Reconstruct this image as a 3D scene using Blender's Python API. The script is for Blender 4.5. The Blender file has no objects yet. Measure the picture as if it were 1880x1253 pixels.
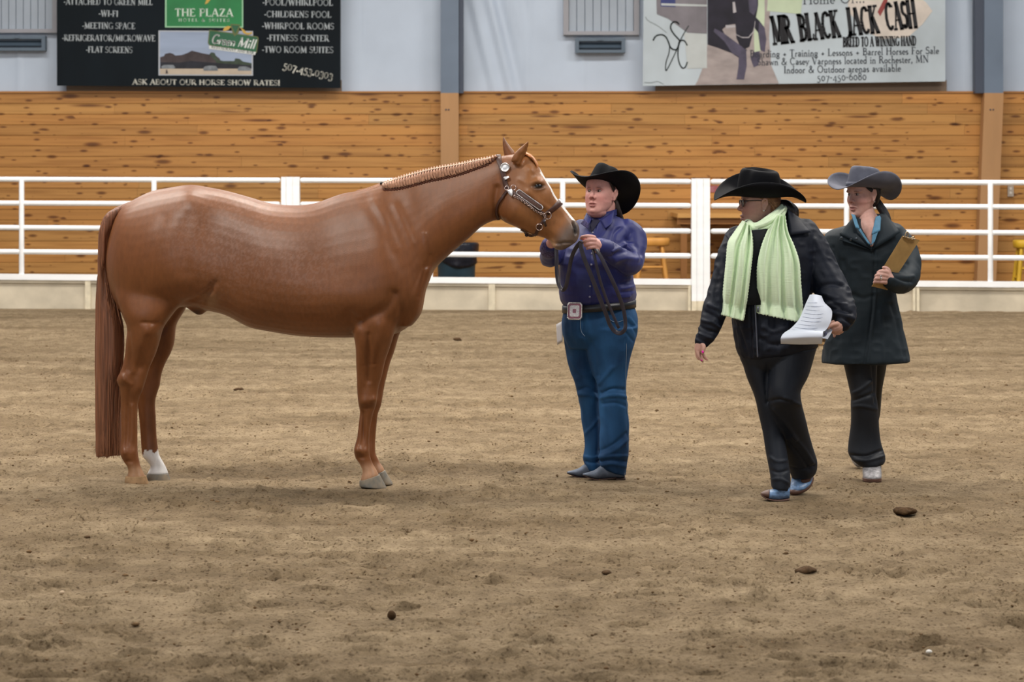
import bpy, math, random
import numpy as np
from mathutils import Vector, Matrix
from mathutils.bvhtree import BVHTree

# ---------------------------------------------------------------- camera, world, lights
SC = bpy.context.scene
COL = SC.collection
F = 1880 * 100 / 36.0          # focal length in photograph pixels
CAMH, HORIZON = 1.54, 330.0    # camera height, row of the horizon
cam_data = bpy.data.cameras.new('camera')
cam_data.lens = 100
cam_data.sensor_width = 36
cam_data.shift_y = -(626.5 - HORIZON) / 1880
cam_data.clip_end = 200
cam_data.dof.use_dof = True
cam_data.dof.focus_distance = 14.2
cam_data.dof.aperture_fstop = 7.0
cam = bpy.data.objects.new('camera', cam_data)
cam.location = (0, 0, CAMH)
cam.rotation_euler = (math.radians(90), 0, 0)
COL.objects.link(cam)
SC.camera = cam

world = bpy.data.worlds.new('arena_ambient')
SC.world = world
world.use_nodes = True
bg = world.node_tree.nodes['Background']
bg.inputs[0].default_value = (0.80, 0.87, 1.0, 1)
bg.inputs[1].default_value = 0.24

def area(name, loc, rot, sx, sy, power, col):
    d = bpy.data.lights.new(name, 'AREA')
    d.shape = 'RECTANGLE'
    d.size, d.size_y = sx, sy
    d.energy = power
    d.color = col
    o = bpy.data.objects.new(name, d)
    o.location = loc
    o.rotation_euler = rot
    COL.objects.link(o)
    return o

# the arena's rows of roof lamps
for x, y, p in [(-7, 18.5, 900), (0, 18.5, 900), (7, 18.5, 900), (-7, 29, 700), (0, 29.5, 560), (7, 29, 700), (-6, 9.5, 820), (6, 9.5, 820)]:
    area('arena_lamp', (x, y, 9.0), (0, 0, 0), 4.5, 1.6, p, (1.0, 0.94, 0.86))
# added fill light from behind the camera, brightens the fronts of horse and people
area('front_fill', (-7, -6, 4.0), (math.radians(80), 0, math.radians(-14)), 9, 5, 430, (0.86, 0.93, 1.0))

SC.view_settings.view_transform = 'Standard'
SC.view_settings.look = 'None'
SC.view_settings.gamma = 1
SC.view_settings.use_curve_mapping = False
SC.view_settings.exposure = 0.0

# ---------------------------------------------------------------- helpers
RNG = random.Random(7)
NPR = np.random.RandomState(11)

def P(px, py, Y):
    """the point of the place at depth Y that the photograph shows at px, py"""
    return Vector(((px - 940) * Y / F, Y, CAMH - (py - HORIZON) * Y / F))

def pix(co):
    s = F / co[:, 1]
    return 940 + co[:, 0] * s, HORIZON + (CAMH - co[:, 2]) * s

def ground_depth(py):
    return CAMH * F / (py - HORIZON)

class MB:
    def __init__(self):
        self.v, self.f, self.m = [], [], []
    def add(self, vs, fs, mi=0):
        b = len(self.v)
        self.v.extend([tuple(map(float, p)) for p in vs])
        for q in fs:
            self.f.append(tuple(b + i for i in q))
            self.m.append(mi)
    def box(self, x0, x1, y0, y1, z0, z1, mi=0):
        vs = [(x, y, z) for x in (x0, x1) for y in (y0, y1) for z in (z0, z1)]
        self.add(vs, [(0, 1, 3, 2), (4, 6, 7, 5), (0, 4, 5, 1), (2, 3, 7, 6), (0, 2, 6, 4), (1, 5, 7, 3)], mi)
    def rings(self, R, cap=True, mi=0, closed=True):
        n, k = len(R), len(R[0])
        vs = [p for r in R for p in r]
        fs = []
        for i in range(n - 1):
            for j in range(k if closed else k - 1):
                a, b = i * k + j, i * k + (j + 1) % k
                fs.append((a, b, b + k, a + k))
        if cap:
            c0, c1 = len(vs), len(vs) + 1
            vs = vs + [np.mean(np.array([tuple(p) for p in R[0]]), axis=0), np.mean(np.array([tuple(p) for p in R[-1]]), axis=0)]
            for j in range(k):
                fs.append((c0, (j + 1) % k, j))
                fs.append((c1, (n - 1) * k + j, (n - 1) * k + (j + 1) % k))
        self.add(vs, fs, mi)
    def tube(self, pts, rad, n=12, mi=0, caps=True, sub=3, flat=1.0, up=None):
        """round tube through world points with a radius per point and rounded ends"""
        pts = np.array([tuple(p) for p in pts], float)
        rad = np.array(rad if hasattr(rad, '__len__') else [rad] * len(pts), float)
        if sub > 1 and len(pts) > 2:
            arr = spline(np.column_stack([pts, rad]), sub)
            pts, rad = arr[:, :3], arr[:, 3]
        tg = np.gradient(pts, axis=0)
        tg /= np.linalg.norm(tg, axis=1)[:, None] + 1e-12
        ref = np.array(up if up is not None else (0, 0, 1.0))
        if abs(np.dot(tg[0], ref)) > .95:
            ref = np.array((0, 1.0, 0))
        R = []
        u = np.cross(tg[0], ref); u /= np.linalg.norm(u)
        frames = []
        for i in range(len(pts)):
            u = u - tg[i] * np.dot(u, tg[i]); u /= np.linalg.norm(u) + 1e-12
            w = np.cross(tg[i], u)
            frames.append((u.copy(), w))
        th = np.linspace(0, 2 * math.pi, n, endpoint=False)
        def ring(c, r, fr):
            return [c + r * (math.cos(a) * fr[0] + flat * math.sin(a) * fr[1]) for a in th]
        if caps:
            for a in (80, 55, 28):
                a = math.radians(a)
                R.append(ring(pts[0] - tg[0] * rad[0] * math.sin(a), rad[0] * math.cos(a), frames[0]))
        for i in range(len(pts)):
            R.append(ring(pts[i], rad[i], frames[i]))
        if caps:
            for a in (28, 55, 80):
                a = math.radians(a)
                R.append(ring(pts[-1] + tg[-1] * rad[-1] * math.sin(a), rad[-1] * math.cos(a), frames[-1]))
        self.rings(R, True, mi)
    def ball(self, c, r, n=12, mi=0, axes=None):
        """ellipsoid; r = three radii along axes"""
        r = (r, r, r) if not hasattr(r, '__len__') else r
        A = np.eye(3) if axes is None else np.array([tuple(a) for a in axes])
        c = np.array(tuple(c))
        R = []
        for i in range(1, n):
            ph = math.pi * i / n
            R.append([c + A[0] * r[0] * math.sin(ph) * math.cos(t) + A[1] * r[1] * math.sin(ph) * math.sin(t) + A[2] * r[2] * math.cos(ph)
                      for t in np.linspace(0, 2 * math.pi, 2 * n, endpoint=False)])
        self.rings(R, True, mi)
    def ribbon(self, pts, nrm, width, thick, mi=0):
        """flat strap of rectangular section through pts, facing nrm"""
        pts = [np.array(tuple(p)) for p in pts]
        nrm = [np.array(tuple(p)) for p in nrm]
        tg = np.gradient(np.array(pts), axis=0)
        R = []
        for i, p in enumerate(pts):
            t = tg[i] / (np.linalg.norm(tg[i]) + 1e-12)
            nn = nrm[i] - t * np.dot(nrm[i], t); nn /= np.linalg.norm(nn) + 1e-12
            s = np.cross(t, nn)
            w = width[i] if hasattr(width, '__len__') else width
            R.append([p + s * w / 2 * a + nn * thick / 2 * b for a, b in ((-1, -.6), (-1, .6), (-.9, 1), (.9, 1), (1, .6), (1, -.6), (.9, -1), (-.9, -1))])
        self.rings(R, True, mi)

def spline(A, sub):
    """Catmull-Rom resampling of the rows of A"""
    A = np.asarray(A, float)
    n = len(A)
    out = []
    for i in range(n - 1):
        p0, p1, p2, p3 = A[max(i - 1, 0)], A[i], A[i + 1], A[min(i + 2, n - 1)]
        for k in range(sub):
            t = k / sub
            out.append(.5 * ((2 * p1) + (p2 - p0) * t + (2 * p0 - 5 * p1 + 4 * p2 - p3) * t * t + (3 * p1 - p0 - 3 * p2 + p3) * t ** 3))
    out.append(A[-1])
    return np.array(out)

def loft(mb, st, n=28, sub=4, mi=0, cap=True):
    """st rows: ax, ay, bx, by (the two outline points in photograph pixels), half thickness in m, depth Y, exponent, bias"""
    rows = []
    for s in st:
        s = list(s)
        while len(s) < 8:
            s.append((2.0, 0.0)[len(s) - 6])
        rows.append(s)
    A = spline(rows, sub)
    R = []
    for ax, ay, bx, by, w, Y, e, b in A:
        r = []
        for j in range(n):
            th = 2 * math.pi * j / n
            c, s = math.cos(th), math.sin(th)
            cc = math.copysign(abs(c) ** (2 / e), c)
            ss = math.copysign(abs(s) ** (2 / e), s)
            px, py = (ax + bx) / 2 + (ax - bx) / 2 * cc, (ay + by) / 2 + (ay - by) / 2 * cc
            p = P(px, py, Y)
            r.append((p.x, Y - max(w, .001) * ss * (1 + b * cc), p.z))
        R.append(r)
    mb.rings(R, cap, mi)

ORIGIN = {}
def link(o, parent=None):
    COL.objects.link(o)
    if parent is not None:
        o.parent = parent
        ORIGIN[o.name] = ORIGIN[parent.name]
    return o

def root(name, loc, label, category, group=None):
    o = bpy.data.objects.new(name, None)
    o.empty_display_size = .2
    o.location = loc
    COL.objects.link(o)
    ORIGIN[o.name] = np.array(tuple(loc))
    tag(o, label, category, group)
    return o

def tag(o, label=None, category=None, group=None, kind=None):
    if label: o['label'] = label
    if category: o['category'] = category
    if group: o['group'] = group
    if kind: o['kind'] = kind
    return o

def mesh_from(name, mb, mats, smooth=True):
    me = bpy.data.meshes.new(name)
    me.from_pydata(mb.v, [], mb.f)
    for m in (mats if isinstance(mats, (list, tuple)) else [mats]):
        me.materials.append(m)
    if any(mb.m):
        me.polygons.foreach_set('material_index', mb.m)
    if smooth:
        me.polygons.foreach_set('use_smooth', [True] * len(me.polygons))
    me.update()
    return me

def make(name, src, mats=None, parent=None, smooth=True, label=None):
    """one mesh object from world coordinates, under parent when it is a part"""
    me = mesh_from(name, src, mats, smooth) if isinstance(src, MB) else src
    if not isinstance(src, MB) and mats is not None:
        me.materials.clear()
        for m in (mats if isinstance(mats, (list, tuple)) else [mats]):
            me.materials.append(m)
    o = bpy.data.objects.new(name, me)
    link(o, parent)
    if parent is not None:
        me.transform(Matrix.Translation(Vector(-ORIGIN[parent.name])))
    if label: o['label'] = label
    return o

def recenter(o):
    """put the origin of a one-mesh thing at the middle of its base"""
    co = get_co(o.data)
    c = Vector(((co[:, 0].min() + co[:, 0].max()) / 2, (co[:, 1].min() + co[:, 1].max()) / 2, co[:, 2].min()))
    o.data.transform(Matrix.Translation(-c))
    o.location = c
    ORIGIN[o.name] = np.array(tuple(c))
    return o

def get_co(me):
    a = np.empty(len(me.vertices) * 3)
    me.vertices.foreach_get('co', a)
    return a.reshape(-1, 3)

def set_co(me, co):
    me.vertices.foreach_set('co', np.ascontiguousarray(co, dtype=float).ravel())
    me.update()

def normals(me):
    a = np.empty(len(me.vertices) * 3, dtype=np.float32)
    me.vertex_normals.foreach_get('vector', a)
    return a.reshape(-1, 3).astype(float)

def relax(me, it, lam=.5):
    co = get_co(me)
    e = np.empty(len(me.edges) * 2, dtype=np.int64)
    me.edges.foreach_get('vertices', e)
    e = e.reshape(-1, 2)
    n = len(co)
    deg = np.bincount(e.ravel(), minlength=n).astype(float)
    deg[deg == 0] = 1
    for k in range(it):
        s = np.zeros_like(co)
        for c in range(3):
            s[:, c] = np.bincount(e[:, 0], co[e[:, 1], c], n) + np.bincount(e[:, 1], co[e[:, 0], c], n)
        l = lam if k % 2 == 0 else -lam * .94
        co = co + l * (s / deg[:, None] - co)
    set_co(me, co)

def relax_region(me, cx, cy, rx, ry, it, Ymax=1e9):
    """smooth only round one pixel of the photograph"""
    co = get_co(me)
    x, y = pix(co)
    w = np.exp(-((x - cx) / rx) ** 4 - ((y - cy) / ry) ** 4) * (co[:, 1] < Ymax)
    e = np.empty(len(me.edges) * 2, dtype=np.int64)
    me.edges.foreach_get('vertices', e)
    e = e.reshape(-1, 2)
    n = len(co)
    deg = np.maximum(np.bincount(e.ravel(), minlength=n), 1).astype(float)
    for k in range(it):
        s = np.zeros_like(co)
        for c in range(3):
            s[:, c] = np.bincount(e[:, 0], co[e[:, 1], c], n) + np.bincount(e[:, 1], co[e[:, 0], c], n)
        co = co + (.6 * w)[:, None] * (s / deg[:, None] - co)
    set_co(me, co)

def skin(name, mb, voxel, it=4):
    """melt overlapping shapes into one continuous surface"""
    me = mesh_from(name + '_rough', mb, [])
    o = bpy.data.objects.new(name + '_rough', me)
    COL.objects.link(o)
    m = o.modifiers.new('r', 'REMESH')
    m.mode = 'VOXEL'
    m.voxel_size = voxel
    m.use_smooth_shade = True
    dg = bpy.context.evaluated_depsgraph_get()
    dg.update()
    out = bpy.data.meshes.new_from_object(o.evaluated_get(dg))
    out.name = name
    bpy.data.objects.remove(o)
    bpy.data.meshes.remove(me)
    relax(out, it)
    out.polygons.foreach_set('use_smooth', [True] * len(out.polygons))
    out.update()
    return out

def seg_dist(x, y, pts):
    d = np.full(len(x), 1e9)
    for (x0, y0), (x1, y1) in zip(pts[:-1], pts[1:]):
        dx, dy = x1 - x0, y1 - y0
        t = np.clip(((x - x0) * dx + (y - y0) * dy) / (dx * dx + dy * dy + 1e-9), 0, 1)
        d = np.minimum(d, np.hypot(x - x0 - t * dx, y - y0 - t * dy))
    return d

def sculpt(me, strokes, far=False):
    """strokes: (polyline of photograph pixels, width in px, height in m); pressed into or raised from the side turned to the arena's front"""
    co, nr = get_co(me), normals(me)
    x, y = pix(co)
    face = np.clip((-nr[:, 1] if not far else nr[:, 1]) * 1.6, 0, 1)
    disp = np.zeros(len(co))
    for pts, w, h in strokes:
        if len(pts) == 1:
            pts = [pts[0], (pts[0][0] + .01, pts[0][1])]
        pts = spline(np.array(pts, float), 4) if len(pts) > 2 else np.array(pts, float)
        xs, ys = pts[:, 0], pts[:, 1]
        m = (x > xs.min() - 3 * w) & (x < xs.max() + 3 * w) & (y > ys.min() - 3 * w) & (y < ys.max() + 3 * w)
        if m.any():
            d = seg_dist(x[m], y[m], pts)
            disp[m] += h * np.exp(-(d / w) ** 2)
    set_co(me, co + nr * (disp * face)[:, None])

def blob(me, blobs):
    """blobs: cx, cy, rx, ry, angle in degrees, height in m - broad swellings and hollows on the near side"""
    co, nr = get_co(me), normals(me)
    x, y = pix(co)
    face = np.clip(-nr[:, 1] * 1.6, 0, 1)
    disp = np.zeros(len(co))
    for cx, cy, rx, ry, a, h in blobs:
        a = math.radians(a)
        u = (x - cx) * math.cos(a) + (y - cy) * math.sin(a)
        v = -(x - cx) * math.sin(a) + (y - cy) * math.cos(a)
        disp += h * np.exp(-(u / rx) ** 2 - (v / ry) ** 2)
    set_co(me, co + nr * (disp * face)[:, None])

_LAT = NPR.rand(64, 64, 64)
def noise3(x, y, z):
    """smooth value noise 0..1 on numpy arrays"""
    xi, yi, zi = np.floor(x).astype(int), np.floor(y).astype(int), np.floor(z).astype(int)
    fx, fy, fz = x - xi, y - yi, z - zi
    fx, fy, fz = fx * fx * (3 - 2 * fx), fy * fy * (3 - 2 * fy), fz * fz * (3 - 2 * fz)
    L = lambda a, b, c: _LAT[(xi + a) & 63, (yi + b) & 63, (zi + c) & 63]
    return (((L(0, 0, 0) * (1 - fx) + L(1, 0, 0) * fx) * (1 - fy) + (L(0, 1, 0) * (1 - fx) + L(1, 1, 0) * fx) * fy) * (1 - fz)
            + ((L(0, 0, 1) * (1 - fx) + L(1, 0, 1) * fx) * (1 - fy) + (L(0, 1, 1) * (1 - fx) + L(1, 1, 1) * fx) * fy) * fz)

def ruffle(me, amp, sx, sy, sz, seed=0, ridged=False):
    """cloth wrinkles: displace along the normal by noise of the given frequencies"""
    co, nr = get_co(me), normals(me)
    n = noise3(co[:, 0] * sx + seed * 7.3, co[:, 1] * sy + seed * 3.1, co[:, 2] * sz + seed * 5.7) - .5
    if ridged:
        n = .35 - np.abs(n) * 1.6
    set_co(me, co + nr * (amp * n)[:, None])

def paint(me, col, name='Col'):
    at = me.attributes.get(name) or me.color_attributes.new(name, 'FLOAT_COLOR', 'POINT')
    c = np.ones((len(me.vertices), 4), dtype=np.float32)
    c[:, :3] = col
    at.data.foreach_set('color', c.ravel())

# ---------------------------------------------------------------- materials
def s2l(r, g, b):
    f = lambda c: (c / 12.92 if c <= .04045 else ((c + .055) / 1.055) ** 2.4)
    return tuple(f(c / 255.0) for c in (r, g, b))

def mat(name, col, rough=.6, spec=.4, var=.0, vscale=6, stretch=(1, 1, 1), bump=0, bscale=60, bstretch=(1, 1, 1), metal=0, sheen=0, attr=False, coat=0, col2=None):
    """plain surface with noise in its own colour and relief"""
    m = bpy.data.materials.new(name)
    m.use_nodes = True
    N, L = m.node_tree.nodes, m.node_tree.links
    b = N['Principled BSDF']
    b.inputs['Roughness'].default_value = rough
    b.inputs['Specular IOR Level'].default_value = spec
    b.inputs['Metallic'].default_value = metal
    b.inputs['Coat Weight'].default_value = coat
    if sheen:
        b.inputs['Sheen Weight'].default_value = sheen
        b.inputs['Sheen Roughness'].default_value = .45
    tc = N.new('ShaderNodeTexCoord')
    def noise(scale, st, detail=4):
        mp = N.new('ShaderNodeMapping')
        mp.inputs['Scale'].default_value = st
        L.new(tc.outputs['Object'], mp.inputs['Vector'])
        n = N.new('ShaderNodeTexNoise')
        n.inputs['Scale'].default_value = scale
        n.inputs['Detail'].default_value = detail
        L.new(mp.outputs[0], n.inputs['Vector'])
        return n.outputs['Fac']
    base = None
    if attr:
        a = N.new('ShaderNodeAttribute')
        a.attribute_name = 'Col'
        base = a.outputs['Color']
    if var or col2:
        fac = noise(vscale, stretch)
        mx = N.new('ShaderNodeMix')
        mx.data_type = 'RGBA'
        r = N.new('ShaderNodeMapRange')
        r.inputs[1].default_value, r.inputs[2].default_value = .32, .68
        L.new(fac, r.inputs[0])
        L.new(r.outputs[0], mx.inputs['Factor'])
        if base is not None:
            mx.blend_type = 'MULTIPLY'
            mx.inputs['B'].default_value = (1 - var, 1 - var, 1 - var, 1)
            L.new(base, mx.inputs['A'])
        else:
            mx.inputs['A'].default_value = (*[min(1, c * (1 + var)) for c in col], 1)
            mx.inputs['B'].default_value = (*(col2 or [c * (1 - var) for c in col]), 1)
        base = mx.outputs['Result']
    if base is not None:
        L.new(base, b.inputs['Base Color'])
    else:
        b.inputs['Base Color'].default_value = (*col, 1)
    if bump:
        bp = N.new('ShaderNodeBump')
        bp.inputs['Strength'].default_value = 1
        bp.inputs['Distance'].default_value = bump
        L.new(noise(bscale, bstretch, 3), bp.inputs['Height'])
        L.new(bp.outputs[0], b.inputs['Normal'])
    return m
# ---------------------------------------------------------------- the arena: floor, walls, columns
def floor_height(x, y):
    h = np.zeros_like(x)
    for i, (wl, am) in enumerate([(1.7, .012), (.6, .012), (.24, .014), (.1, .013), (.045, .009)]):
        h += am * (noise3(x / wl + 9.1 * i, y / (wl * .8) + 3.7 * i, x * 0 + 1.7 * i) - .5)
    return h

# hoof and boot prints: x, y, radius, depth
PRINTS = []
for i in range(4200):
    y = 7 + 27 * RNG.random() ** 1.15
    x = (RNG.random() * 2 - 1) * (.21 * y + 1.2)
    PRINTS.append((x, y, RNG.uniform(.035, .10), RNG.uniform(.010, .032)))
FEET = [(245, 14.45, .22), (290, 14.60, .22), (684, 14.21, .22), (700, 14.34, .22), (1110, 14.60, .30), (1075, 14.7, .22), (1425, 13.66, .22), (1470, 13.95, .2), (1600, 14.56, .2), (1572, 15.2, .18), (195, 14.7, .2)]

rows = [6.2]
while rows[-1] < 33.0:
    rows.append(rows[-1] + min(1.5 * rows[-1] ** 2 / (CAMH * F), .12))
rows += [33.6, 34.5, 36, 39]
rows = np.array(rows)
NC = 900
u = np.linspace(-1, 1, NC)
Yg = np.repeat(rows, NC)
Xg = (np.outer(.20 * rows + 1.1, u) + np.outer(np.ones(len(rows)), 12 * np.sign(u) * np.clip(np.abs(u) - .97, 0, 1) / .03)).ravel()
Zg = floor_height(Xg, Yg)
for (x, y, r, d) in PRINTS:
    i0, i1 = np.searchsorted(rows, y - 2.6 * r), np.searchsorted(rows, y + 2.6 * r)
    sl = slice(i0 * NC, i1 * NC)
    xs, ys = Xg[sl], Yg[sl]
    m = np.abs(xs - x) < 2.6 * r
    if m.any():
        q = ((xs[m] - x) ** 2 + ((ys[m] - y) * 1.5) ** 2) / r ** 2
        idx = np.nonzero(m)[0] + sl.start
        Zg[idx] += -d * np.exp(-q ** 1.5) + .55 * d * np.exp(-(np.sqrt(q) - 1.35) ** 2 / .09)
flat = np.ones_like(Zg)
for px, Y, r in FEET:
    c = P(px, 0, Y)
    q = ((Xg - c.x) ** 2 + (Yg - Y) ** 2) / r ** 2
    flat *= 1 - np.exp(-q ** 2)
Zg = Zg * (.15 + .85 * flat)
Zg[Yg > 33.2] = 0
nr_, fl = len(rows), MB()
ii, jj = np.meshgrid(np.arange(nr_ - 1), np.arange(NC - 1), indexing='ij')
a = (ii * NC + jj).ravel()
me = bpy.data.meshes.new('floor')
nq = len(a)
me.vertices.add(len(Xg))
me.vertices.foreach_set('co', np.column_stack([Xg, Yg, Zg]).astype(float).ravel())
me.loops.add(nq * 4)
me.loops.foreach_set('vertex_index', np.column_stack([a, a + 1, a + NC + 1, a + NC]).ravel().astype(np.int32))
me.polygons.add(nq)
me.polygons.foreach_set('loop_start', np.arange(0, nq * 4, 4, dtype=np.int32))
me.polygons.foreach_set('use_smooth', [True] * nq)
me.update(calc_edges=True)

def dirt_material():
    m = bpy.data.materials.new('arena_dirt')
    m.use_nodes = True
    N, L = m.node_tree.nodes, m.node_tree.links
    b = N['Principled BSDF']
    b.inputs['Roughness'].default_value = .95
    b.inputs['Specular IOR Level'].default_value = .12
    tc = N.new('ShaderNodeTexCoord')
    def nz(scale, st, det=5, rough=.6):
        mp = N.new('ShaderNodeMapping'); mp.inputs['Scale'].default_value = st
        L.new(tc.outputs['Object'], mp.inputs[0])
        n = N.new('ShaderNodeTexNoise'); n.inputs['Scale'].default_value = scale
        n.inputs['Detail'].default_value = det; n.inputs['Roughness'].default_value = rough
        L.new(mp.outputs[0], n.inputs['Vector'])
        return n.outputs['Fac']
    def ramp(f, lo, hi, a, c):
        r = N.new('ShaderNodeValToRGB')
        r.color_ramp.elements[0].position, r.color_ramp.elements[1].position = lo, hi
        r.color_ramp.elements[0].color, r.color_ramp.elements[1].color = (*a, 1), (*c, 1)
        L.new(f, r.inputs[0])
        return r.outputs[0]
    def mix(a, c, f, bt='MIX'):
        x = N.new('ShaderNodeMix'); x.data_type = 'RGBA'; x.blend_type = bt
        L.new(a, x.inputs['A']); L.new(c, x.inputs['B'])
        if hasattr(f, 'links'): L.new(f, x.inputs['Factor'])
        else: x.inputs['Factor'].default_value = f
        return x.outputs['Result']
    c = ramp(nz(1.3, (.4, 1, 1)), .36, .66, (.315, .228, .134), (.50, .378, .236))
    c = mix(c, ramp(nz(7, (1, .6, 1), 6, .7), .35, .65, (.52, .50, .47), (1.0, 1.0, 1.0)), .85, 'MULTIPLY')
    c = mix(c, ramp(nz(70, (1, .7, 1), 3), .33, .47, (.35, .31, .27), (1, 1, 1)), .9, 'MULTIPLY')
    c = mix(c, ramp(nz(13, (.6, 1, 1), 4, .6), .62, .76, (0, 0, 0), (.10, .085, .062)), 1.0, 'ADD')
    L.new(c, b.inputs['Base Color'])
    bp = N.new('ShaderNodeBump'); bp.inputs['Distance'].default_value = .034
    L.new(nz(42, (1, 1, 1), 6, .75), bp.inputs['Height'])
    L.new(bp.outputs[0], b.inputs['Normal'])
    return m

DIRT = dirt_material()
me.materials.append(DIRT)
floor = bpy.data.objects.new('floor', me)
link(floor)
tag(floor, 'tan arena dirt floor pitted with hoof and boot prints', kind='structure')

# loose crumbs of dirt that nobody could count
mb = MB()
for i in range(8000):
    y = 7 + 22 * RNG.random() ** 1.3
    x = (RNG.random() * 2 - 1) * (.2 * y + .8)
    r = RNG.uniform(.002, .0055) * (1.9 if RNG.random() < .05 else 1)
    z = float(floor_height(np.array([x]), np.array([y]))[0])
    a0 = RNG.random() * 6
    n = 6
    q = [(x + r * RNG.uniform(1.0, 1.9) * math.cos(a0 + k * 1.047), y + r * RNG.uniform(.8, 1.5) * math.sin(a0 + k * 1.047), z + r * RNG.uniform(-.1, .25)) for k in range(n)]
    q2 = [(x + r * RNG.uniform(.4, 1.0) * math.cos(a0 + k * 1.047), y + r * RNG.uniform(.4, .9) * math.sin(a0 + k * 1.047), z + r * RNG.uniform(.45, .9)) for k in range(n)]
    mb.add(q + q2 + [(x, y, z - r)], [(k, (k + 1) % n, n + (k + 1) % n, n + k) for k in range(n)] + [tuple(range(n, 2 * n))] + [((k + 1) % n, k, 2 * n) for k in range(n)])
crumbs = make('dirt_crumbs', mb, mat('dirt_crumb', s2l(104, 82, 58), .95, .1, .45, 3), smooth=True)
tag(crumbs, 'dark loose crumbs of dirt scattered over the arena floor', 'dirt', kind='stuff')

# separate clods
CLOD = mat('clod', s2l(74, 56, 38), .95, .1, .3, 30, bump=.01, bscale=60)
def clod(px, py, w, h, label, m=None):
    Y = ground_depth(py)
    c = P(px, py, Y)
    k = Y / F
    mb = MB()
    mb.ball((c.x, c.y, c.z + h * k * .45), (w * k / 2, w * k * .5, h * k * .62), 9)
    o = make('dirt_clod', mb, m or CLOD)
    co = get_co(o.data)
    n = noise3(co[:, 0] * 40, co[:, 1] * 40, co[:, 2] * 40)
    ctr = co.mean(axis=0)
    co = ctr + (co - ctr) * (.55 + .9 * n)[:, None]
    set_co(o.data, co)
    recenter(o)
    return tag(o, label, 'clod', 'clods of dirt on the arena floor')
clod(1660, 945, 42, 12, 'wide dark clod of dirt in front of the person with the clipboard')
clod(1478, 1054, 40, 11, 'dark pointed clod of dirt on bare ground below the green scarf')
clod(718, 1136, 16, 14, 'small dark clod stuck upright in the dirt in front of the horse')
clod(160, 990, 13, 6, 'dark round crumb of dirt below the horse tail')
clod(1112, 1056, 20, 8, 'flat brown clod of dirt below the boots of the person in jeans')
clod(440, 718, 18, 5, 'thin dark clod lying behind the horse under its belly')
clod(840, 627, 14, 6, 'dark sliver of dirt behind the horse chest near the kerb')
WHITE_CHIP = mat('white_chip', (.75, .73, .68), .8)
o = clod(1706, 1201, 13, 7, 'tiny white chip lying alone on the dirt', WHITE_CHIP)
o.name = 'white_chip'; o['group'] = 'white chips in the dirt'; o['category'] = 'chip'
o = clod(114, 1092, 9, 6, 'pale pebble lying on the dirt below the horse tail', mat('pale_pebble', s2l(186, 164, 136), .9))
o.name = 'pale_pebble'; o['group'] = 'white chips in the dirt'; o['category'] = 'pebble'

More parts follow.
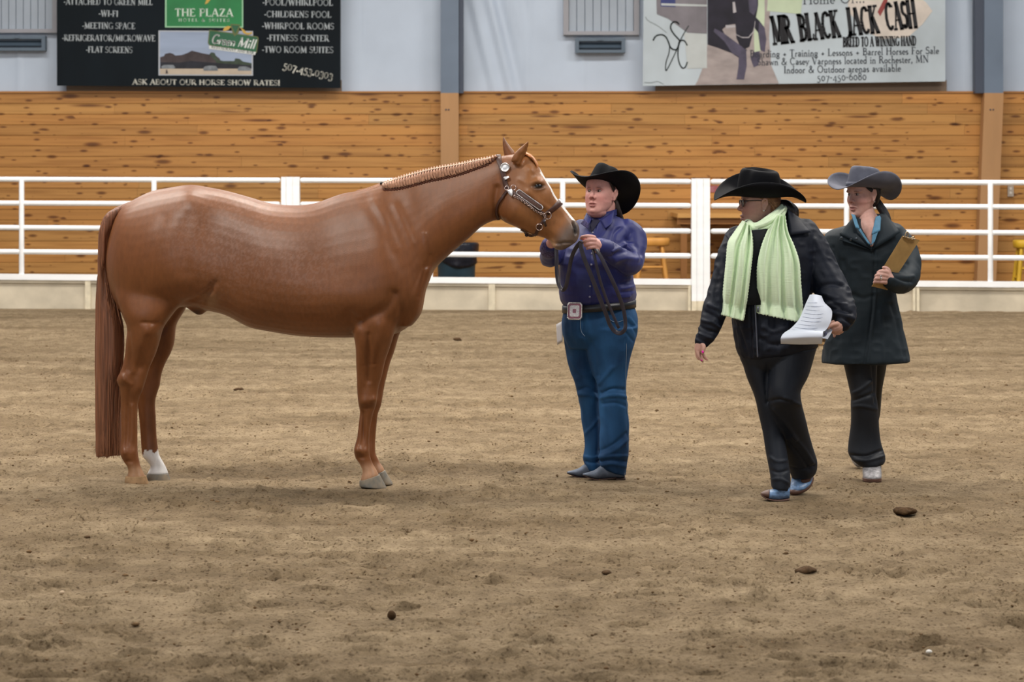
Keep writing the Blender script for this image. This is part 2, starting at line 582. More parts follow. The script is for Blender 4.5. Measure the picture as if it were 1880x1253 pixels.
# --- plank wall
YW = 37.8
def wood_material():
    m = bpy.data.materials.new('knotty_pine')
    m.use_nodes = True
    N, L = m.node_tree.nodes, m.node_tree.links
    b = N['Principled BSDF']
    b.inputs['Roughness'].default_value = .42
    b.inputs['Specular IOR Level'].default_value = .35
    tc = N.new('ShaderNodeTexCoord')
    at = N.new('ShaderNodeAttribute'); at.attribute_name = 'Col'
    def mp(st):
        q = N.new('ShaderNodeMapping'); q.inputs['Scale'].default_value = st
        L.new(tc.outputs['Object'], q.inputs[0])
        return q.outputs[0]
    def ramp(f, els):
        r = N.new('ShaderNodeValToRGB')
        while len(r.color_ramp.elements) < len(els): r.color_ramp.elements.new(.5)
        for e, (p, c) in zip(r.color_ramp.elements, els):
            e.position, e.color = p, (*c, 1)
        L.new(f, r.inputs[0])
        return r.outputs[0]
    def mul(a, c, f=1.0):
        x = N.new('ShaderNodeMix'); x.data_type = 'RGBA'; x.blend_type = 'MULTIPLY'
        x.inputs['Factor'].default_value = f
        L.new(a, x.inputs['A']); L.new(c, x.inputs['B'])
        return x.outputs['Result']
    n = N.new('ShaderNodeTexNoise'); n.inputs['Scale'].default_value = 3; n.inputs['Detail'].default_value = 6
    L.new(mp((.35, 1, 9)), n.inputs['Vector'])
    c = mul(at.outputs['Color'], ramp(n.outputs['Fac'], [(.3, (.72, .66, .6)), (.55, (1, 1, 1)), (.75, (1.0, .97, .92))]))
    # knots: round and long
    for st, r0, r1, seed in (((1.2, 1, 4.4), .075, .15, .5), ((2.4, 1, 7.3), .065, .13, .3), ((.5, 1, 5.2), .05, .13, .6), ((1.9, 1, 5.6), .07, .14, .42)):
        q = N.new('ShaderNodeMapping'); q.inputs['Scale'].default_value = st
        q.inputs['Rotation'].default_value = (0, seed * .25, 0)
        q.inputs['Location'].default_value = (seed * 13, 0, seed * 7)
        L.new(tc.outputs['Object'], q.inputs[0])
        v = N.new('ShaderNodeTexVoronoi'); v.voronoi_dimensions = '3D'; v.inputs['Scale'].default_value = 1
        L.new(q.outputs[0], v.inputs['Vector'])
        # random presence and size per knot
        sep = N.new('ShaderNodeSeparateColor'); L.new(v.outputs['Color'], sep.inputs[0])
        mth = N.new('ShaderNodeMath'); mth.operation = 'DIVIDE'
        sz = N.new('ShaderNodeMapRange'); sz.inputs[1].default_value = seed; sz.inputs[2].default_value = 1
        sz.inputs[3].default_value = .12; sz.inputs[4].default_value = 1.25
        L.new(sep.outputs[0], sz.inputs[0])
        # distance measured in the wall's plane only
        sub = N.new('ShaderNodeVectorMath'); sub.operation = 'SUBTRACT'
        L.new(q.outputs[0], sub.inputs[0]); L.new(v.outputs['Position'], sub.inputs[1])
        flat_ = N.new('ShaderNodeVectorMath'); flat_.operation = 'MULTIPLY'; flat_.inputs[1].default_value = (1, 0, 1)
        L.new(sub.outputs[0], flat_.inputs[0])
        ln = N.new('ShaderNodeVectorMath'); ln.operation = 'LENGTH'; L.new(flat_.outputs[0], ln.inputs[0])
        L.new(ln.outputs['Value'], mth.inputs[0]); L.new(sz.outputs[0], mth.inputs[1])
        c = mul(c, ramp(mth.outputs[0], [(r0 * .5, (.20, .13, .10)), (r0, (.34, .22, .15)), (r1, (1, 1, 1))]), .85)
    L.new(c, b.inputs['Base Color'])
    return m
WOOD = wood_material()
k = YW / F
top_z = P(0, 171, YW).z
pitch = 19.45 * k
mb, cols = MB(), []
z = top_z
row = 0
while z > -.1:
    x = -13 + RNG.random() * 3
    x0 = -13.0
    while x0 < 13:
        x1 = min(13, x)
        t = RNG.uniform(.86, 1.08)
        warm = RNG.uniform(.94, 1.05)
        base = (.500 * t, .245 * t * warm, .068 * t * warm * warm)
        n0 = len(mb.v)
        g = .0018
        b_ = .004
        za, zb = z - pitch + g, z - g
        vs = [(x0 + .001, YW + .03, za), (x1 - .001, YW + .03, za), (x1 - .001, YW + .03, zb), (x0 + .001, YW + .03, zb),
              (x0 + .001, YW + b_, za), (x1 - .001, YW + b_, za), (x1 - .001, YW + b_, zb), (x0 + .001, YW + b_, zb),
              (x0 + .001, YW, za + b_), (x1 - .001, YW, za + b_), (x1 - .001, YW, zb - b_), (x0 + .001, YW, zb - b_)]
        mb.add(vs, [(8, 9, 10, 11), (4, 5, 9, 8), (11, 10, 6, 7), (0, 1, 5, 4), (7, 6, 2, 3), (0, 4, 8, 11, 7, 3), (1, 2, 6, 10, 9, 5)])
        cols += [base] * 12
        x0 = x1
        x += RNG.choice([2.4, 3.0, 3.6, 4.2])
    z -= pitch
    row += 1
mb.box(-13, 13, YW + .03, YW + .06, 0, top_z); cols += [(.12, .06, .03)] * 8
wall = make('wall_back', mb, WOOD, smooth=False)
paint(wall.data, np.array(cols))
tag(wall, 'varnished knotty pine plank wall behind the white fence', kind='structure')

# --- white insulation sheeting above it
nx, nz = 700, 60
xs, zs = np.linspace(-13, 13, nx), np.linspace(top_z - .05, 6.5, nz)
X, Z = np.meshgrid(xs, zs)
x_, z_ = X.ravel(), Z.ravel()
d = .05 * (noise3(x_ * 1.1 + z_ * .35, z_ * .12, x_ * 0) - .5)
pl = np.clip(np.exp(-((x_ - P(905, 0, YW).x) / .45) ** 2), 0, 1)      # the slack run of pleats beside the middle column
d += pl * .10 * (noise3(x_ * 9 + z_ * 2.2, z_ * .25, x_ * 0 + 4) - .5)
pl2 = np.exp(-((x_ - P(1765, 0, YW).x) / .25) ** 2)
d += pl2 * .05 * (noise3(x_ * 11 + z_ * .6, z_ * .2, x_ * 0 + 8) - .5)
d += .010 * (noise3(x_ * 4.5 + z_ * .8, z_ * .4, x_ * 0 + 2) - .5)
for sx in (655, 957, 1058, 1190, 20):
    d -= .012 * np.exp(-((x_ - P(sx, 0, YW).x - .03 * z_) / .02) ** 2)
mb = MB()
mb.add(np.column_stack([x_, YW + .09 + d, z_]), [(i * nx + j, i * nx + j + 1, (i + 1) * nx + j + 1, (i + 1) * nx + j) for i in range(nz - 1) for j in range(nx - 1)])
SHEET = mat('insulation_sheet', s2l(184, 197, 214), .38, .45, .05, 1.5)
upper = make('wall_back_upper', mb, SHEET)
tag(upper, 'white plastic insulation sheeting above the plank wall', kind='structure')
mb = MB()
mb.box(-13, 13, YW - .02, YW + .1, top_z, top_z + .025)
tag(make('trim_1', mb, mat('cap_board', s2l(170, 120, 72), .6, .3, .15, 4, (.2, 1, 3)), smooth=False), kind='structure')
# flat brown strips along the wall below the two hung banners
mb = MB()
for xa, xb in ((122, 627), (1203, 1738)):
    a, b_ = P(xa, 171, YW - .01), P(xb, 147, YW - .01)
    mb.box(a.x, b_.x, YW - .015, YW + .05, a.z, b_.z)
tag(make('trim_2', mb, mat('brown_strip', s2l(128, 112, 98), .8, .2, .12, 3, (.3, 1, 2)), smooth=False), kind='structure')

# --- steel columns with their wooden casings
STEEL = mat('grey_blue_steel', s2l(104, 118, 136), .45, .4, .08, 2)
STEEL_SHADED = mat('shaded_steel_web', s2l(64, 72, 88), .5, .4, .08, 2)  # column steel darkened as its shaded side; the bolts share it
CASING = mat('column_casing', s2l(178, 136, 94), .6, .3, .1, 3, (1, 1, .15))
def column(xa, xb, xc, xd, dark_l, dark_r, name):
    """flange from xa to xb, the deeper web behind it, shade put into its colour, reaching dark_l or dark_r; casing from xa to xb down to xc..xd"""
    mb = MB()
    Y = YW - .22
    a, b_ = P(xa, 171, Y), P(xb, 171, Y)
    mb.box(a.x, b_.x, Y, Y + .03, a.z, 6.5)
    if dark_r: q = P(dark_r, 171, Y + .1); mb.box((a.x + b_.x) / 2, q.x, Y + .03, Y + .24, a.z, 6.5, 1)
    if dark_l: q = P(dark_l, 171, Y + .1); mb.box(q.x, (a.x + b_.x) / 2, Y + .03, Y + .24, a.z, 6.5, 1)
    zb = P(0, 171, Y).z
    c, d_ = P(xc, 570, Y), P(xd, 570, Y)
    y0 = Y - .03
    mb.add([(a.x, y0, zb), (b_.x, y0, zb), (d_.x, y0, 0), (c.x, y0, 0), (a.x, YW - .01, zb), (b_.x, YW - .01, zb), (d_.x, YW - .01, 0), (c.x, YW - .01, 0)],
           [(3, 2, 1, 0), (0, 1, 5, 4), (1, 2, 6, 5), (3, 0, 4, 7)], 2)
    for dx in (.3, .45):
        mb.ball((a.x + (b_.x - a.x) * dx, y0 - .003, zb - .22), .012, 5, 1)
    o = make(name, mb, [STEEL, STEEL_SHADED, CASING], smooth=False)
    return o
tag(column(809, 842, 810, 842, None, 851, 'column_middle'), 'grey steel column with tan wooden casing above the horse neck', kind='structure')
tag(column(1807, 1842, 1792, 1827, 1789, None, 'column_right'), 'grey steel column with tan wooden casing behind the last fence panel', kind='structure')

# --- shuttered windows and air inlets
SHUT = mat('shutter_panel', s2l(158, 168, 180), .5, .4, .05, 3)
SHUT_FR = mat('shutter_frame', s2l(150, 150, 156), .55, .4, .05, 3)
def shutter(name, xa, xb, yb, n, label):
    mb = MB()
    Y = YW - .04
    a, b_ = P(xa, yb, Y), P(xb, yb, Y)
    zt = 4.9
    mb.box(a.x - .07, b_.x + .07, Y + .03, Y + .16, a.z - .05, a.z)
    mb.box(a.x - .07, a.x, Y + .03, Y + .16, a.z, zt)
    mb.box(b_.x, b_.x + .07, Y + .03, Y + .16, a.z, zt)
    fr = make(name, mb, SHUT_FR, smooth=False)
    tag(fr, label, kind='structure')
    ORIGIN[fr.name] = np.zeros(3)
    mb = MB()
    w = (b_.x - a.x) / n
    for i in range(n):
        x0 = a.x + i * w
        R = [[(x0 + w * t, Y + .075 + dz, z) for t, dz in ((0, .02), (.06, .0), (.94, 0), (1, .02))] for z in (a.z, zt)]
        mb.rings(R, False, 0, closed=False)
    make('shutter_panel', mb, SHUT, fr, smooth=False)
    return fr
shutter('window_1', -40, 95, 53, 10, 'ribbed grey shutter beside the dark hotel banner')
shutter('window_2', 1044, 1164, 57, 8, 'ribbed grey shutter beside the pale horse banner')
INLET = mat('inlet_frame', s2l(96, 110, 124), .6, .3)
INLET_D = mat('inlet_baffle', s2l(74, 88, 102), .6, .3)
def inlet(xa, xb, ya, yb, label):
    Y = YW - .05
    a, b_ = P(xa, yb, Y), P(xb, ya, Y)
    r = root('air_inlet', ((a.x + b_.x) / 2, Y, a.z), label, 'vent', 'air inlets below the shutters')
    mb = MB()
    t = .05
    mb.box(a.x, b_.x, Y, Y + .13, b_.z - t * .8, b_.z)
    mb.box(a.x, b_.x, Y, Y + .13, a.z, a.z + t * .8)
    mb.box(a.x, a.x + t, Y, Y + .13, a.z + t * .8, b_.z - t * .8)
    mb.box(b_.x - t, b_.x, Y, Y + .13, a.z + t * .8, b_.z - t * .8)
    mb.box((a.x + b_.x) / 2 - .03, (a.x + b_.x) / 2 + .03, Y - .02, Y, b_.z - .03, b_.z)
    make('frame', mb, INLET, r, smooth=False)
    mb = MB()
    mb.add([(a.x + t, Y + .02, a.z + .07), (b_.x - t, Y + .02, a.z + .07), (b_.x - t, Y + .10, b_.z - .06), (a.x + t, Y + .10, b_.z - .06),
            (a.x + t, Y + .03, a.z + .06), (b_.x - t, Y + .03, a.z + .06), (b_.x - t, Y + .12, b_.z - .06), (a.x + t, Y + .12, b_.z - .06)],
           [(0, 1, 2, 3), (7, 6, 5, 4), (0, 4, 5, 1), (2, 6, 7, 3)])
    make('baffle', mb, INLET_D, r, smooth=False)
inlet(-20, 83, 66, 93, 'grey slot air inlet next to the dark hotel banner')
inlet(1056, 1148, 70, 97, 'grey slot air inlet next to the pale horse banner')

# ---------------------------------------------------------------- the fence
def YF(px):
    return 33.93 - .00037 * px
def lerp_y(yl, yr, px):
    return yl + (yr - yl) * (px - 40) / 1778.0
WHITE = mat('white_fence_paint', s2l(244, 246, 248), .45, .4, .05, 2, (1, 1, 4))
RAILS = [(329.5, 335.5), (373.3, 380), (418.3, 427.4), (462.5, 473.5)]
def box_between(mb, pxa, pxb, yta, ytb, yba, ybb, dy0, dy1, mi=0):
    """board from pxa to pxb whose upper and lower edges run yta..ytb and yba..ybb, from depth YF+dy0 to YF+dy1"""
    vs = []
    for px, yt, yb in ((pxa, yta, yba), (pxb, ytb, ybb)):
        for d_ in (dy0, dy1):
            Y = YF(px)
            for y in (yt, yb):
                p = P(px, y, Y); vs.append((p.x, Y + d_, p.z))
    mb.add(vs, [(0, 1, 5, 4), (2, 6, 7, 3), (0, 4, 6, 2), (1, 3, 7, 5), (0, 2, 3, 1), (4, 5, 7, 6)], mi)
def fence_panel(xa, xb, uprights, label):
    c = P((xa + xb) / 2, 520, YF((xa + xb) / 2))
    r = root('pipe_fence', c, label, 'fence', 'pipe panels of the arena fence')
    for yl, yr in RAILS:
        mb = MB()
        pts = [P(px, lerp_y(yl, yr, px), YF(px)) for px in np.linspace(xa + 5.2, xb - 5.2, 12)]
        mb.tube(pts, .031, 14, sub=1)
        make('rail', mb, WHITE, r)
    mb = MB()
    box_between(mb, xa + .6, xb - .6, lerp_y(503.5, 517, xa), lerp_y(503.5, 517, xb), lerp_y(514, 527.5, xa), lerp_y(514, 527.5, xb), -.05, .06)
    make('bottom_rail', mb, WHITE, r, smooth=False)
    for px in uprights:
        mb = MB()
        mb.tube([P(px, lerp_y(330, 336, px), YF(px)) + Vector((0, -.012, 0)), P(px, lerp_y(506, 520, px), YF(px)) + Vector((0, -.012, 0))], .031, 14, sub=1)
        make('upright', mb, WHITE, r)
fence_panel(-980, 515.5, [-960, -705, -452, -203, 40, 283], 'white pipe fence panel running behind the horse rump')
fence_panel(550, 1269.5, [790, 1033], 'white pipe fence panel behind the horse neck and the person in blue')
fence_panel(1304, 2860, [1554, 1818, 2082, 2346, 2610, 2850], 'white pipe fence panel behind the two people in dark coats')
POST_BASE = mat('post_dirty_base', s2l(214, 204, 180), .6, .3, .15, 8)
def fence_post(xa, xb, yt, yb, label):
    r = root('fence_post', P((xa + xb) / 2, yb, YF(xa)), label, 'fence post', 'wide white posts between the fence panels')
    Y = YF(xa) - .075
    w = xb - xa
    for nm, fa, fb, d_ in (('side_channel', 0, .26, 0), ('centre_board', .27, .64, .02), ('side_channel', .65, 1, 0)):
        mb = MB()
        a, b_ = P(xa + w * fa, yb, Y), P(xa + w * fb, yt, Y)
        zm = a.z + .12
        mb.box(a.x, b_.x, Y + d_, Y + .15, zm, b_.z)
        mb.box(a.x, b_.x, Y + d_, Y + .15, a.z - .02, zm, 1)
        make(nm, mb, [WHITE, POST_BASE], r, smooth=False)
fence_post(516, 549.5, 325, 569, 'wide white fence post seen above the horse back')
fence_post(1270, 1303.5, 328, 572, 'wide white fence post between the person in blue and the person in the green scarf')

# concrete kerb under the fence
KERB = mat('kerb_concrete', s2l(196, 186, 166), .8, .25, .16, 3.0, bump=.004, bscale=9)
mb = MB()
xk = np.linspace(-600, 2500, 60)
for xa, xb in zip(xk[:-1], xk[1:]):
    L_ = lambda l, r, px: lerp_y(l, r, px)
    box_between(mb, xa, xb, L_(514, 527.5, xa), L_(514, 527.5, xb), L_(519.5, 533, xa), L_(519.5, 533, xb), -.035, .2)
    box_between(mb, xa, xb, L_(519.5, 533, xa), L_(519.5, 533, xb), L_(572, 579, xa), L_(572, 579, xb), -.012, .2)
kerb = make('kerb', mb, KERB, smooth=False)
co = get_co(kerb.data)
tag(kerb, 'low pale concrete kerb under the white fence', kind='structure')
mb = MB()
for xa, xb, in ((157, 167), (897, 909), (1263, 1268), (1307, 1311), (1675, 1680), (1681.5, 1687)):
    box_between(mb, xa, xb, lerp_y(514, 527.5, xa), lerp_y(514, 527.5, xb), lerp_y(570, 577, xa), lerp_y(570, 577, xb), -.045, .0)
tag(make('trim_3', mb, POST_BASE, smooth=False), 'pale strips covering the joints of the concrete kerb', kind='structure')

# ---------------------------------------------------------------- behind the fence
PINE = mat('stool_pine', s2l(206, 146, 70), .45, .4, .12, 5, (1, 1, .2))
YELLOW = mat('stool_yellow', s2l(206, 164, 44), .45, .4, .08, 4)
def stool(px, py, Y, w, m, label):
    """wooden bar stool: px, py the middle of the seat's top"""
    c = P(px, py, Y)
    r = root('bar_stool', (c.x, Y, 0), label, 'stool', 'wooden bar stools behind the fence')
    mb = MB()
    R = []
    for zz, s in ((c.z - .10, .9), (c.z - .085, .98), (c.z - .02, 1), (c.z, .93), (c.z + .002, .5)):
        R.append([(c.x + w / 2 * s * math.copysign(abs(math.cos(t)) ** .55, math.cos(t)), Y + .17 * s * math.copysign(abs(math.sin(t)) ** .55, math.sin(t)), zz) for t in np.linspace(0, 2 * math.pi, 28, endpoint=False)])
    mb.rings(R)
    make('seat', mb, m, r)
    tops = {}
    for sx in (-1, 1):
        for sy in (-1, 1):
            mb = MB()
            a, b_ = Vector((c.x + sx * w * .27, Y + sy * .11, c.z - .09)), Vector((c.x + sx * w * .47, Y + sy * .19, 0))
            mb.tube([a, a.lerp(b_, .5), b_], [.024, .03, .024], 10)
            make('leg', mb, m, r)
            tops[(sx, sy)] = (a, b_)
    for (k1, k2, f) in (((-1, -1), (1, -1), .38), ((-1, 1), (1, 1), .38), ((-1, -1), (-1, 1), .55), ((1, -1), (1, 1), .55)):
        mb = MB()
        mb.tube([tops[k1][0].lerp(tops[k1][1], f), tops[k2][0].lerp(tops[k2][1], f)], .015, 8, sub=1)
        make('rung', mb, m, r)
stool(1196, 437, 35.6, .46, PINE, 'pine bar stool behind the fence near the person in blue')
stool(1887, 441, 35.6, .36, YELLOW, 'yellow bar stool behind the last upright of the fence')

cr = root('counter', (P(1320, 0, 36.6).x, 36.9, 0), 'narrow wooden counter on brackets behind the wide fence post', 'counter')
mb = MB()
a, b_ = P(1244, 392.5, 36.2), P(1465, 397.5, 36.2)
mb.box(a.x, b_.x, 36.2, YW - .03, b_.z - .02, a.z)
make('board', mb, mat('counter_board', s2l(200, 150, 86), .5, .35, .12, 4, (.3, 1, 1)), cr, smooth=False)
mb = MB()
mb.box(a.x, b_.x, 36.26, 36.30, b_.z - .10, b_.z - .02)
make('apron', mb, mat('counter_apron', s2l(150, 102, 56), .55, .3, .12, 4), cr, smooth=False)
for px in (1256, 1346, 1450):
    q = P(px, 0, 36.3)
    mb = MB()
    mb.box(q.x - .04, q.x + .04, 36.34, 36.42, 0, b_.z - .02)
    make('leg', mb, mat('counter_leg', s2l(142, 96, 52), .55, .3), cr, smooth=False)

bn = root('rubbish_bin', (P(838, 0, 35).x, 35, 0), 'dark blue rubbish bin lined with a black bag behind the horse chest', 'bin')
BIN = mat('bin_plastic', s2l(62, 92, 112), .45, .4, .06, 6)
BAG = mat('bin_bag', s2l(24, 26, 36), .3, .5, bump=.012, bscale=14)
c = P(838, 446, 35)
mb = MB()
th = np.linspace(0, 2 * math.pi, 40, endpoint=False)
mb.rings([[(c.x + r * math.cos(t), 35 + r * math.sin(t), z) for t in th] for r, z in ((.21, 0), (.215, .01), (.24, c.z - .05), (.25, c.z - .05), (.255, c.z - .01))])
make('body', mb, BIN, bn)
mb = MB()
R = []
for r, z, wob in ((.10, c.z - .12, 0), (.2, c.z - .02, 0), (.262, c.z + .005, 0), (.274, c.z - .02, .006), (.268, c.z - .12, .01), (.262, c.z - .22, .014), (.256, c.z - .26, .02)):
    R.append([(c.x + (r + wob * math.sin(5 * t + z * 20)) * math.cos(t), 35 + (r + wob * math.sin(7 * t)) * math.sin(t), z + (.05 * math.sin(t * 2 + 1) if z < c.z - .2 else 0)) for t in th])
mb.rings(R)
make('bag', mb, BAG, bn)

# wall outlet and small notice
ob = root('wall_outlet', P(1854, 360, YW - .01), 'small grey electric outlet plate on the plank wall', 'outlet')
a, b_ = P(1849.5, 361, YW), P(1860.5, 341, YW)
mb = MB(); mb.box(a.x, b_.x, YW - .025, YW, a.z, b_.z)
make('plate', mb, mat('outlet_plate', s2l(176, 164, 150), .5), ob, smooth=False)
for f in (.28, .68):
    mb = MB(); mb.ball(((a.x + b_.x) / 2, YW - .026, a.z + (b_.z - a.z) * (f + .02)), (.018, .006, .022), 8)
    make('socket', mb, mat('outlet_socket', s2l(214, 206, 196), .5), ob)
nt = root('wall_notice', P(1311, 354, YW - .01), 'small maroon notice on the plank wall beside the wide fence post', 'notice')
a, b_ = P(1303, 353.5, YW), P(1318.5, 341, YW)
mb = MB(); mb.box(a.x, b_.x, YW - .012, YW, a.z, b_.z)
make('card', mb, mat('notice_card', s2l(150, 84, 92), .6), nt, smooth=False)
mb = MB()
for i in range(4):
    zz = b_.z - .02 - i * .018
    mb.box(a.x + .01, a.x + .06 - .008 * (i % 2), YW - .0145, YW - .0125, zz - .005, zz)
make('print', mb, mat('notice_print', s2l(196, 150, 150), .6), nt, smooth=False)
# ---------------------------------------------------------------- the horse
def YH(px):
    """depth of the horse's middle plane: it stands turned a little towards the camera at the shoulder"""
    return 14.27 + (690 - px) * (.0006 if px < 690 else .0004)

horse = root('horse', (P(470, 0, 14.4).x, 14.4, 0), 'sorrel horse with banded mane standing side-on in a silver-mounted show halter', 'horse')
mb = MB()
T = [  # top point, bottom point, half width, exponent, bias
    (214, 396, 196, 458, .045, 2, 0), (228, 378, 196.5, 500, .13, 2, 0), (248, 365.5, 209, 548, .20, 2, -.05), (278, 351.5, 236, 585, .24, 2, -.1),
    (315, 344, 292, 572, .262, 2.1, -.1), (351, 339.5, 342, 563, .27, 2.1, -.08), (386, 344.5, 382, 571, .268, 2.1, -.08), (420, 351.5, 417, 580, .265, 2.1, -.1),
    (460, 362.5, 458, 601, .27, 2.1, -.1), (500, 374, 498, 609.5, .278, 2.1, -.1), (545, 377, 546, 617, .28, 2.1, -.12), (580, 372.5, 595, 620, .272, 2.1, -.18),
    (625, 356.5, 640, 620.5, .255, 2.1, -.3), (660, 350, 685, 620, .245, 2.1, -.38), (692, 341.5, 722, 615, .235, 2.1, -.42), (716, 335, 748, 602, .215, 2.1, -.45),
    (744, 327, 767, 580, .19, 2.1, -.45), (770, 319.5, 776, 552, .165, 2, -.45), (795, 313, 786, 523, .142, 2, -.42), (822, 308, 800, 493, .125, 2, -.38),
    (848, 304, 832, 462, .108, 2, -.32), (875, 298, 860, 438.5, .097, 2, -.25), (898, 292, 884, 416.5, .09, 2, -.2), (918, 287, 905, 406, .085, 2, -.1), (936, 284, 924, 402, .078, 2, 0)]
loft(mb, [(a, b, c, d, w, YH((a + c) / 2), e, bi) for a, b, c, d, w, e, bi in T], 40, 4)
H = [(935, 284, 912, 345, .062, 2, 0), (954, 283, 914, 388, .084, 2.2, 0), (970, 285, 922, 404, .096, 2.4, -.05), (983, 296, 932, 410.5, .105, 2.6, -.05), (992, 311, 945, 416, .106, 2.7, 0), (1003, 330.5, 957, 422, .104, 2.7, .05),
     (1011.5, 344, 969, 427.5, .095, 2.7, .1), (1018, 357, 980, 431.5, .084, 2.6, .1), (1024.5, 367, 990, 434.5, .074, 2.5, .08), (1033, 377, 1001, 438, .066, 2.4, .05), (1042, 388, 1009, 443, .061, 2.3, 0),
     (1051, 399, 1014, 449.5, .060, 2.3, 0), (1059, 408.5, 1017, 455.5, .062, 2.3, 0), (1063, 416, 1024, 459, .062, 2.3, 0), (1064, 428, 1034, 459, .055, 2.2, 0), (1061, 439, 1044, 454, .042, 2, 0), (1057, 445, 1050, 450, .02, 2, 0)]
loft(mb, [(a, b, c, d, w, YH((a + c) / 2), e, bi) for a, b, c, d, w, e, bi in H], 36, 4)
LEGS = {
 'hn': [(232, 470, 320, 480, .05, -.02), (211, 525, 340, 542, .105, -.10), (222, 574, 321, 573, .105, -.14), (233, 600, 301, 601, .088, -.14), (231.5, 628, 293, 628, .074, -.135), (229, 654, 286, 650, .060, -.13),
        (223, 678, 275, 675, .050, -.125), (214.5, 697, 268, 698, .047, -.12), (217, 707, 265, 708, .046, -.115), (220.5, 718, 261, 719, .042, -.11), (221.5, 738, 254.5, 736, .034, -.10), (222, 764, 252.5, 764, .029, -.095), (223, 800, 252.5, 800, .028, -.09),
        (221.5, 818, 252.5, 818, .031, -.09), (221, 834, 253.5, 835, .036, -.09), (227, 848, 256, 848, .033, -.09), (233.5, 857, 258, 856, .030, -.09), (235.5, 867, 262.5, 866, .035, -.09), (233, 875, 266, 874, .043, -.09), (232, 880, 268, 880, .046, -.09)],
 'hf': [(250, 540, 346, 552, .10, .11), (250, 565, 341, 567, .10, .125), (255, 595, 325, 594, .085, .13), (255, 612, 322, 612, .078, .13), (255, 630, 320, 630, .07, .13), (252, 650, 314, 648, .06, .125),
        (248, 672, 303.5, 668, .052, .12), (242, 692, 296, 690, .048, .115), (244, 708, 293.5, 708, .045, .11), (249, 727, 287.5, 726, .04, .10), (252, 742, 285, 742, .034, .095), (255, 765, 286, 764, .029, .09), (258, 800, 287.5, 800, .028, .09),
        (259.5, 822, 290, 822, .033, .09), (262, 838, 292.5, 836, .036, .09), (270, 847.5, 298.5, 847, .032, .09), (276.5, 857, 304, 857, .031, .09), (272.5, 866, 307.5, 865, .04, .09), (270.5, 871, 309, 871, .045, .09)],
 'fn': [(640, 530, 744, 520, .085, -.135), (640, 575, 737, 570, .085, -.145), (643, 598, 729, 592, .08, -.145), (649, 618, 724, 614, .072, -.14), (652.8, 640, 715.5, 640, .062, -.13), (653.6, 665, 707.5, 663, .053, -.115),
        (654.8, 690, 702, 688, .046, -.10), (655.2, 710, 696, 708, .042, -.09), (656, 722, 693.5, 722, .044, -.085), (657, 735, 692, 735, .045, -.08), (659, 747, 690, 746, .042, -.075), (660.8, 758, 685.5, 758, .034, -.07), (658.5, 780, 680.8, 780, .027, -.07), (655.5, 804, 678, 804, .026, -.07),
        (651.5, 818, 678, 818, .031, -.07), (650, 829, 678.5, 829, .036, -.07), (652.5, 841, 680, 840, .034, -.07), (660.5, 853, 684.5, 852, .029, -.07), (665.5, 866, 690, 861, .032, -.07), (663, 877, 693, 867, .040, -.07), (661.5, 885, 696, 874, .045, -.07)],
 'ff': [(668, 570, 745, 575, .08, .12), (668, 595, 741, 598, .08, .125), (672, 618, 732.5, 617, .068, .12), (676, 646, 724, 646, .056, .11), (676, 668, 716, 668, .05, .10), (674, 698, 708.5, 698, .044, .09),
        (670, 715, 705, 714, .042, .085), (669, 734, 702, 733, .045, .08), (670, 748, 699, 747, .042, .075), (672, 760, 694, 760, .034, .07), (670, 780, 691.5, 780, .027, .07), (667.5, 806, 689.5, 806, .026, .07), (664, 822, 689, 822, .033, .07), (664, 834, 690, 834, .035, .07),
        (670, 843, 693.5, 842, .031, .07), (677, 853, 698, 851, .029, .07), (681, 866, 703.5, 858, .034, .07), (680.5, 877, 706, 866, .042, .07)]}
FOOTX = {'hn': 246, 'hf': 288, 'fn': 682, 'ff': 697}
for k, st in LEGS.items():
    loft(mb, [(a, b, c, d, w, YH((a + c) / 2 if b < 640 else FOOTX[k]) + o, 2.2) for a, b, c, d, w, o in st], 26, 4)
# sheath, chest muscles
loft(mb, [(330, 545, 385, 545, .05, 14.46), (338, 560, 382, 566, .05, 14.46), (350, 571, 378, 573, .035, 14.46), (362, 579, 371, 578, .018, 14.46)], 16, 3)
loft(mb, [(745, 500, 796, 490, .10, 14.16), (738, 540, 782, 535, .12, 14.16), (735, 575, 774, 575, .10, 14.17), (732, 600, 755, 600, .07, 14.17)], 20, 3)
# ears
def ear(rows, Y, dY, w):
    n = len(rows) - 1
    loft(mb, [(a, b, c, d, max(w * (1 - (i / n)) ** .5 * (1 if i else .9), .0025), Y + dY * i / n, 2.0) for i, (a, b, c, d) in enumerate(rows)], 18, 4)
ear([(937, 296, 954, 305), (939, 291, 957, 300), (942, 285, 960.5, 293), (946, 279.5, 964.5, 285), (951, 274, 967.5, 278), (957.5, 268.5, 969.5, 271), (965, 262.5, 970.8, 265), (970.6, 258, 971.2, 259)], YH(950) - .078, -.02, .019)
ear([(926, 288, 947, 286), (924.5, 281, 945.5, 280), (923.3, 274, 941.5, 274), (922.5, 267, 936, 267.5), (922, 260, 931, 260.5), (922.6, 253.5, 927, 254), (924.2, 247.5, 925, 248)], YH(935) + .07, .02, .017)
me = skin('horse_body', mb, .0062, 18)

relax_region(me, 262, 545, 85, 48, 60, 14.52)
relax_region(me, 690, 575, 70, 50, 25, 14.27)
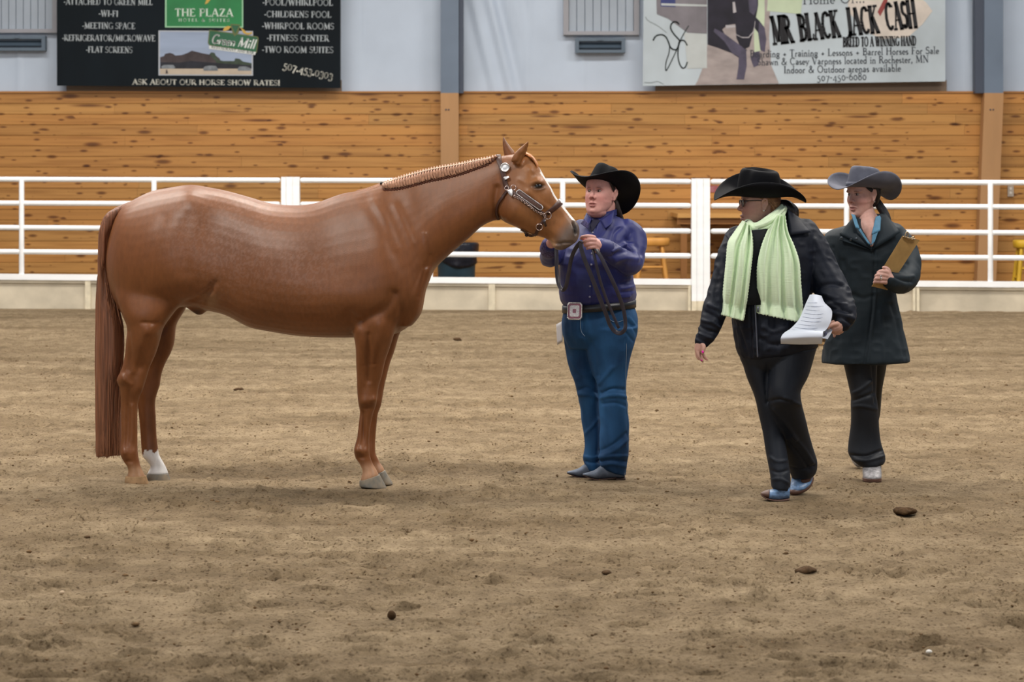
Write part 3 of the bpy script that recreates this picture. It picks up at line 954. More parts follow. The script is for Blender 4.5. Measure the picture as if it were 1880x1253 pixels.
# muscle and bone relief on the near side
blob(me, [(c0, c1, c2, c3, c4, 1.5 * c5) for c0, c1, c2, c3, c4, c5 in [(690, 470, 48, 75, 18, .014), (640, 545, 45, 30, 10, .010), (735, 440, 22, 70, -12, -.004), (665, 395, 30, 38, 20, .008), (600, 430, 45, 90, 5, -.006), (285, 450, 60, 85, -15, .012), (350, 372, 26, 30, 0, .008), (385, 420, 34, 50, 0, -.010),
          (430, 470, 40, 60, 0, -.006), (520, 520, 90, 75, 0, .010), (330, 520, 30, 30, 0, .008), (262, 625, 18, 26, 0, .006), (276, 606, 14, 12, 0, .006), (690, 625, 16, 22, 0, .006), (705, 610, 14, 26, -20, .008), (780, 430, 22, 70, 35, .006), (860, 380, 45, 30, -35, .006), (760, 540, 18, 34, 10, .008),
          (936, 385, 27, 26, 0, .010), (985, 322, 9, 10, 0, -.007), (950, 318, 16, 20, 0, -.004), (1030, 400, 16, 12, 50, -.005), (1012, 385, 14, 16, 0, -.003), (990, 331, 10, 5, 35, .006), (972, 352, 10, 8, 0, .004), (1046, 420, 12, 14, 0, .004), (1020, 450, 7, 7, 0, .004)]])
sculpt(me, [(q0, q1, 1.1 * q2) for q0, q1, q2 in [([(642, 578), (652, 588), (664, 592)], 9, -.010), ([(662, 590), (685, 580), (712, 562), (722, 540)], 9, -.010), ([(672, 365), (692, 395), (708, 420), (722, 452), (738, 490)], 12, -.004), ([(686, 372), (704, 400), (718, 432), (728, 455)], 9, .005),
            ([(738, 372), (752, 405), (764, 440), (770, 470)], 12, -.003), ([(726, 380), (742, 415), (755, 445)], 8, .004), ([(780, 430), (784, 465), (786, 500)], 4, .005), ([(790, 470), (778, 510), (770, 545)], 5, -.006), ([(728, 540), (736, 575), (732, 605)], 6, -.007),
            ([(388, 535), (360, 548), (338, 558), (312, 590), (296, 612)], 5, -.006), ([(395, 520), (380, 540), (372, 556)], 6, -.009), ([(262, 593), (278, 594), (296, 594)], 4, -.006), ([(300, 400), (282, 450), (262, 510), (248, 560)], 12, -.004), ([(345, 400), (335, 450), (340, 500)], 14, -.006),
            ([(236, 610), (240, 650), (236, 680)], 4, -.005), ([(226, 690), (232, 700), (240, 706)], 4, .005), ([(248, 690), (256, 676)], 6, -.004), ([(236, 720), (240, 740)], 4, -.003), ([(233, 745), (234, 800), (231, 822)], 2.5, -.004), ([(242, 745), (242, 810)], 3, .003), ([(228, 822), (230, 830)], 4, .004),
            ([(676, 615), (677, 660), (678, 700)], 4, -.006), ([(668, 672), (690, 668)], 2.5, -.002), ([(668, 758), (667, 800), (662, 825)], 2.5, -.004), ([(672, 735), (684, 735)], 6, .003), ([(655, 828), (660, 826)], 5, .005), ([(643, 618), (650, 600), (660, 592)], 5, -.005),
            ([(912, 345), (908, 375), (912, 400), (922, 406)], 6, -.014), ([(922, 362), (916, 385), (922, 402)], 3, .004), ([(1000, 440), (1020, 448), (1036, 446), (1050, 446)], 2.2, -.008), ([(1022, 446), (1030, 452)], 3, -.004), ([(970, 352), (990, 372), (1010, 384)], 4, .004), ([(975, 368), (995, 385)], 6, -.004),
            ([(1053, 411), (1057, 418), (1057, 428)], 3.2, -.020), ([(1049, 411), (1050, 420), (1053, 431)], 2.2, .006), ([(978, 336), (986, 333), (996, 338)], 2.5, .006), ([(978, 346), (988, 349), (998, 345)], 2.2, .005), ([(981, 342), (988, 342), (995, 341)], 4.2, -.009),
            ([(955, 330), (966, 336), (974, 340)], 4, .003), ([(945, 300), (952, 296), (957, 284)], 3, -.006), ([(958, 299), (964, 281), (969, 266)], 2, -.007), ([(975, 312), (984, 322)], 4, .004)]])
relax(me, 2)
blob(me, [(275, 608, 13, 14, 0, .010), (256, 640, 8, 26, 8, .006), (262, 672, 16, 10, 0, -.010), (226, 697, 8, 9, 0, .010), (246, 700, 9, 16, 0, -.006), (258, 712, 7, 14, 0, .008), (236, 760, 3, 34, 0, -.006), (246, 775, 3.5, 34, 0, .006), (227, 790, 3.5, 34, 0, .005), (230, 832, 7, 8, 0, .008), (244, 830, 6, 8, 0, .005), (236, 848, 8, 4, 0, -.006),
          (664, 640, 8, 30, 0, .008), (677, 650, 6.5, 44, 2, -.006), (694, 640, 10, 34, 8, .009), (673, 694, 4, 16, 0, -.007), (664, 700, 6, 14, 0, .004), (686, 734, 6, 7, 0, .009), (668, 738, 7, 8, 0, .007), (676, 750, 12, 4, 0, -.006), (667, 784, 3, 26, 0, -.007), (673.5, 784, 3.5, 28, 0, .006), (661, 790, 3.2, 26, 0, .005), (657, 826, 6, 7, 0, .009), (670, 828, 6, 7, 0, .006), (662, 841, 8, 4, 0, -.006),
          (700, 595, 16, 14, -20, .010), (660, 600, 10, 8, 0, -.008), (646, 606, 5, 12, 0, -.008)])
relax(me, 2)

co, nr = get_co(me), normals(me)
x, y = pix(co)
n1 = noise3(co[:, 0] * 5, co[:, 1] * 5, co[:, 2] * 5)
n2 = noise3(co[:, 0] * 60, co[:, 1] * 60, co[:, 2] * 60)
BASE = np.array(s2l(124, 75, 40))
col = np.tile(BASE, (len(co), 1)) * (.84 + .20 * n1 + .16 * noise3(co[:, 0] * 2.3 + 4, co[:, 1] * 2.3, co[:, 2] * 2.3))[:, None]
def blend(c, w):
    global col
    w = np.clip(w, 0, 1)[:, None]
    col = col * (1 - w) + np.array(c) * w
def spot(cx, cy, rx, ry): return np.exp(-((x - cx) / rx) ** 2 - ((y - cy) / ry) ** 2)
# paler speckle on the flank and barrel; lighter head and legs; grey muzzle; white markings
pale_speckle = (spot(430, 450, 75, 90) + .8 * spot(560, 490, 70, 70) + .5 * spot(330, 420, 50, 60)) * (.35 + .65 * (noise3(co[:, 0] * 130, co[:, 1] * 40, co[:, 2] * 130) > .55))
blend(s2l(150, 114, 96), .50 * pale_speckle)
blend(s2l(160, 106, 60), .65 * np.clip((x - 925) / 40, 0, 1) * np.clip((x - 925) / 10, 0, 1))
blend(s2l(104, 92, 84), np.clip((x * .82 + y * .57 - (1024 * .82 + 420 * .57)) / 17, 0, 1) * .85)
blend(s2l(40, 34, 32), spot(1056, 421, 5, 10) * 1.2)
blend(s2l(196, 150, 110), spot(1014, 447, 7, 8))
blend(s2l(44, 32, 26), 1.2 * np.exp(-((x - 988) / 12) ** 2 - ((y - 342.5) / 6.5) ** 2))
blend(s2l(186, 142, 108), np.clip((y - 846) / 14, 0, 1) * (x > 640) * .85)
blend(s2l(156, 118, 84), np.clip((y - 848) / 16, 0, 1) * (x < 270) * .8)
ctr = np.array([YH(v) for v in x]) if False else None
yc = 14.27 + (690 - x) * np.where(x < 690, .0006, .0004)
blend(s2l(52, 36, 28), .9 * spot(361, 574, 11, 7) * (y > 562))
blend(s2l(160, 126, 92), .6 * spot(388, 553, 14, 13))
# blaze: runs down the front of the face, a little way over both sides of its middle
faceline = np.interp(y, [308, 330, 357, 377, 408], [989, 1003, 1018, 1033, 1058])
hlf = np.interp(y, [308, 318, 345, 380, 402, 406], [.008, .044, .046, .044, .036, .01])
bl = (x > 975) & (np.abs(co[:, 1] - yc) < hlf) & (x > faceline - 4.5) & (y < 406) & (y > 308)
blend((.82, .78, .74), bl.astype(float))
# white sock on the far hind leg
far_hind = (x > 252) & (x < 318) & (co[:, 1] > yc + .0)
sock = far_hind & (y > np.interp(x, [258, 266, 276, 284, 290], [842, 826, 828, 832, 824]) + (n2 - .5) * 6)
blend((.80, .78, .76), sock.astype(float))
paint(me, np.clip(col, 0, 1))
HIDE = mat('horse_coat', (.3, .13, .06), .42, .42, .16, 34, (1.6, 1, .6), bump=.0004, bscale=330, bstretch=(.35, 1, 1), attr=True)
body = make('body', me, HIDE, horse)
bv = None
def bvh_of(objs):
    vs, fs = [], []
    for o in objs:
        off = ORIGIN.get(o.name, np.zeros(3))
        b = len(vs)
        c = get_co(o.data) + off
        vs.extend(c.tolist())
        fs.extend([[b + i for i in p.vertices] for p in o.data.polygons])
    return BVHTree.FromPolygons(vs, fs)
HB = bvh_of([body])
def hit(bvh, px, py, default=None):
    """where the ray of pixel px, py first meets the surface, and the surface's direction there"""
    o = Vector((0, 0, CAMH))
    d = (P(px, py, 10) - o).normalized()
    loc, n, i, dist = bvh.ray_cast(o, d)
    if loc is None:
        return (P(px, py, default), Vector((0, -1, 0))) if default else (None, None)
    return loc, n

# hooves
HOOF = mat('hoof_horn', s2l(104, 102, 96), .75, .3, .0, 26, (1, 1, .6), bump=.002, bscale=40, col2=s2l(142, 128, 108))
HOOF_D = mat('hoof_dusty', s2l(142, 114, 84), .95, .1, .25, 25)
for k, st, m in (('hn', [(230.5, 875, 268, 874, .046), (229.5, 880, 270, 880, .053), (229, 887, 273, 888.5, .058), (230, 889, 272, 890, .05)], HOOF_D),
                 ('hf', [(270, 870, 309.5, 870.5, .048), (268.5, 876, 311, 877, .054), (268, 883, 313, 884, .056), (270, 884, 311, 885, .05)], HOOF),
                 ('fn', [(660, 883.5, 697, 871.5, .048), (659.5, 887, 702, 881, .055), (660, 892, 709.5, 895.5, .062), (662, 894, 708, 897.5, .055)], HOOF),
                 ('ff', [(680, 875, 707, 863.5, .046), (681, 880, 713, 874, .053), (682, 886, 721, 888, .058), (684, 888, 719, 890, .05)], HOOF)):
    mb = MB()
    Y = YH(FOOTX[k]) + {'hn': -.09, 'hf': .09, 'fn': -.07, 'ff': .07}[k]
    loft(mb, [(a, b, c, d, w, Y, 2.4) for a, b, c, d, w in st], 28, 4)
    make('hoof', mb, m, horse)

# eye
for sgn in (-1,):
    p, n = hit(HB, 988, 342)
    mb = MB(); mb.ball(p + Vector((0, .0075, 0)), (.0215, .014, .0155), 12)
    make('eye', mb, mat('horse_eye', s2l(18, 12, 10), .06, .8), horse)
mb = MB()
q = P(988, 342, YH(988) + .098); mb.ball(q, (.0215, .014, .0155), 12)
make('eye', mb, bpy.data.materials['horse_eye'], horse)

# tail: a full switch of hair hanging from the dock
HAIR_T = mat('tail_hair', s2l(122, 78, 54), .5, .4, .45, 34, (3.2, 3.2, .08), bump=.006, bscale=90, bstretch=(1, 1, .03))
mb = MB()
TL = [(236, 371, 243, 380, .03), (222, 377, 236, 384, .045), (208, 384, 226, 394, .055), (194, 394, 214, 408, .06), (186, 410, 207, 424, .062), (182.5, 432, 203, 440, .064), (181, 470, 200, 470, .066), (180, 511, 203, 511, .07), (178.5, 550, 213, 550, .075),
      (176.5, 600, 226, 600, .08), (175, 654, 227, 654, .08), (176, 710, 221, 710, .075), (175.5, 770, 221, 770, .07), (176, 820, 220.5, 820, .06), (178, 838, 219, 836, .05)]
loft(mb, [(a, b, c, d, w, 14.60 if b > 500 else 14.575, 2.2) for a, b, c, d, w in TL], 40, 5)
tl = mesh_from('tail', mb, HAIR_T)
co, nr = get_co(tl), normals(tl)
x, y = pix(co)
s = noise3(co[:, 0] * 70, co[:, 1] * 70, co[:, 2] * 1.3) - .5 + .6 * (noise3(co[:, 0] * 170, co[:, 1] * 170, co[:, 2] * 2.5) - .5)
set_co(tl, co + nr * (s * .014 * np.clip((y - 380) / 60, 0, 1))[:, None])
tail = make('tail', tl, HAIR_T, horse)
mb = MB()
for i in range(150):
    f = RNG.random(); dY = RNG.uniform(-.075, .075) * math.sqrt(max(.05, 1 - (2 * f - 1) ** 2))
    pts = []
    for y0 in (520, 600, 680, 760, 825, 838 + RNG.uniform(-6, 5)):
        xl, xr = np.interp(y0, [511, 600, 654, 710, 838], [180, 176.5, 175, 176, 178]), np.interp(y0, [511, 550, 600, 654, 710, 838], [203, 213, 226, 227, 221, 219])
        pts.append(P(xl + (xr - xl) * f + RNG.uniform(-.8, .8), y0, 14.60 + dY))
    mb.tube(pts, [.002, .003, .003, .0025, .002, .0008], 5, sub=2)
make('tail_strands', mb, mat('tail_strand', s2l(140, 92, 64), .45, .45, .35, 60, (3, 3, .1)), tail)

# banded mane: short locks, each caught by a pale band at the crest
MANE = mat('mane_hair', s2l(166, 120, 92), .5, .4, .4, 90, (2, 2, .2), bump=.002, bscale=200, bstretch=(2, 2, .1))
MANE_U = mat('mane_under', s2l(84, 44, 28), .7, .3, .3, 60)
BAND = mat('mane_band', s2l(236, 214, 190), .5)
CREST = [(700, 337), (718, 330.5), (744, 322), (769, 315), (795, 308.5), (820.5, 304), (846, 299.5), (871.6, 294), (897, 289), (912, 286)]
HANG = [(712, 349), (735, 346), (760, 340), (790, 332), (820, 326), (850, 318.5), (875, 310), (895, 303), (905, 297), (914, 291)]
cr_, hg_ = spline(CREST, 10), spline(HANG, 10)
cl = np.concatenate([[0], np.cumsum(np.hypot(*np.diff(cr_, axis=0).T))]); cl /= cl[-1]
hl = np.linspace(0, 1, len(hg_))
mb, mbb, mbu = MB(), MB(), MB()
nl = 42
for i in range(nl):
    f = (i + .5) / nl
    cx, cy = np.interp(f, cl, cr_[:, 0]), np.interp(f, cl, cr_[:, 1])
    hx = cx + 2.5 + 3 * (f < .08)
    hy = np.interp(hx, hg_[:, 0], hg_[:, 1])
    Y0 = YH(cx)
    wy = .085 - .02 * f
    top = P(cx, cy - 1.5, Y0 + .012)
    knot = P(cx + .3, cy + 3, Y0 - .024)
    p1, n1_ = hit(HB, cx + (hx - cx) * .45, cy + 3 + (hy - cy) * .45, Y0 - .05)
    p2, n2_ = hit(HB, hx, hy - 1, Y0 - .07)
    for k in range(7):
        a = (k - 3) / 3
        off = Vector((a * .0042, 0, -.001 * a * a))
        off2 = Vector((a * .0060 + RNG.uniform(-.001, .001), 0, RNG.uniform(-.005, .004)))
        mb.tube([top + off * .3, knot + off * .25 + Vector((0, -.004, 0)), p1 + n1_ * .018 + off * .8, p2 + n2_ * (.010) + off2 * .85], [.0032, .0024, .0040, .0015], 6, sub=3)
    mbb.tube([P(cx - 1.2, cy + 1.5, Y0 - .020), P(cx + 1.6, cy + 1.8, Y0 - .026)], .0034, 6, sub=1)
    mbu.tube([P(cx - 2, cy + 5, Y0 - .02), p2 + n2_ * .003 + Vector((-.006, 0, -.006)), p2 + n2_ * .003 + Vector((.006, 0, -.008))], [.004, .006, .004], 6, sub=2)
mb.tube([P(a, b + 3.2, YH(a)) for a, b in CREST], .008, 10, sub=3)
mane = make('mane', mb, MANE, horse)
make('mane_banding', mbb, BAND, mane)
make('mane_underhair', mbu, MANE_U, mane)
mb = MB()
for k in range(5):
    mb.tube([P(702, 337 + k * .8, YH(700) - .004 * k), P(690, 341 + k, YH(690) - .006 * k - .01), P(672, 347 + k * 1.2, YH(672) - .008 * k - .012), P(655, 350 + k, YH(655) - .006 * k - .01)], [.006, .005, .004, .002], 6)
make('mane_tail_end', mb, MANE, mane)
mb = MB(); mb.ball(P(700.5, 337, YH(700) - .015), (.009, .012, .009), 8)
make('mane_knot', mb, mat('mane_knot', s2l(30, 22, 20), .5), mane)
# forelock lying between the ears down the forehead
mb = MB()
for k in range(24):
    d = (k - 12) / 12
    Y = YH(960) - .012 * d - .01
    pts = [P(948 + RNG.uniform(-3, 3), 281, Y), P(965, 281 + abs(d) * 2, YH(965) - .022 * d - .01), P(977, 288 + abs(d) * 3, YH(977) - .034 * d - .012), P(986, 300 + abs(d) * 4, YH(986) - .04 * d - .012), P(989 - abs(d) * 5 + RNG.uniform(-1, 1), 311 + RNG.uniform(-4, 2), YH(988) - .036 * d - .01)]
    mb.tube(pts, [.004, .006, .006, .004, .0012], 6)
make('forelock', mb, mat('forelock_hair', s2l(190, 126, 78), .45, .4, .3, 60, (2, 2, .4)), horse)

# ---- show halter
LEATHER = mat('halter_leather', s2l(72, 44, 34), .4, .45, .2, 40, bump=.0006, bscale=300)
SILVER = mat('halter_silver', (.78, .76, .76), .28, .5, .12, 160, metal=1, bump=.0015, bscale=420)
ROSE = mat('halter_chain_metal', (.70, .55, .50), .25, .5, metal=1)
halter = root('halter_tmp', horse.location, 'x', 'x')
bpy.data.objects.remove(halter)
def strap(path, width, lift=.006, sub=6, thick=.005, parent=None, name='strap', m=LEATHER, mirror=False, over=None):
    pp = spline(np.array(path, float), sub) if len(path) > 2 else np.array([np.array(path[0]) + (np.array(path[1]) - np.array(path[0])) * t for t in np.linspace(0, 1, sub + 2)])
    pts, nn = [], []
    for a, b in pp:
        p, n = hit(HB, a, b, YH(a) - .02)
        pts.append(p + n * lift); nn.append(n)
    nn = [sum(nn[max(0, i - 2):i + 3], Vector()) .normalized() for i in range(len(nn))]
    mb = MB()
    if over is not None:      # carry the strap over the horse's middle and down the far side
        n0 = P(over[0][0], over[0][1], YH(over[0][0])); p0 = pts[0]
        ctr = []
        for t in np.linspace(-1, 1, 9)[1:-1]:
            k = math.sqrt(1 - t * t) if abs(t) < 1 else 0
            q = p0.lerp(n0, k)
            ctr.append(Vector((q.x, n0.y - t * (n0.y - p0.y) , q.z)))
        fp = [Vector((p.x, 2 * YH(940 + p.x * F / p.y) - p.y, p.z)) for p in pts[::-1]]
        fn = [Vector((n.x, -n.y, n.z)) for n in nn[::-1]]
        cn = []
        for t in np.linspace(-1, 1, 9)[1:-1]:
            k = math.sqrt(1 - t * t)
            cn.append(Vector((0, -t, k)) if over[0][1] < 300 else Vector((.8 * k, -t, .6 * k)))
        pts, nn = fp + ctr + pts, fn + cn + nn
    mb.ribbon(pts, nn, width, thick)
    return mb
hal = make('halter', strap([(915.5, 291), (917, 298), (920, 306), (925, 325), (929, 340), (933, 346), (938, 354)], .024, over=[(915.5, 284.5)]), LEATHER, horse)
def part(nm, mb_, m=LEATHER):
    return make(nm, mb_, m, hal)
part('cheek_strap', strap([(936, 351), (946, 357), (962, 369), (980, 383), (994, 392), (1001, 398)], .022))
part('noseband', strap([(1004, 392), (1014, 384), (1022, 376), (1027, 370.5)], .024, over=[(1030.5, 372)]))
part('throat_strap', strap([(934, 346), (928, 356), (922, 364), (915, 376), (912.5, 390), (915, 402)], .014))
part('chin_strap', strap([(1002, 398), (997, 406), (992, 413), (987, 422), (984, 430)], .016))
part('jaw_strap', strap([(984, 431), (974, 429), (964, 424), (957, 420)], .015))
def disc(px, py, r, lift=.012, depth=.006, ry=None, ang=0, m=SILVER, nm='silver_concho', rim=True):
    p, n = hit(HB, px, py, YH(px) - .03)
    n = (n + Vector((0, -1.2, 0))).normalized()
    t = Vector((math.cos(math.radians(ang)), 0, -math.sin(math.radians(ang)))); t = (t - n * t.dot(n)).normalized(); s = n.cross(t)
    mb = MB()
    th = np.linspace(0, 2 * math.pi, 32, endpoint=False)
    ry = ry or r
    R = []
    for q, h in ((1, 0), (1, depth * .6), (.93, depth), (.82, depth), (.78, depth * .6), (.4, depth * .9), (.1, depth)):
        R.append([p + n * (lift + h) + t * (r * q * math.cos(a) * (1 + .05 * (math.cos(10 * a) if q > .8 else 0))) + s * (ry * q * math.sin(a)) for a in th])
    mb.rings(R)
    return part(nm, mb, m)
disc(927.5, 308.5, .0235, nm='silver_buckle')
mb = strap([(930.5, 325.5), (932.5, 330)], .027, lift=.012, thick=.006); part('silver_keeper', mb, SILVER)
mb = strap([(937.6, 350), (941.4, 362)], list(np.array([.024, .025, .025, .024, .021, .016, .010, .004])), lift=.014, thick=.006); part('silver_tip', mb, SILVER)
disc(1027, 370.8, .0125, lift=.010, nm='nose_concho')
# long engraved silver bar of the cheek
pa, na = hit(HB, 953.5, 352.5); pb, nb_ = hit(HB, 992, 380); pm, nm_ = hit(HB, 972, 366)
nbar = (na + nb_ + nm_ * 2).normalized()
lift = max(0, (pm - (pa + pb) / 2).dot(nbar)) + .014
pa, pb = pa + nbar * lift, pb + nbar * lift
tb = (pb - pa).normalized(); sbar = tb.cross(nbar).normalized()
def stadium(w, ext, d):
    out = []
    for t in np.linspace(-90, 90, 12): out.append(pb + tb * (ext * math.cos(math.radians(t))) + sbar * (w * math.sin(math.radians(t))) + nbar * d)
    for t in np.linspace(90, 270, 12): out.append(pa + tb * (ext * math.cos(math.radians(t))) + sbar * (w * math.sin(math.radians(t))) + nbar * d)
    return out
mb = MB(); mb.rings([stadium(.013, .013, -.014), stadium(.013, .013, .002), stadium(.011, .011, .004)])
bar = part('cheek_bar', mb, mat('cheek_bar_leather', s2l(104, 80, 74), .35, .5, .3, 300))
mb = MB()
per = stadium(.0125, .0125, .004); per.append(per[0])
dd = np.concatenate([[0], np.cumsum([(q - p).length for p, q in zip(per[:-1], per[1:])])])
for t in np.linspace(0, dd[-1], 66)[:-1]:
    i = min(int(np.searchsorted(dd, t, side='right')) - 1, len(per) - 2)
    mb.ball(per[i].lerp(per[i + 1], (t - dd[i]) / max(dd[i + 1] - dd[i], 1e-9)), .0027, 5)
part('cheek_bar_beads', mb, SILVER)
def ringm(px, py, r, nm, m=SILVER, a0=0, a1=360, tilt=0):
    p, n = hit(HB, px, py, YH(px) - .03)
    n = (n * .6 + Vector((0, -1, 0))).normalized()
    t = Vector((1, 0, 0)); t = (t - n * t.dot(n)).normalized(); s = n.cross(t)
    mb = MB()
    mb.tube([p + n * .011 + t * r * math.cos(math.radians(a)) + s * r * math.sin(math.radians(a)) for a in np.linspace(a0, a1, 20)], .0022, 8, sub=1)
    return part(nm, mb, m)
ringm(943, 345, .013, 'cheek_ring', ROSE)
ringm(931, 346, .010, 'throat_ring', ROSE)
ringm(1005, 396, .018, 'nose_ring', ROSE, 0, 360)
ringm(990, 416.5, .016, 'chin_buckle', ROSE)
# lead chain running along the cheek
mb = MB()
cp = spline(np.array([(945, 361), (955, 366), (968, 375), (980, 385), (990, 391), (999, 395), (1000, 403)], float), 6)
d_ = np.concatenate([[0], np.cumsum(np.hypot(*np.diff(cp, axis=0).T))])
nlk = 21
for i in range(nlk):
    t = (i + .5) / nlk * d_[-1]
    a, b = np.interp(t, d_, cp[:, 0]), np.interp(t, d_, cp[:, 1])
    a2, b2 = np.interp(t + 1, d_, cp[:, 0]), np.interp(t + 1, d_, cp[:, 1])
    p, n = hit(HB, a, b, YH(a) - .06); p2, _ = hit(HB, a2, b2, YH(a2) - .06)
    tg = (p2 - p).normalized() if (p2 - p).length > 1e-6 else Vector((1, 0, 0))
    s = n.cross(tg).normalized()
    u = (s if i % 2 == 0 else (s * .45 + n * .9)).normalized()
    mb.tube([p + n * .011 + tg * .0078 * math.cos(q) + u * .0048 * math.sin(q) for q in np.linspace(0, 2 * math.pi, 11)], .0017, 6, sub=1, caps=False)
part('lead_chain', mb, ROSE)
mb = MB()
mb.tube([P(962, 425, YH(965)), P(966, 431, YH(966) - .01), P(974, 434, YH(972) - .02), P(981, 433, YH(980) - .03)], .004, 8)
mb.ball(P(967, 432, YH(966) - .02), (.010, .012, .009), 8)
part('chain_clip', mb, mat('chain_clip', s2l(48, 30, 26), .4))
# ---------------------------------------------------------------- people
SKIN_M = mat('skin', (.5, .3, .24), .5, .4, .08, 60, attr=True, bump=.0004, bscale=400)
EYE_M = mat('eye_white', (.5, .45, .42), .2, .6, attr=True)

class Head:
    """frame of a head: centre pixel, depth, turn to the person's right as seen (yaw), chin up (pitch), tilt, size"""
    def __init__(s, px, py, Y, yaw, pitch=0, roll=0, size=1.0):
        a = math.radians(yaw)
        f = Vector((-math.sin(a), -math.cos(a), 0)); l = Vector((math.cos(a), -math.sin(a), 0)); u = Vector((0, 0, 1))
        p, r = math.radians(pitch), math.radians(roll)
        f, u = f * math.cos(p) + u * math.sin(p), u * math.cos(p) - f * math.sin(p)
        l, u = l * math.cos(r) + u * math.sin(r), u * math.cos(r) - l * math.sin(r)
        s.c, s.f, s.l, s.u, s.k = P(px, py, Y), f, l, u, size
    def at(s, f, l, u):
        return s.c + (s.f * f + s.l * l + s.u * u) * s.k
    def local(s, co):
        d = (co - np.array(s.c)) / s.k
        return d @ np.array(s.f), d @ np.array(s.l), d @ np.array(s.u)

def head_shape(mb, h, wide=1.0, jaw=1.0):
    sl = [(-.119, .074, .040, .020), (-.113, .084, .022, .034), (-.098, .090, -.002, .047), (-.075, .0895, -.035, .058), (-.045, .0905, -.062, .066), (-.012, .091, -.082, .0705), (.02, .089, -.094, .074), (.05, .092, -.098, .0755),
          (.075, .086, -.094, .072), (.095, .066, -.078, .060), (.107, .040, -.052, .042), (.113, .012, -.02, .018)]
    A = spline(sl, 3)
    R = []
    for u, ff, fb, w in A:
        w = w * wide * (jaw if u < -.04 else 1)
        c, a = (ff + fb) / 2, (ff - fb) / 2
        r = []
        for t in np.linspace(0, 2 * math.pi, 36, endpoint=False):
            ct, st = math.cos(t), math.sin(t)
            e = .86
            r.append(h.at(c + a * math.copysign(abs(ct) ** e, ct), w * math.copysign(abs(st) ** e, st), u))
        R.append(r)
    mb.rings(R)
    # nose
    mb.tube([h.at(.083, 0, .024), h.at(.091, 0, .008), h.at(.100, 0, -.010), h.at(.1055, 0, -.021)], [.006, .0075, .009, .0105], 12)
    for s_ in (-1, 1):
        mb.ball(h.at(.094, s_ * .0125, -.026), .0085, 8)
        mb.tube([h.at(.082, s_ * .012, .030), h.at(.084, s_ * .030, .034), h.at(.070, s_ * .052, .028)], [.006, .0075, .006], 8)
        for uu, ff in ((.0195, .0035), (.0052, .0032)):
            mb.tube([h.at(.078, s_ * .0165, .0125), h.at(.0835, s_ * .024, .0125 + (uu - .0125) * .8), h.at(.084, s_ * .031, uu), h.at(.080, s_ * .039, .0125 + (uu - .0125) * .75), h.at(.071, s_ * .047, .0115)], [ff * .8, ff, ff, ff, ff * .7], 8)
        # ear
        for (f0, u0, f1, u1, r0) in ((-.018, .028, -.006, .031, .006), (-.006, .031, .002, .018, .006), (-.018, .028, -.022, .006, .006), (-.022, .006, -.012, -.020, .006), (-.012, -.020, -.002, -.028, .007), (.002, .018, .000, .0, .006), (.000, .0, -.003, -.026, .006)):
            mb.tube([h.at(f0, s_ * (.085 if u0 > 0 else .078) * wide, u0), h.at(f1, s_ * (.085 if u1 > 0 else .078) * wide, u1)], r0, 7, sub=1)
        mb.ball(h.at(-.010, s_ * .074 * wide, .001), (.0165, .012, .027), 8, axes=(h.f, h.l, h.u))
    # lips and chin
    mb.tube([h.at(.083, -.0265, -.0625), h.at(.0945, -.011, -.0565), h.at(.0965, 0, -.0575), h.at(.0945, .011, -.0565), h.at(.083, .0265, -.0625)], [.003, .0052, .0055, .0052, .003], 8)
    mb.tube([h.at(.083, -.022, -.0665), h.at(.0935, -.010, -.0715), h.at(.0955, 0, -.073), h.at(.0935, .010, -.0715), h.at(.083, .022, -.0665)], [.003, .0055, .0062, .0055, .003], 8)
    mb.ball(h.at(.079, 0, -.1), (.014, .022, .013), 8, axes=(h.f, h.l, h.u))

def face_detail(me, h, lid=.55):
    """eye hollows, nostrils, parting of the lips"""
    co, nr = get_co(me), normals(me)
    f, l, u = h.local(co)
    d = np.zeros(len(co))
    for s_ in (-1, 1):
        d -= .011 * np.exp(-((l - s_ * .031) / .015) ** 2 - ((u - .014) / .0085) ** 2) * (f > .03)
        d += .006 * np.exp(-((l - s_ * .042) / .022) ** 2 - ((u + .022) / .024) ** 2) * np.clip(f * 25, 0, 1)
        d -= .006 * np.exp(-((l - s_ * .0075) / .004) ** 2 - ((u + .033) / .004) ** 2) * (f > .08)
        d -= .006 * np.exp(-((l - s_ * .079) / .012) ** 2 - ((u - .008) / .012) ** 2 - ((f + .004) / .008) ** 2)
    d -= .0045 * np.exp(-(l / .021) ** 4 - ((u + .0645) / .0028) ** 2) * (f > .06)
    d -= .003 * np.exp(-(l / .012) ** 2 - ((u + .085) / .006) ** 2) * (f > .06)
    set_co(me, co + nr * d[:, None])

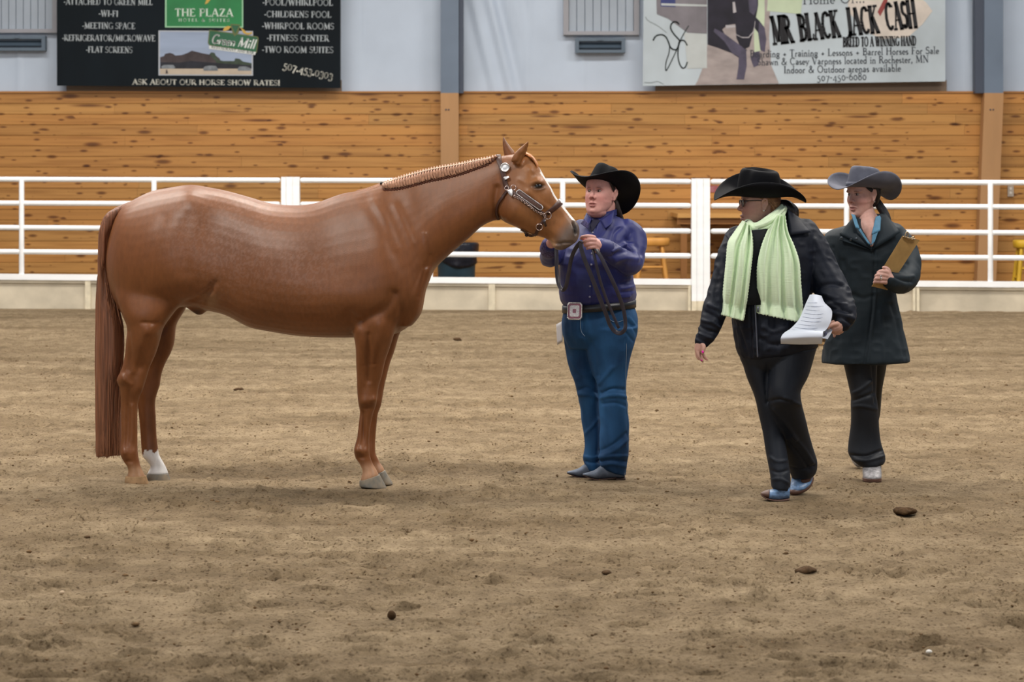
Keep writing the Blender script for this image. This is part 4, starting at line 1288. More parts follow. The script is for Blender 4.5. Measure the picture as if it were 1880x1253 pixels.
def skin_colour(me, h, base, hands=None):
    co = get_co(me)
    f, l, u = h.local(co)
    near = (np.abs(u) < .14) & (np.abs(l) < .1) & (np.abs(f) < .14)
    n = noise3(co[:, 0] * 90, co[:, 1] * 90, co[:, 2] * 90)
    col = np.tile(np.array(base), (len(co), 1)) * (.94 + .12 * n)[:, None]
    def bl(c, w):
        w = np.clip(w * near, 0, 1)[:, None]
        nonlocal col
        col = col * (1 - w) + np.array(c) * w
    rosy = np.array(base) * np.array((1.0, .72, .74))
    for s_ in (-1, 1):
        bl(rosy, .5 * np.exp(-((l - s_ * .05) / .03) ** 2 - ((u + .03) / .032) ** 2) * np.clip(f * 20, 0, 1))
        bl(s2l(88, 56, 44), .75 * np.exp(-((l - s_ * .033) / .017) ** 4 - ((u - .0315 + 14 * (l - s_ * .03) ** 2) / .0036) ** 2) * (f > .03))
        bl(s2l(70, 44, 38), .85 * np.exp(-((l - s_ * .031) / .0155) ** 4 - ((u - .0195 + 12 * (l - s_ * .031) ** 2) / .0028) ** 2) * (f > .03))
        bl(s2l(120, 70, 60), .8 * np.exp(-((l - s_ * .0075) / .0045) ** 2 - ((u + .033) / .004) ** 2) * (f > .08))
    bl(rosy * .95, .5 * np.exp(-(l / .016) ** 2 - ((u + .025) / .015) ** 2) * (f > .09))
    bl(s2l(164, 92, 88), .85 * np.exp(-(l / .023) ** 4 - ((u + .065) / .011) ** 2) * (f > .07))
    bl(s2l(84, 36, 34), .9 * np.exp(-(l / .021) ** 4 - ((u + .0645) / .0022) ** 2) * (f > .07))
    paint(me, np.clip(col, 0, 1))

def eyes(h, parent, iris=(70, 52, 40)):
    for s_ in (-1, 1):
        mb = MB()
        c = h.at(.0715, s_ * .031, .0125)
        mb.ball(c, .0115 * h.k, 14)
        o = make('eye', mb, EYE_M, parent)
        co = get_co(o.data) + ORIGIN[parent.name]
        f, l, u = h.local(co)
        r = np.hypot(l - s_ * .031 + .002, u - .0125)
        col = np.tile(np.array(s2l(150, 132, 126)), (len(co), 1))
        col[(r < .0062) & (f > .07)] = s2l(*iris)
        col[(r < .003) & (f > .07)] = (.01, .01, .01)
        paint(o.data, col)

def cowboy_hat(h, felt, parent, up=.072, back=-.012, pitch=0, roll=0, yaw=0, brim=(.105, .11, .112), curl=9.5, dip=(.03, .03), crown=.125, size=1.0, band=None, curl_pow=2.0, lf=1.0, rt=1.0):
    """felt hat on head frame h; brim lengths front, back, sides; curl of the sides in 1/m"""
    p, r, yw = math.radians(pitch), math.radians(roll), math.radians(yaw)
    f, l, u = h.f, h.l, h.u
    f, l = f * math.cos(yw) + l * math.sin(yw), l * math.cos(yw) - f * math.sin(yw)
    f, u = f * math.cos(p) + u * math.sin(p), u * math.cos(p) - f * math.sin(p)
    l, u = l * math.cos(r) + u * math.sin(r), u * math.cos(r) - l * math.sin(r)
    c = h.at(back, 0, up)
    at = lambda a, b, z: c + (f * a + l * b + u * z) * size
    A, B = .105, .083
    nth = 96
    th = np.linspace(0, 2 * math.pi, nth, endpoint=False)
    def brim_ring(t, under):
        R = []
        for a in th:
            ca, sa = math.cos(a), math.sin(a)
            L_ = (brim[0] if ca > 0 else brim[1]) * ca * ca + brim[2] * sa * sa
            s = t * L_
            kap = curl * abs(sa) ** curl_pow * (lf if sa > 0 else rt)
            if kap > .01:
                lat, zz = math.sin(kap * s) / kap, (1 - math.cos(kap * s)) / kap
            else:
                lat, zz = s, 0
            zz -= (dip[0] if ca > 0 else dip[1]) * t * t * abs(ca) ** 3
            nrm = (-math.sin(kap * s), math.cos(kap * s))
            o = -.0042 if under else 0
            lat, zz = lat + nrm[0] * o, zz + nrm[1] * o
            R.append(at((A + lat) * ca, (B + lat) * sa, zz))
        return R
    ts = np.linspace(0, 1, 12)
    mb = MB()
    mb.rings([brim_ring(t, False) for t in ts] + [brim_ring(t, True) for t in ts[::-1]] + [brim_ring(0, False)], False)
    # crown with the long crease and the two front pinches
    R = []
    prof = [(0, 1.0), (.2, .985), (.45, .96), (.65, .935), (.8, .90), (.9, .86), (.97, .79), (1.0, .70)]
    for z, s in prof:
        ring = []
        for a in th:
            ca, sa = math.cos(a), math.sin(a)
            pin = 1 - .22 * z ** 1.5 * math.exp(-((a if a < math.pi else 2 * math.pi - a) - .75) ** 2 / .12)
            hh = crown * z * (1 - .06 * max(0, -ca) + .04 * max(0, ca))
            ring.append(at(A * s * ca * pin, B * s * sa * pin, hh))
        R.append(ring)
    for q in (.86, .7, .55, .4, .25, .1):
        ring = []
        for a in th:
            ca, sa = math.cos(a), math.sin(a)
            fx, ly = A * .70 * q * ca, B * .70 * q * sa
            hh = crown * (1 - .06 * max(0, -ca) + .04 * max(0, ca)) - .034 * (1 - q) ** .8 * 1.25 - .006
            ring.append(at(fx, ly, hh))
        R.append(ring)
    mb.rings(R, True)
    hat = make('hat', mb, felt, parent)
    mb = MB()
    RR = []
    for z, s in ((.004, 1.0), (.004, 1.022), (.024, 1.015), (.024, .99)):
        RR.append([at(A * s * math.cos(a), B * s * math.sin(a), z) for a in th])
    mb.rings(RR + [RR[0]], False)
    make('hat_band', mb, band or felt, hat)
    return hat, at

def hand(mb, pts):
    """pts: list of chains; each chain a list of (px, py, Y, radius)"""
    for ch in pts:
        mb.tube([P(a, b, Y) for a, b, Y, r in ch], [r for *_, r in ch], 10, sub=2)

def limb(mb, st, n=16, flat=1.0):
    mb.tube([P(a, b, Y) for a, b, Y, r in st], [r for *_, r in st], n, sub=4, flat=flat)

def boot(mb, st, Y, n=22):
    loft(mb, [(a, b, c, d, w, Y + (s[5] if len(s) > 5 else 0), 2.4) for s in st for a, b, c, d, w in [s[:5]]], n, 3)
# ---- the person in the blue shirt holding the horse
YP = 14.62
hd = root('person', (P(1100, 0, YP).x, YP, 0), 'person in navy shirt and blue jeans holding the horse by its lead strap', 'person')
h = Head(1103, 358, YP - .02, 31, 7, 0, .90)
mb = MB()
head_shape(mb, h, 1.10, 1.04)
mb.ball(h.at(.034, 0, -.104), (.046, .050, .030), 12, axes=(h.f, h.l, h.u))           # full chin
limb(mb, [(1109, 366, YP + .01, .058), (1107, 380, YP, .064), (1104, 395, YP, .064), (1104, 410, YP + .01, .075)])
loft(mb, [(1075, 408, 1140, 408, .06, YP), (1068, 420, 1150, 420, .09, YP), (1058, 450, 1150, 450, .11, YP), (1050, 510, 1150, 510, .12, YP), (1050, 570, 1150, 570, .10, YP), (1056, 598, 1145, 598, .08, YP)], 20, 3)
for st in ([(1066, 600, YP + .07, .04), (1062, 650, YP + .07, .035), (1070, 700, YP + .08, .035), (1086, 790, YP + .09, .035), (1088, 866, YP + .10, .035)], [(1130, 600, YP - .03, .055), (1126, 700, YP - .04, .045), (1128, 790, YP - .04, .045), (1130, 866, YP - .03, .035)]):
    limb(mb, st)
# left arm and hand
limb(mb, [(1152, 424, YP - .02, .05), (1166, 458, YP - .06, .045), (1158, 488, YP - .15, .04), (1128, 470, YP - .27, .034), (1104, 453, YP - .36, .028), (1097, 450, YP - .375, .026)])
H0 = YP - .385
hand(mb, [[(1099, 451, H0, .024), (1094, 447, H0, .026), (1089, 442, H0, .022)],
          [(1096, 458, H0 - .002, .020), (1091, 452, H0, .02), (1087, 447, H0, .018)],
          [(1091, 436, H0 - .012, .0105), (1084, 434.2, H0 - .022, .0098), (1076, 434, H0 - .026, .0088), (1068, 435.5, H0 - .020, .0076)],
          [(1092, 441.5, H0 - .018, .0105), (1084, 440.5, H0 - .030, .0100), (1075, 442.5, H0 - .032, .0092), (1071, 445, H0 - .018, .008)],
          [(1092, 447.5, H0 - .018, .0103), (1085, 447.5, H0 - .030, .0098), (1077, 449, H0 - .032, .0090), (1074, 451, H0 - .018, .008)],
          [(1093, 453.5, H0 - .014, .0098), (1087, 454, H0 - .026, .0092), (1081, 455.2, H0 - .027, .0084), (1078, 456.5, H0 - .014, .0074)],
          [(1092, 441, H0 + .014, .012), (1082, 440, H0 + .012, .0105), (1073, 439, H0 - .002, .0092), (1067, 438, H0 - .010, .008)]])
# right arm and hand, beyond the horse's muzzle
limb(mb, [(1064, 424, YP + .02, .048), (1035, 455, YP - .0, .044), (1009, 474, YP - .07, .038), (1008, 460, YP - .20, .032), (1012, 447, YP - .30, .026)])
H1 = YP - .33
hand(mb, [[(1012, 446, H1 + .02, .024), (1014, 441, H1 - .01, .024)]] +
     [[(1014 + k * 2.2, 437 + k * 3.4, H1 - .03, .0095), (1020 + k * 1.6, 436 + k * 3.4, H1 - .05, .009), (1025 + k, 439 + k * 3.2, H1 - .055, .008)] for k in range(4)] +
     [[(1012, 437, H1 - .01, .011), (1017, 431, H1 - .04, .010), (1023, 430, H1 - .06, .0085)]])
me = skin('person_skin', mb, .003, 3)
face_detail(me, h)
skin_colour(me, h, s2l(212, 158, 148))
make('body', me, SKIN_M, hd)
eyes(h, hd)

BLACK_FELT = mat('black_felt', (.0030, .0034, .0052), .75, .14, .2, 20, bump=.0003, bscale=500)
BROWN_HAIR = mat('dark_brown_hair', s2l(48, 36, 32), .45, .4, .35, 60, (2, 2, .3), bump=.003, bscale=160, bstretch=(2, 2, .2))
cowboy_hat(h, BLACK_FELT, hd, up=.048, back=-.024, pitch=19, roll=0, yaw=-2, brim=(.092, .116, .128), curl=10.5, dip=(.034, .06), crown=.106, curl_pow=1.6, size=.95)
# dark hair gathered behind
mb = MB()
R = []
for u_, w_, fb, ff in ((.07, .081, -.106, .02), (.03, .0815, -.106, .012), (.0, .079, -.10, -.004), (-.03, .072, -.092, -.012), (-.06, .060, -.078, -.02), (-.085, .045, -.06, -.026)):
    R.append([h.at((ff + fb) / 2 + (ff - fb) / 2 * math.cos(t), w_ * math.sin(t), u_) for t in np.linspace(0, 2 * math.pi, 32, endpoint=False)])
mb.rings(R)
for k in range(12):
    a = (k - 6) / 6
    mb.tube([h.at(-.075, .035 + a * .03, -.03), h.at(-.085, .05 + a * .03, -.08), h.at(-.10 - .01 * abs(a), .055 + a * .04, -.125), h.at(-.10 - .02 * RNG.random(), .07 + a * .06, -.16 + .02 * RNG.random())], [.012, .013, .009, .002], 7)
for k in range(8):
    s_ = .001 * k
    mb.tube([h.at(.046 - .005 * k, .080, .064 - s_), h.at(.026 - .004 * k, .085, .040), h.at(.010 - .004 * k, .085, .024 - .004 * k)], [.004, .004, .002], 6)
make('hair', mb, BROWN_HAIR, hd)

# shirt: body and sleeves in one
NAVY = mat('navy_shirt', s2l(40, 45, 104), .5, .35, .12, 8, bump=.0003, bscale=400, sheen=.1)
mb = MB()
loft(mb, [(1082, 396, 1128, 394, .062, YP - .005), (1072, 404, 1140, 400, .078, YP), (1062, 412, 1153, 408, .098, YP, 2.2), (1053, 426, 1164, 424, .122, YP, 2.4), (1040, 450, 1160, 450, .148, YP - .01, 2.4), (1030, 478, 1158, 478, .17, YP - .02, 2.4), (1026, 508, 1163, 506, .172, YP - .02, 2.3),
          (1026.5, 532, 1168, 530, .172, YP - .02, 2.3), (1028, 550, 1168, 546, .165, YP - .01, 2.3), (1034, 560, 1164, 556, .152, YP, 2.3), (1040, 567, 1160, 563, .13, YP, 2.3)], 36, 4)
limb(mb, [(1150, 424, YP - .02, .062), (1163, 436, YP - .02, .066), (1164, 462, YP - .07, .064), (1157, 484, YP - .14, .060), (1136, 473, YP - .24, .052), (1116, 460, YP - .32, .046), (1103, 453, YP - .36, .040)], 22)
limb(mb, [(1068, 424, YP + .02, .060), (1040, 450, YP, .058), (1011, 472, YP - .06, .052), (1008, 464, YP - .16, .045), (1010, 450, YP - .27, .038)], 22)
me = skin('shirt', mb, .006, 5)
sculpt(me, [([(1128, 470), (1146, 462), (1164, 462)], 4, -.010), ([(1126, 462), (1142, 452), (1160, 448)], 3.5, .007), ([(1130, 480), (1150, 474), (1168, 476)], 4, .007), ([(1125, 455), (1128, 430), (1140, 418)], 3, -.006), ([(1090, 412), (1086, 470), (1083, 556)], 2, .003), ([(1094, 412), (1090, 470), (1087, 556)], 1.6, -.004),
            ([(1140, 520), (1155, 516), (1168, 512)], 3, -.006), ([(1142, 530), (1156, 528), (1168, 524)], 2.6, .006), ([(1140, 538), (1155, 536), (1168, 534)], 2.4, -.006), ([(1142, 546), (1156, 545)], 2.4, .005), ([(1122, 405), (1110, 430), (1096, 445)], 4, .005), ([(1070, 470), (1095, 482), (1125, 480)], 8, .006), ([(1060, 492), (1095, 500), (1140, 492)], 8, -.006),
            ([(1150, 440), (1168, 452), (1176, 468)], 4, -.007), ([(1146, 448), (1164, 462), (1170, 478)], 3.5, .007), ([(1112, 452), (1120, 468), (1126, 480)], 3, -.005)])
ruffle(me, .012, 9, 9, 14, 1)
ruffle(me, .006, 16, 16, 26, 21, True)
shirt = make('shirt', me, NAVY, hd)
SB = bvh_of([shirt])
# collar, placket button, cuffs
mb = MB()
for (ptsl, w0) in (([(1078, 402), (1083, 396)], 0),):
    pass
def flap(mb, quad, Ys, th=.004, n=6, m=6, bow=.0):
    """thin cloth panel through four corner pixels, each with its depth"""
    q = [np.array(tuple(P(a, b, Y))) for (a, b), Y in zip(quad, Ys)]
    def pt(s, t):
        p = q[0] * (1 - s) * (1 - t) + q[1] * s * (1 - t) + q[2] * s * t + q[3] * (1 - s) * t
        return p + np.array((0, -bow * 4 * s * (1 - s), 0))
    V, Fc = [], []
    for side in (0, 1):
        for i in range(n + 1):
            for j in range(m + 1):
                V.append(pt(i / n, j / m) + np.array((0, th * side, 0)))
    o = (n + 1) * (m + 1)
    for i in range(n):
        for j in range(m):
            a = i * (m + 1) + j
            Fc.append((a, a + 1, a + m + 2, a + m + 1)); Fc.append((o + a, o + a + m + 1, o + a + m + 2, o + a + 1))
    edge = [i * (m + 1) for i in range(n + 1)] + [n * (m + 1) + j for j in range(1, m + 1)] + [i * (m + 1) + m for i in range(n - 1, -1, -1)] + [j for j in range(m - 1, 0, -1)]
    for k in range(len(edge)):
        a, b = edge[k], edge[(k + 1) % len(edge)]
        Fc.append((a, b, o + b, o + a))
    mb.add(V, Fc)
flap(mb, [(1101, 405), (1129, 385), (1124, 410), (1111, 421)], [YP - .085, YP - .05, YP - .115, YP - .125], bow=.01)
flap(mb, [(1086, 403), (1077, 390), (1072, 402), (1080, 416)], [YP - .09, YP - .03, YP - .07, YP - .12], bow=.008)
R = [[P(1104, 0, YP) * 0 + Vector((P(1105, 393, YP).x + r * math.cos(t) * 1.06, YP + .005 + r * math.sin(t), P(1105, yy - 7 * math.cos(t) , YP).z)) for t in np.linspace(0, 2 * math.pi, 32, endpoint=False)] for r, yy in ((.066, 402), (.068, 392), (.072, 391), (.074, 402))]
mb.rings(R, False)
make('collar', mb, NAVY, shirt)
mb = MB()
flap(mb, [(1090, 400), (1103, 404), (1086, 428), (1083, 414)], [YP - .07, YP - .08, YP - .128, YP - .11], th=.003)
make('open_neck', mb, mat('open_neck_lining', s2l(24, 22, 48), .7), shirt)
LINING = mat('patterned_lining', s2l(92, 84, 140), .6, .3, .0, 90, col2=s2l(28, 26, 58))
mb = MB()
limb(mb, [(1112, 457, YP - .325, .049), (1104, 453.5, YP - .352, .045), (1101, 452, YP - .362, .042)], 20)
make('cuff', mb, NAVY, shirt)
mb = MB()
limb(mb, [(1008, 458, YP - .21, .048), (1009.5, 450, YP - .265, .043)], 20)
make('cuff', mb, LINING, shirt)
mb = MB()
flap(mb, [(1072, 402), (1082, 411), (1079, 420), (1066, 411)], [YP - .10, YP - .125, YP - .13, YP - .105], th=.003)
make('collar_lining', mb, LINING, shirt)
for py in (428, 447, 466, 486, 506, 526, 545):
    p, n = hit(SB, 1088 - (py - 428) * .045, py)
    if p is not None:
        mb = MB(); mb.ball(p + n * .002, (.0055, .003, .0055), 6)
        make('button', mb, mat('shirt_button', s2l(150, 150, 170), .3) if py == 428 else bpy.data.materials['shirt_button'], shirt)

# jeans
DENIM = mat('blue_denim', s2l(34, 76, 116), .75, .25, .28, 7, (1, 1, .5), bump=.0004, bscale=400, col2=s2l(20, 50, 84))
mb = MB()
YR, YL = YP + .07, YP - .04
loft(mb, [(1038, 560, 1162, 555, .135, YP, 2.3), (1034, 572, 1166, 566, .145, YP, 2.3), (1032, 588, 1171, 582, .15, YP, 2.3), (1033, 604, 1172, 602, .15, YP, 2.3), (1036, 622, 1168, 620, .135, YP, 2.3), (1045, 640, 1155, 640, .09, YP, 2.2)], 34, 4)
loft(mb, [(1034, 600, 1096, 612, .10, YR), (1038, 640, 1092, 645, .09, YR), (1046, 680, 1097, 684, .082, YR), (1059, 715, 1098, 714, .074, YR), (1064, 738, 1100, 738, .070, YR + .01), (1069, 780, 1103, 780, .066, YR + .02), (1073, 815, 1104, 815, .066, YR + .025), (1071, 840, 1104, 840, .070, YR + .03), (1075, 856, 1104, 858, .066, YR + .03), (1078, 864, 1102, 864, .06, YR + .03)], 26, 4)
loft(mb, [(1072, 604, 1172, 600, .125, YL), (1075, 640, 1162, 640, .108, YL), (1085, 682, 1152, 682, .09, YL), (1097, 712, 1150, 710, .082, YL), (1099, 738, 1152, 736, .078, YL), (1101, 780, 1155, 778, .075, YL), (1102, 820, 1155, 818, .078, YL), (1100, 846, 1152, 845, .08, YL + .01), (1104, 858, 1150, 862, .076, YL + .02), (1112, 862, 1148, 874, .066, YL + .02)], 28, 4)
me = skin('jeans', mb, .006, 5)
sculpt(me, [([(1063, 716), (1078, 712), (1096, 722)], 3, -.008), ([(1062, 725), (1078, 724), (1096, 732)], 3, .006), ([(1104, 722), (1125, 714), (1150, 716)], 3, -.010), ([(1102, 732), (1126, 726), (1152, 730)], 3, .008), ([(1106, 742), (1130, 740), (1150, 746)], 3, -.006), ([(1100, 705), (1112, 690), (1124, 676)], 4, .006),
            ([(1072, 800), (1085, 786), (1098, 770)], 3, .006), ([(1104, 838), (1128, 828), (1152, 808)], 3.5, .008), ([(1102, 828), (1126, 816), (1150, 796)], 3, -.006), ([(1100, 848), (1122, 845), (1152, 848)], 2.4, -.010), ([(1100, 841), (1126, 838), (1152, 838)], 2.4, .007), ([(1102, 856), (1124, 852), (1150, 858)], 2.4, .006), ([(1070, 846), (1086, 850), (1102, 846)], 2.4, -.009), ([(1071, 838), (1086, 841), (1102, 838)], 2.4, .006),
            ([(1066, 618), (1070, 600), (1068, 585)], 2.2, -.003), ([(1072, 616), (1088, 640), (1096, 690)], 4, -.006), ([(1045, 660), (1060, 680), (1074, 690)], 4, .004), ([(1150, 590), (1164, 604), (1170, 622)], 2.6, -.006), ([(1154, 584), (1168, 600)], 2.4, .005), ([(1148, 610), (1162, 626)], 2.4, -.005), ([(1148, 620), (1150, 700), (1152, 800)], 1.6, -.003)])
ruffle(me, .010, 12, 12, 9, 3)
ruffle(me, .006, 20, 20, 14, 23, True)
jeans = make('jeans', me, DENIM, hd)
JB = bvh_of([jeans, shirt])
mb = MB()
mb.tube([p + n * .003 for p, n in [hit(JB, a, b) for a, b in ((1066, 588), (1066, 600), (1068, 610), (1074, 617))] if p], .0016, 5)
mb.tube([p + n * .002 for p, n in [hit(JB, a, b) for a, b in ((1112, 577), (1118, 586), (1130, 592), (1146, 588))] if p], .0014, 5)
mb.tube([p + n * .002 for p, n in [hit(JB, a, b) for a, b in ((1149, 600), (1150, 640), (1148, 700), (1151, 760))] if p], .0014, 5)
make('stitching', mb, mat('denim_thread', s2l(120, 140, 160), .7), jeans)
# belt and its big square buckle
BELT = mat('black_belt', s2l(24, 26, 32), .4, .5, .2, 30)
mb = MB()
def belt_ring(yl, yr, off):
    return [(P(1100 + 66 * math.cos(t), yl + (yr - yl) * (math.cos(t) + 1) / 2, YP).x + off * math.cos(t), YP - .165 * math.sin(t) * (1 if abs(math.sin(t)) > 0 else 1) - off * math.sin(t), P(1100, yl + (yr - yl) * (math.cos(t) + 1) / 2, YP).z) for t in np.linspace(0, 2 * math.pi, 64, endpoint=False)]
mb.rings([belt_ring(575, 564.5, 0), belt_ring(575, 564.5, .006), belt_ring(561.5, 551, .006), belt_ring(561.5, 551, 0), belt_ring(575, 564.5, 0)], False)
belt = make('belt', mb, BELT, hd)
BUCK = mat('buckle_silver', (.74, .70, .68), .3, .5, .3, 220, metal=.9, bump=.002, bscale=300)
BUCK_D = mat('buckle_stones', s2l(120, 60, 72), .3, .6, .35, 240, metal=.3)
c = P(1055.5, 571.5, YP - .168)
ax = Vector((.93, -.25, 0)).normalized(); nrm_ = Vector((-.25, -.95, .08)).normalized(); zz = nrm_.cross(ax); zz = zz if zz.z > 0 else -zz
def plate(w, hgt, d0, d1, ch=.25):
    cs = [(-1, -1 + ch), (-1 + ch, -1), (1 - ch, -1), (1, -1 + ch), (1, 1 - ch), (1 - ch, 1), (-1 + ch, 1), (-1, 1 - ch)]
    return [[c + ax * a * w / 2 * s + zz * b * hgt / 2 * s + nrm_ * d for a, b in cs] for d, s in ((d0, 1), (d1 * .7 + d0 * .3, 1), (d1, .94))]
mb = MB(); mb.rings(plate(.078, .088, 0, .008)); bk = make('buckle', mb, BUCK, belt, smooth=False, label='big square silver buckle')
mb = MB()
for (w, hh, d, m) in ((.068, .078, .0095, 1), (.052, .060, .0110, 0), (.018, .022, .0135, 1)):
    mb.rings(plate(w, hh, .004, d), True, m)
for k in range(28):
    t = 2 * math.pi * k / 28
    a = max(-.036, min(.036, .05 * math.cos(t))); b = max(-.041, min(.041, .056 * math.sin(t)))
    mb.ball(c + ax * a + zz * b + nrm_ * .009, .0026, 5, 0)
make('buckle_plate', mb, [BUCK, BUCK_D], belt, smooth=False)
# exhibitor card at the hip
mb = MB()
flap(mb, [(1021, 596), (1032, 590), (1033, 628), (1023, 634)], [YP + .12, YP + .04, YP + .02, YP + .10], th=.002)
make('number_card', mb, mat('number_card', s2l(206, 204, 206), .6, .3, .06, 20), hd)
# boots
SUEDE = mat('grey_boot_suede', s2l(100, 108, 122), .8, .2, .2, 30, bump=.001, bscale=200)
SOLE = mat('boot_sole', s2l(66, 48, 42), .7, .3, .2, 30)
for nm, dx, dy, Y in (('boot', 0, 0, YP - .03), ('boot', -29, -3.5, YP + .10)):
    mb = MB()
    boot(mb, [(1147 + dx, 864 + dy, 1147 + dx, 876 + dy, .03), (1139 + dx, 852 + dy, 1139 + dx, 877.5 + dy, .038), (1128 + dx, 846 + dy, 1127 + dx, 877.5 + dy, .040), (1117 + dx, 847 + dy, 1116 + dx, 878 + dy, .040), (1109 + dx, 850 + dy, 1108 + dx, 879 + dy, .041), (1101 + dx, 857 + dy, 1100 + dx, 879.5 + dy, .044), (1092 + dx, 863.5 + dy, 1091 + dx, 878.5 + dy, .044), (1083 + dx, 867 + dy, 1082 + dx, 876 + dy, .036), (1075 + dx, 869 + dy, 1075 + dx, 874 + dy, .022), (1070 + dx, 870.5 + dy, 1070 + dx, 872.5 + dy, .008)], Y)
    b = make(nm, mb, SUEDE, hd)
    mb = MB()
    boot(mb, [(1148 + dx, 876 + dy, 1148 + dx, 882 + dy, .03), (1140 + dx, 877 + dy, 1139 + dx, 882.5 + dy, .038), (1131 + dx, 877 + dy, 1131 + dx, 882 + dy, .036)], Y)
    boot(mb, [(1131 + dx, 876.5 + dy, 1131 + dx, 879 + dy, .036), (1118 + dx, 877 + dy, 1118 + dx, 880 + dy, .040), (1101 + dx, 878.6 + dy, 1101 + dx, 882 + dy, .047), (1090 + dx, 877.6 + dy, 1090 + dx, 881 + dy, .046), (1080 + dx, 875 + dy, 1080 + dx, 877.5 + dy, .034), (1070 + dx, 871.6 + dy, 1070 + dx, 873.5 + dy, .010)], Y)
    make('sole', mb, SOLE, b)

# ---- lead strap held in both hands
STRAP = mat('lead_strap_leather', s2l(52, 48, 56), .35, .5, .15, 30, bump=.0004, bscale=300)
mb = MB()
def rib(mb, pts, width=.021, nrm=None):
    A = spline(np.array([tuple(P(a, b, Y)) for a, b, Y in pts]), 8)
    tw = spline(np.array([[t] for *_, t in nrm]) if nrm and len(nrm[0]) == 1 else np.array([[0.0]] * len(pts)), 8)
    N_ = []
    for i in range(len(A)):
        a = math.radians(tw[i, 0]); N_.append((math.sin(a), -math.cos(a), 0))
    mb.ribbon(A, N_, width, .0035)
G = YP - .42
rib(mb, [(1021, 446, G + .12), (1021.5, 470, G + .12), (1022.5, 500, G + .10), (1025, 519, G + .08), (1029.5, 530, G + .06), (1035, 532, G + .05), (1039.5, 524, G + .04), (1044, 502, G + .03), (1049, 475, G + .02), (1057, 456, G + .0), (1067, 444, G - .01)], nrm=[(0,), (0,), (5,), (15,), (25,), (25,), (25,), (25,), (25,), (20,), (10,)])
rib(mb, [(1068, 443, G - .005), (1066, 452, G - .01), (1073, 476, G - .01), (1086, 508, G - .0), (1100, 545, G + .02), (1113, 578, G + .05), (1120, 597, G + .07), (1129, 609, G + .08), (1139, 612, G + .08), (1147, 605, G + .09), (1148, 590, G + .10), (1144, 566, G + .09), (1133, 535, G + .05), (1117, 500, G + .02), (1101, 468, G + .01), (1090, 452, G + .02)], nrm=[(10,), (10,), (10,), (15,), (15,), (20,), (25,), (30,), (30,), (30,), (30,), (30,), (30,), (30,), (30,), (20,)])
rib(mb, [(1087, 453, G + .02), (1093, 478, G + .01), (1101, 512, G + .02), (1112, 546, G + .05), (1124, 575, G + .08), (1136, 603, G + .10)], .016, nrm=[(35,)] * 6)
rib(mb, [(1023, 440, G + .12), (1018, 436, G + .10), (1008, 428, G + .02), (1000, 410, 14.02), (1000, 404, 14.02)], .012)
ld = make('lead_strap', mb, STRAP)
recenter(ld)
tag(ld, 'long dark leather lead strap looping from the hands of the person in blue', 'lead strap')
# ---- the person in the green scarf, walking
YJ = 13.74
jd = root('person', (P(1430, 0, YJ).x, YJ, 0), 'person in black jacket and pale green scarf walking with a sheaf of papers', 'person')
h = Head(1395, 376, YJ + .0, 84, 0, 0, .95)
mb = MB()
head_shape(mb, h, 1.0, 1.02)
mb.ball(h.at(.02, 0, -.112), (.05, .05, .022), 10, axes=(h.f, h.l, h.u))
limb(mb, [(1402, 388, YJ, .056), (1408, 410, YJ + .01, .060), (1412, 430, YJ + .01, .075)])
loft(mb, [(1380, 425, 1450, 425, .06, YJ), (1365, 440, 1480, 438, .10, YJ), (1355, 470, 1480, 470, .12, YJ), (1355, 540, 1480, 540, .13, YJ), (1360, 600, 1480, 600, .13, YJ), (1366, 640, 1485, 635, .12, YJ), (1390, 665, 1480, 660, .08, YJ)], 20, 3)
for st in ([(1395, 660, YJ, .045), (1403, 735, YJ, .035), (1420, 810, YJ, .03), (1433, 885, YJ - .04, .025)], [(1450, 650, YJ - .04, .06), (1438, 728, YJ - .08, .05), (1454, 800, YJ + .06, .05), (1474, 880, YJ + .2, .035)]):
    limb(mb, st)
# right arm hanging, hand relaxed
limb(mb, [(1352, 440, YJ - .04, .05), (1336, 500, YJ - .08, .046), (1316, 560, YJ - .12, .040), (1298, 600, YJ - .14, .026), (1288, 626, YJ - .15, .021)])
HJ = YJ - .155
hand(mb, [[(1287, 626, HJ, .022), (1285, 634, HJ, .024), (1284, 642, HJ, .024)],
          [(1281, 640, HJ - .008, .0105), (1281.5, 648, HJ - .014, .0095), (1284, 656, HJ - .018, .0088), (1288, 662, HJ - .016, .0068)],
          [(1283.5, 642, HJ + .006, .0105), (1285, 650, HJ + .004, .0095), (1287.5, 657, HJ + .0, .0088), (1290, 664, HJ - .002, .0066)],
          [(1287, 643, HJ + .022, .010), (1289.5, 650, HJ + .022, .009), (1293.5, 656, HJ + .020, .008), (1298, 660.5, HJ + .018, .0062)],
          [(1280, 640, HJ + .026, .0095), (1279, 648, HJ + .028, .0085), (1280, 655, HJ + .028, .0075), (1283, 660, HJ + .026, .006)],
          [(1289, 631, HJ - .016, .012), (1292, 637, HJ - .026, .011), (1291.5, 643, HJ - .030, .0095), (1290, 648, HJ - .030, .0078)]])
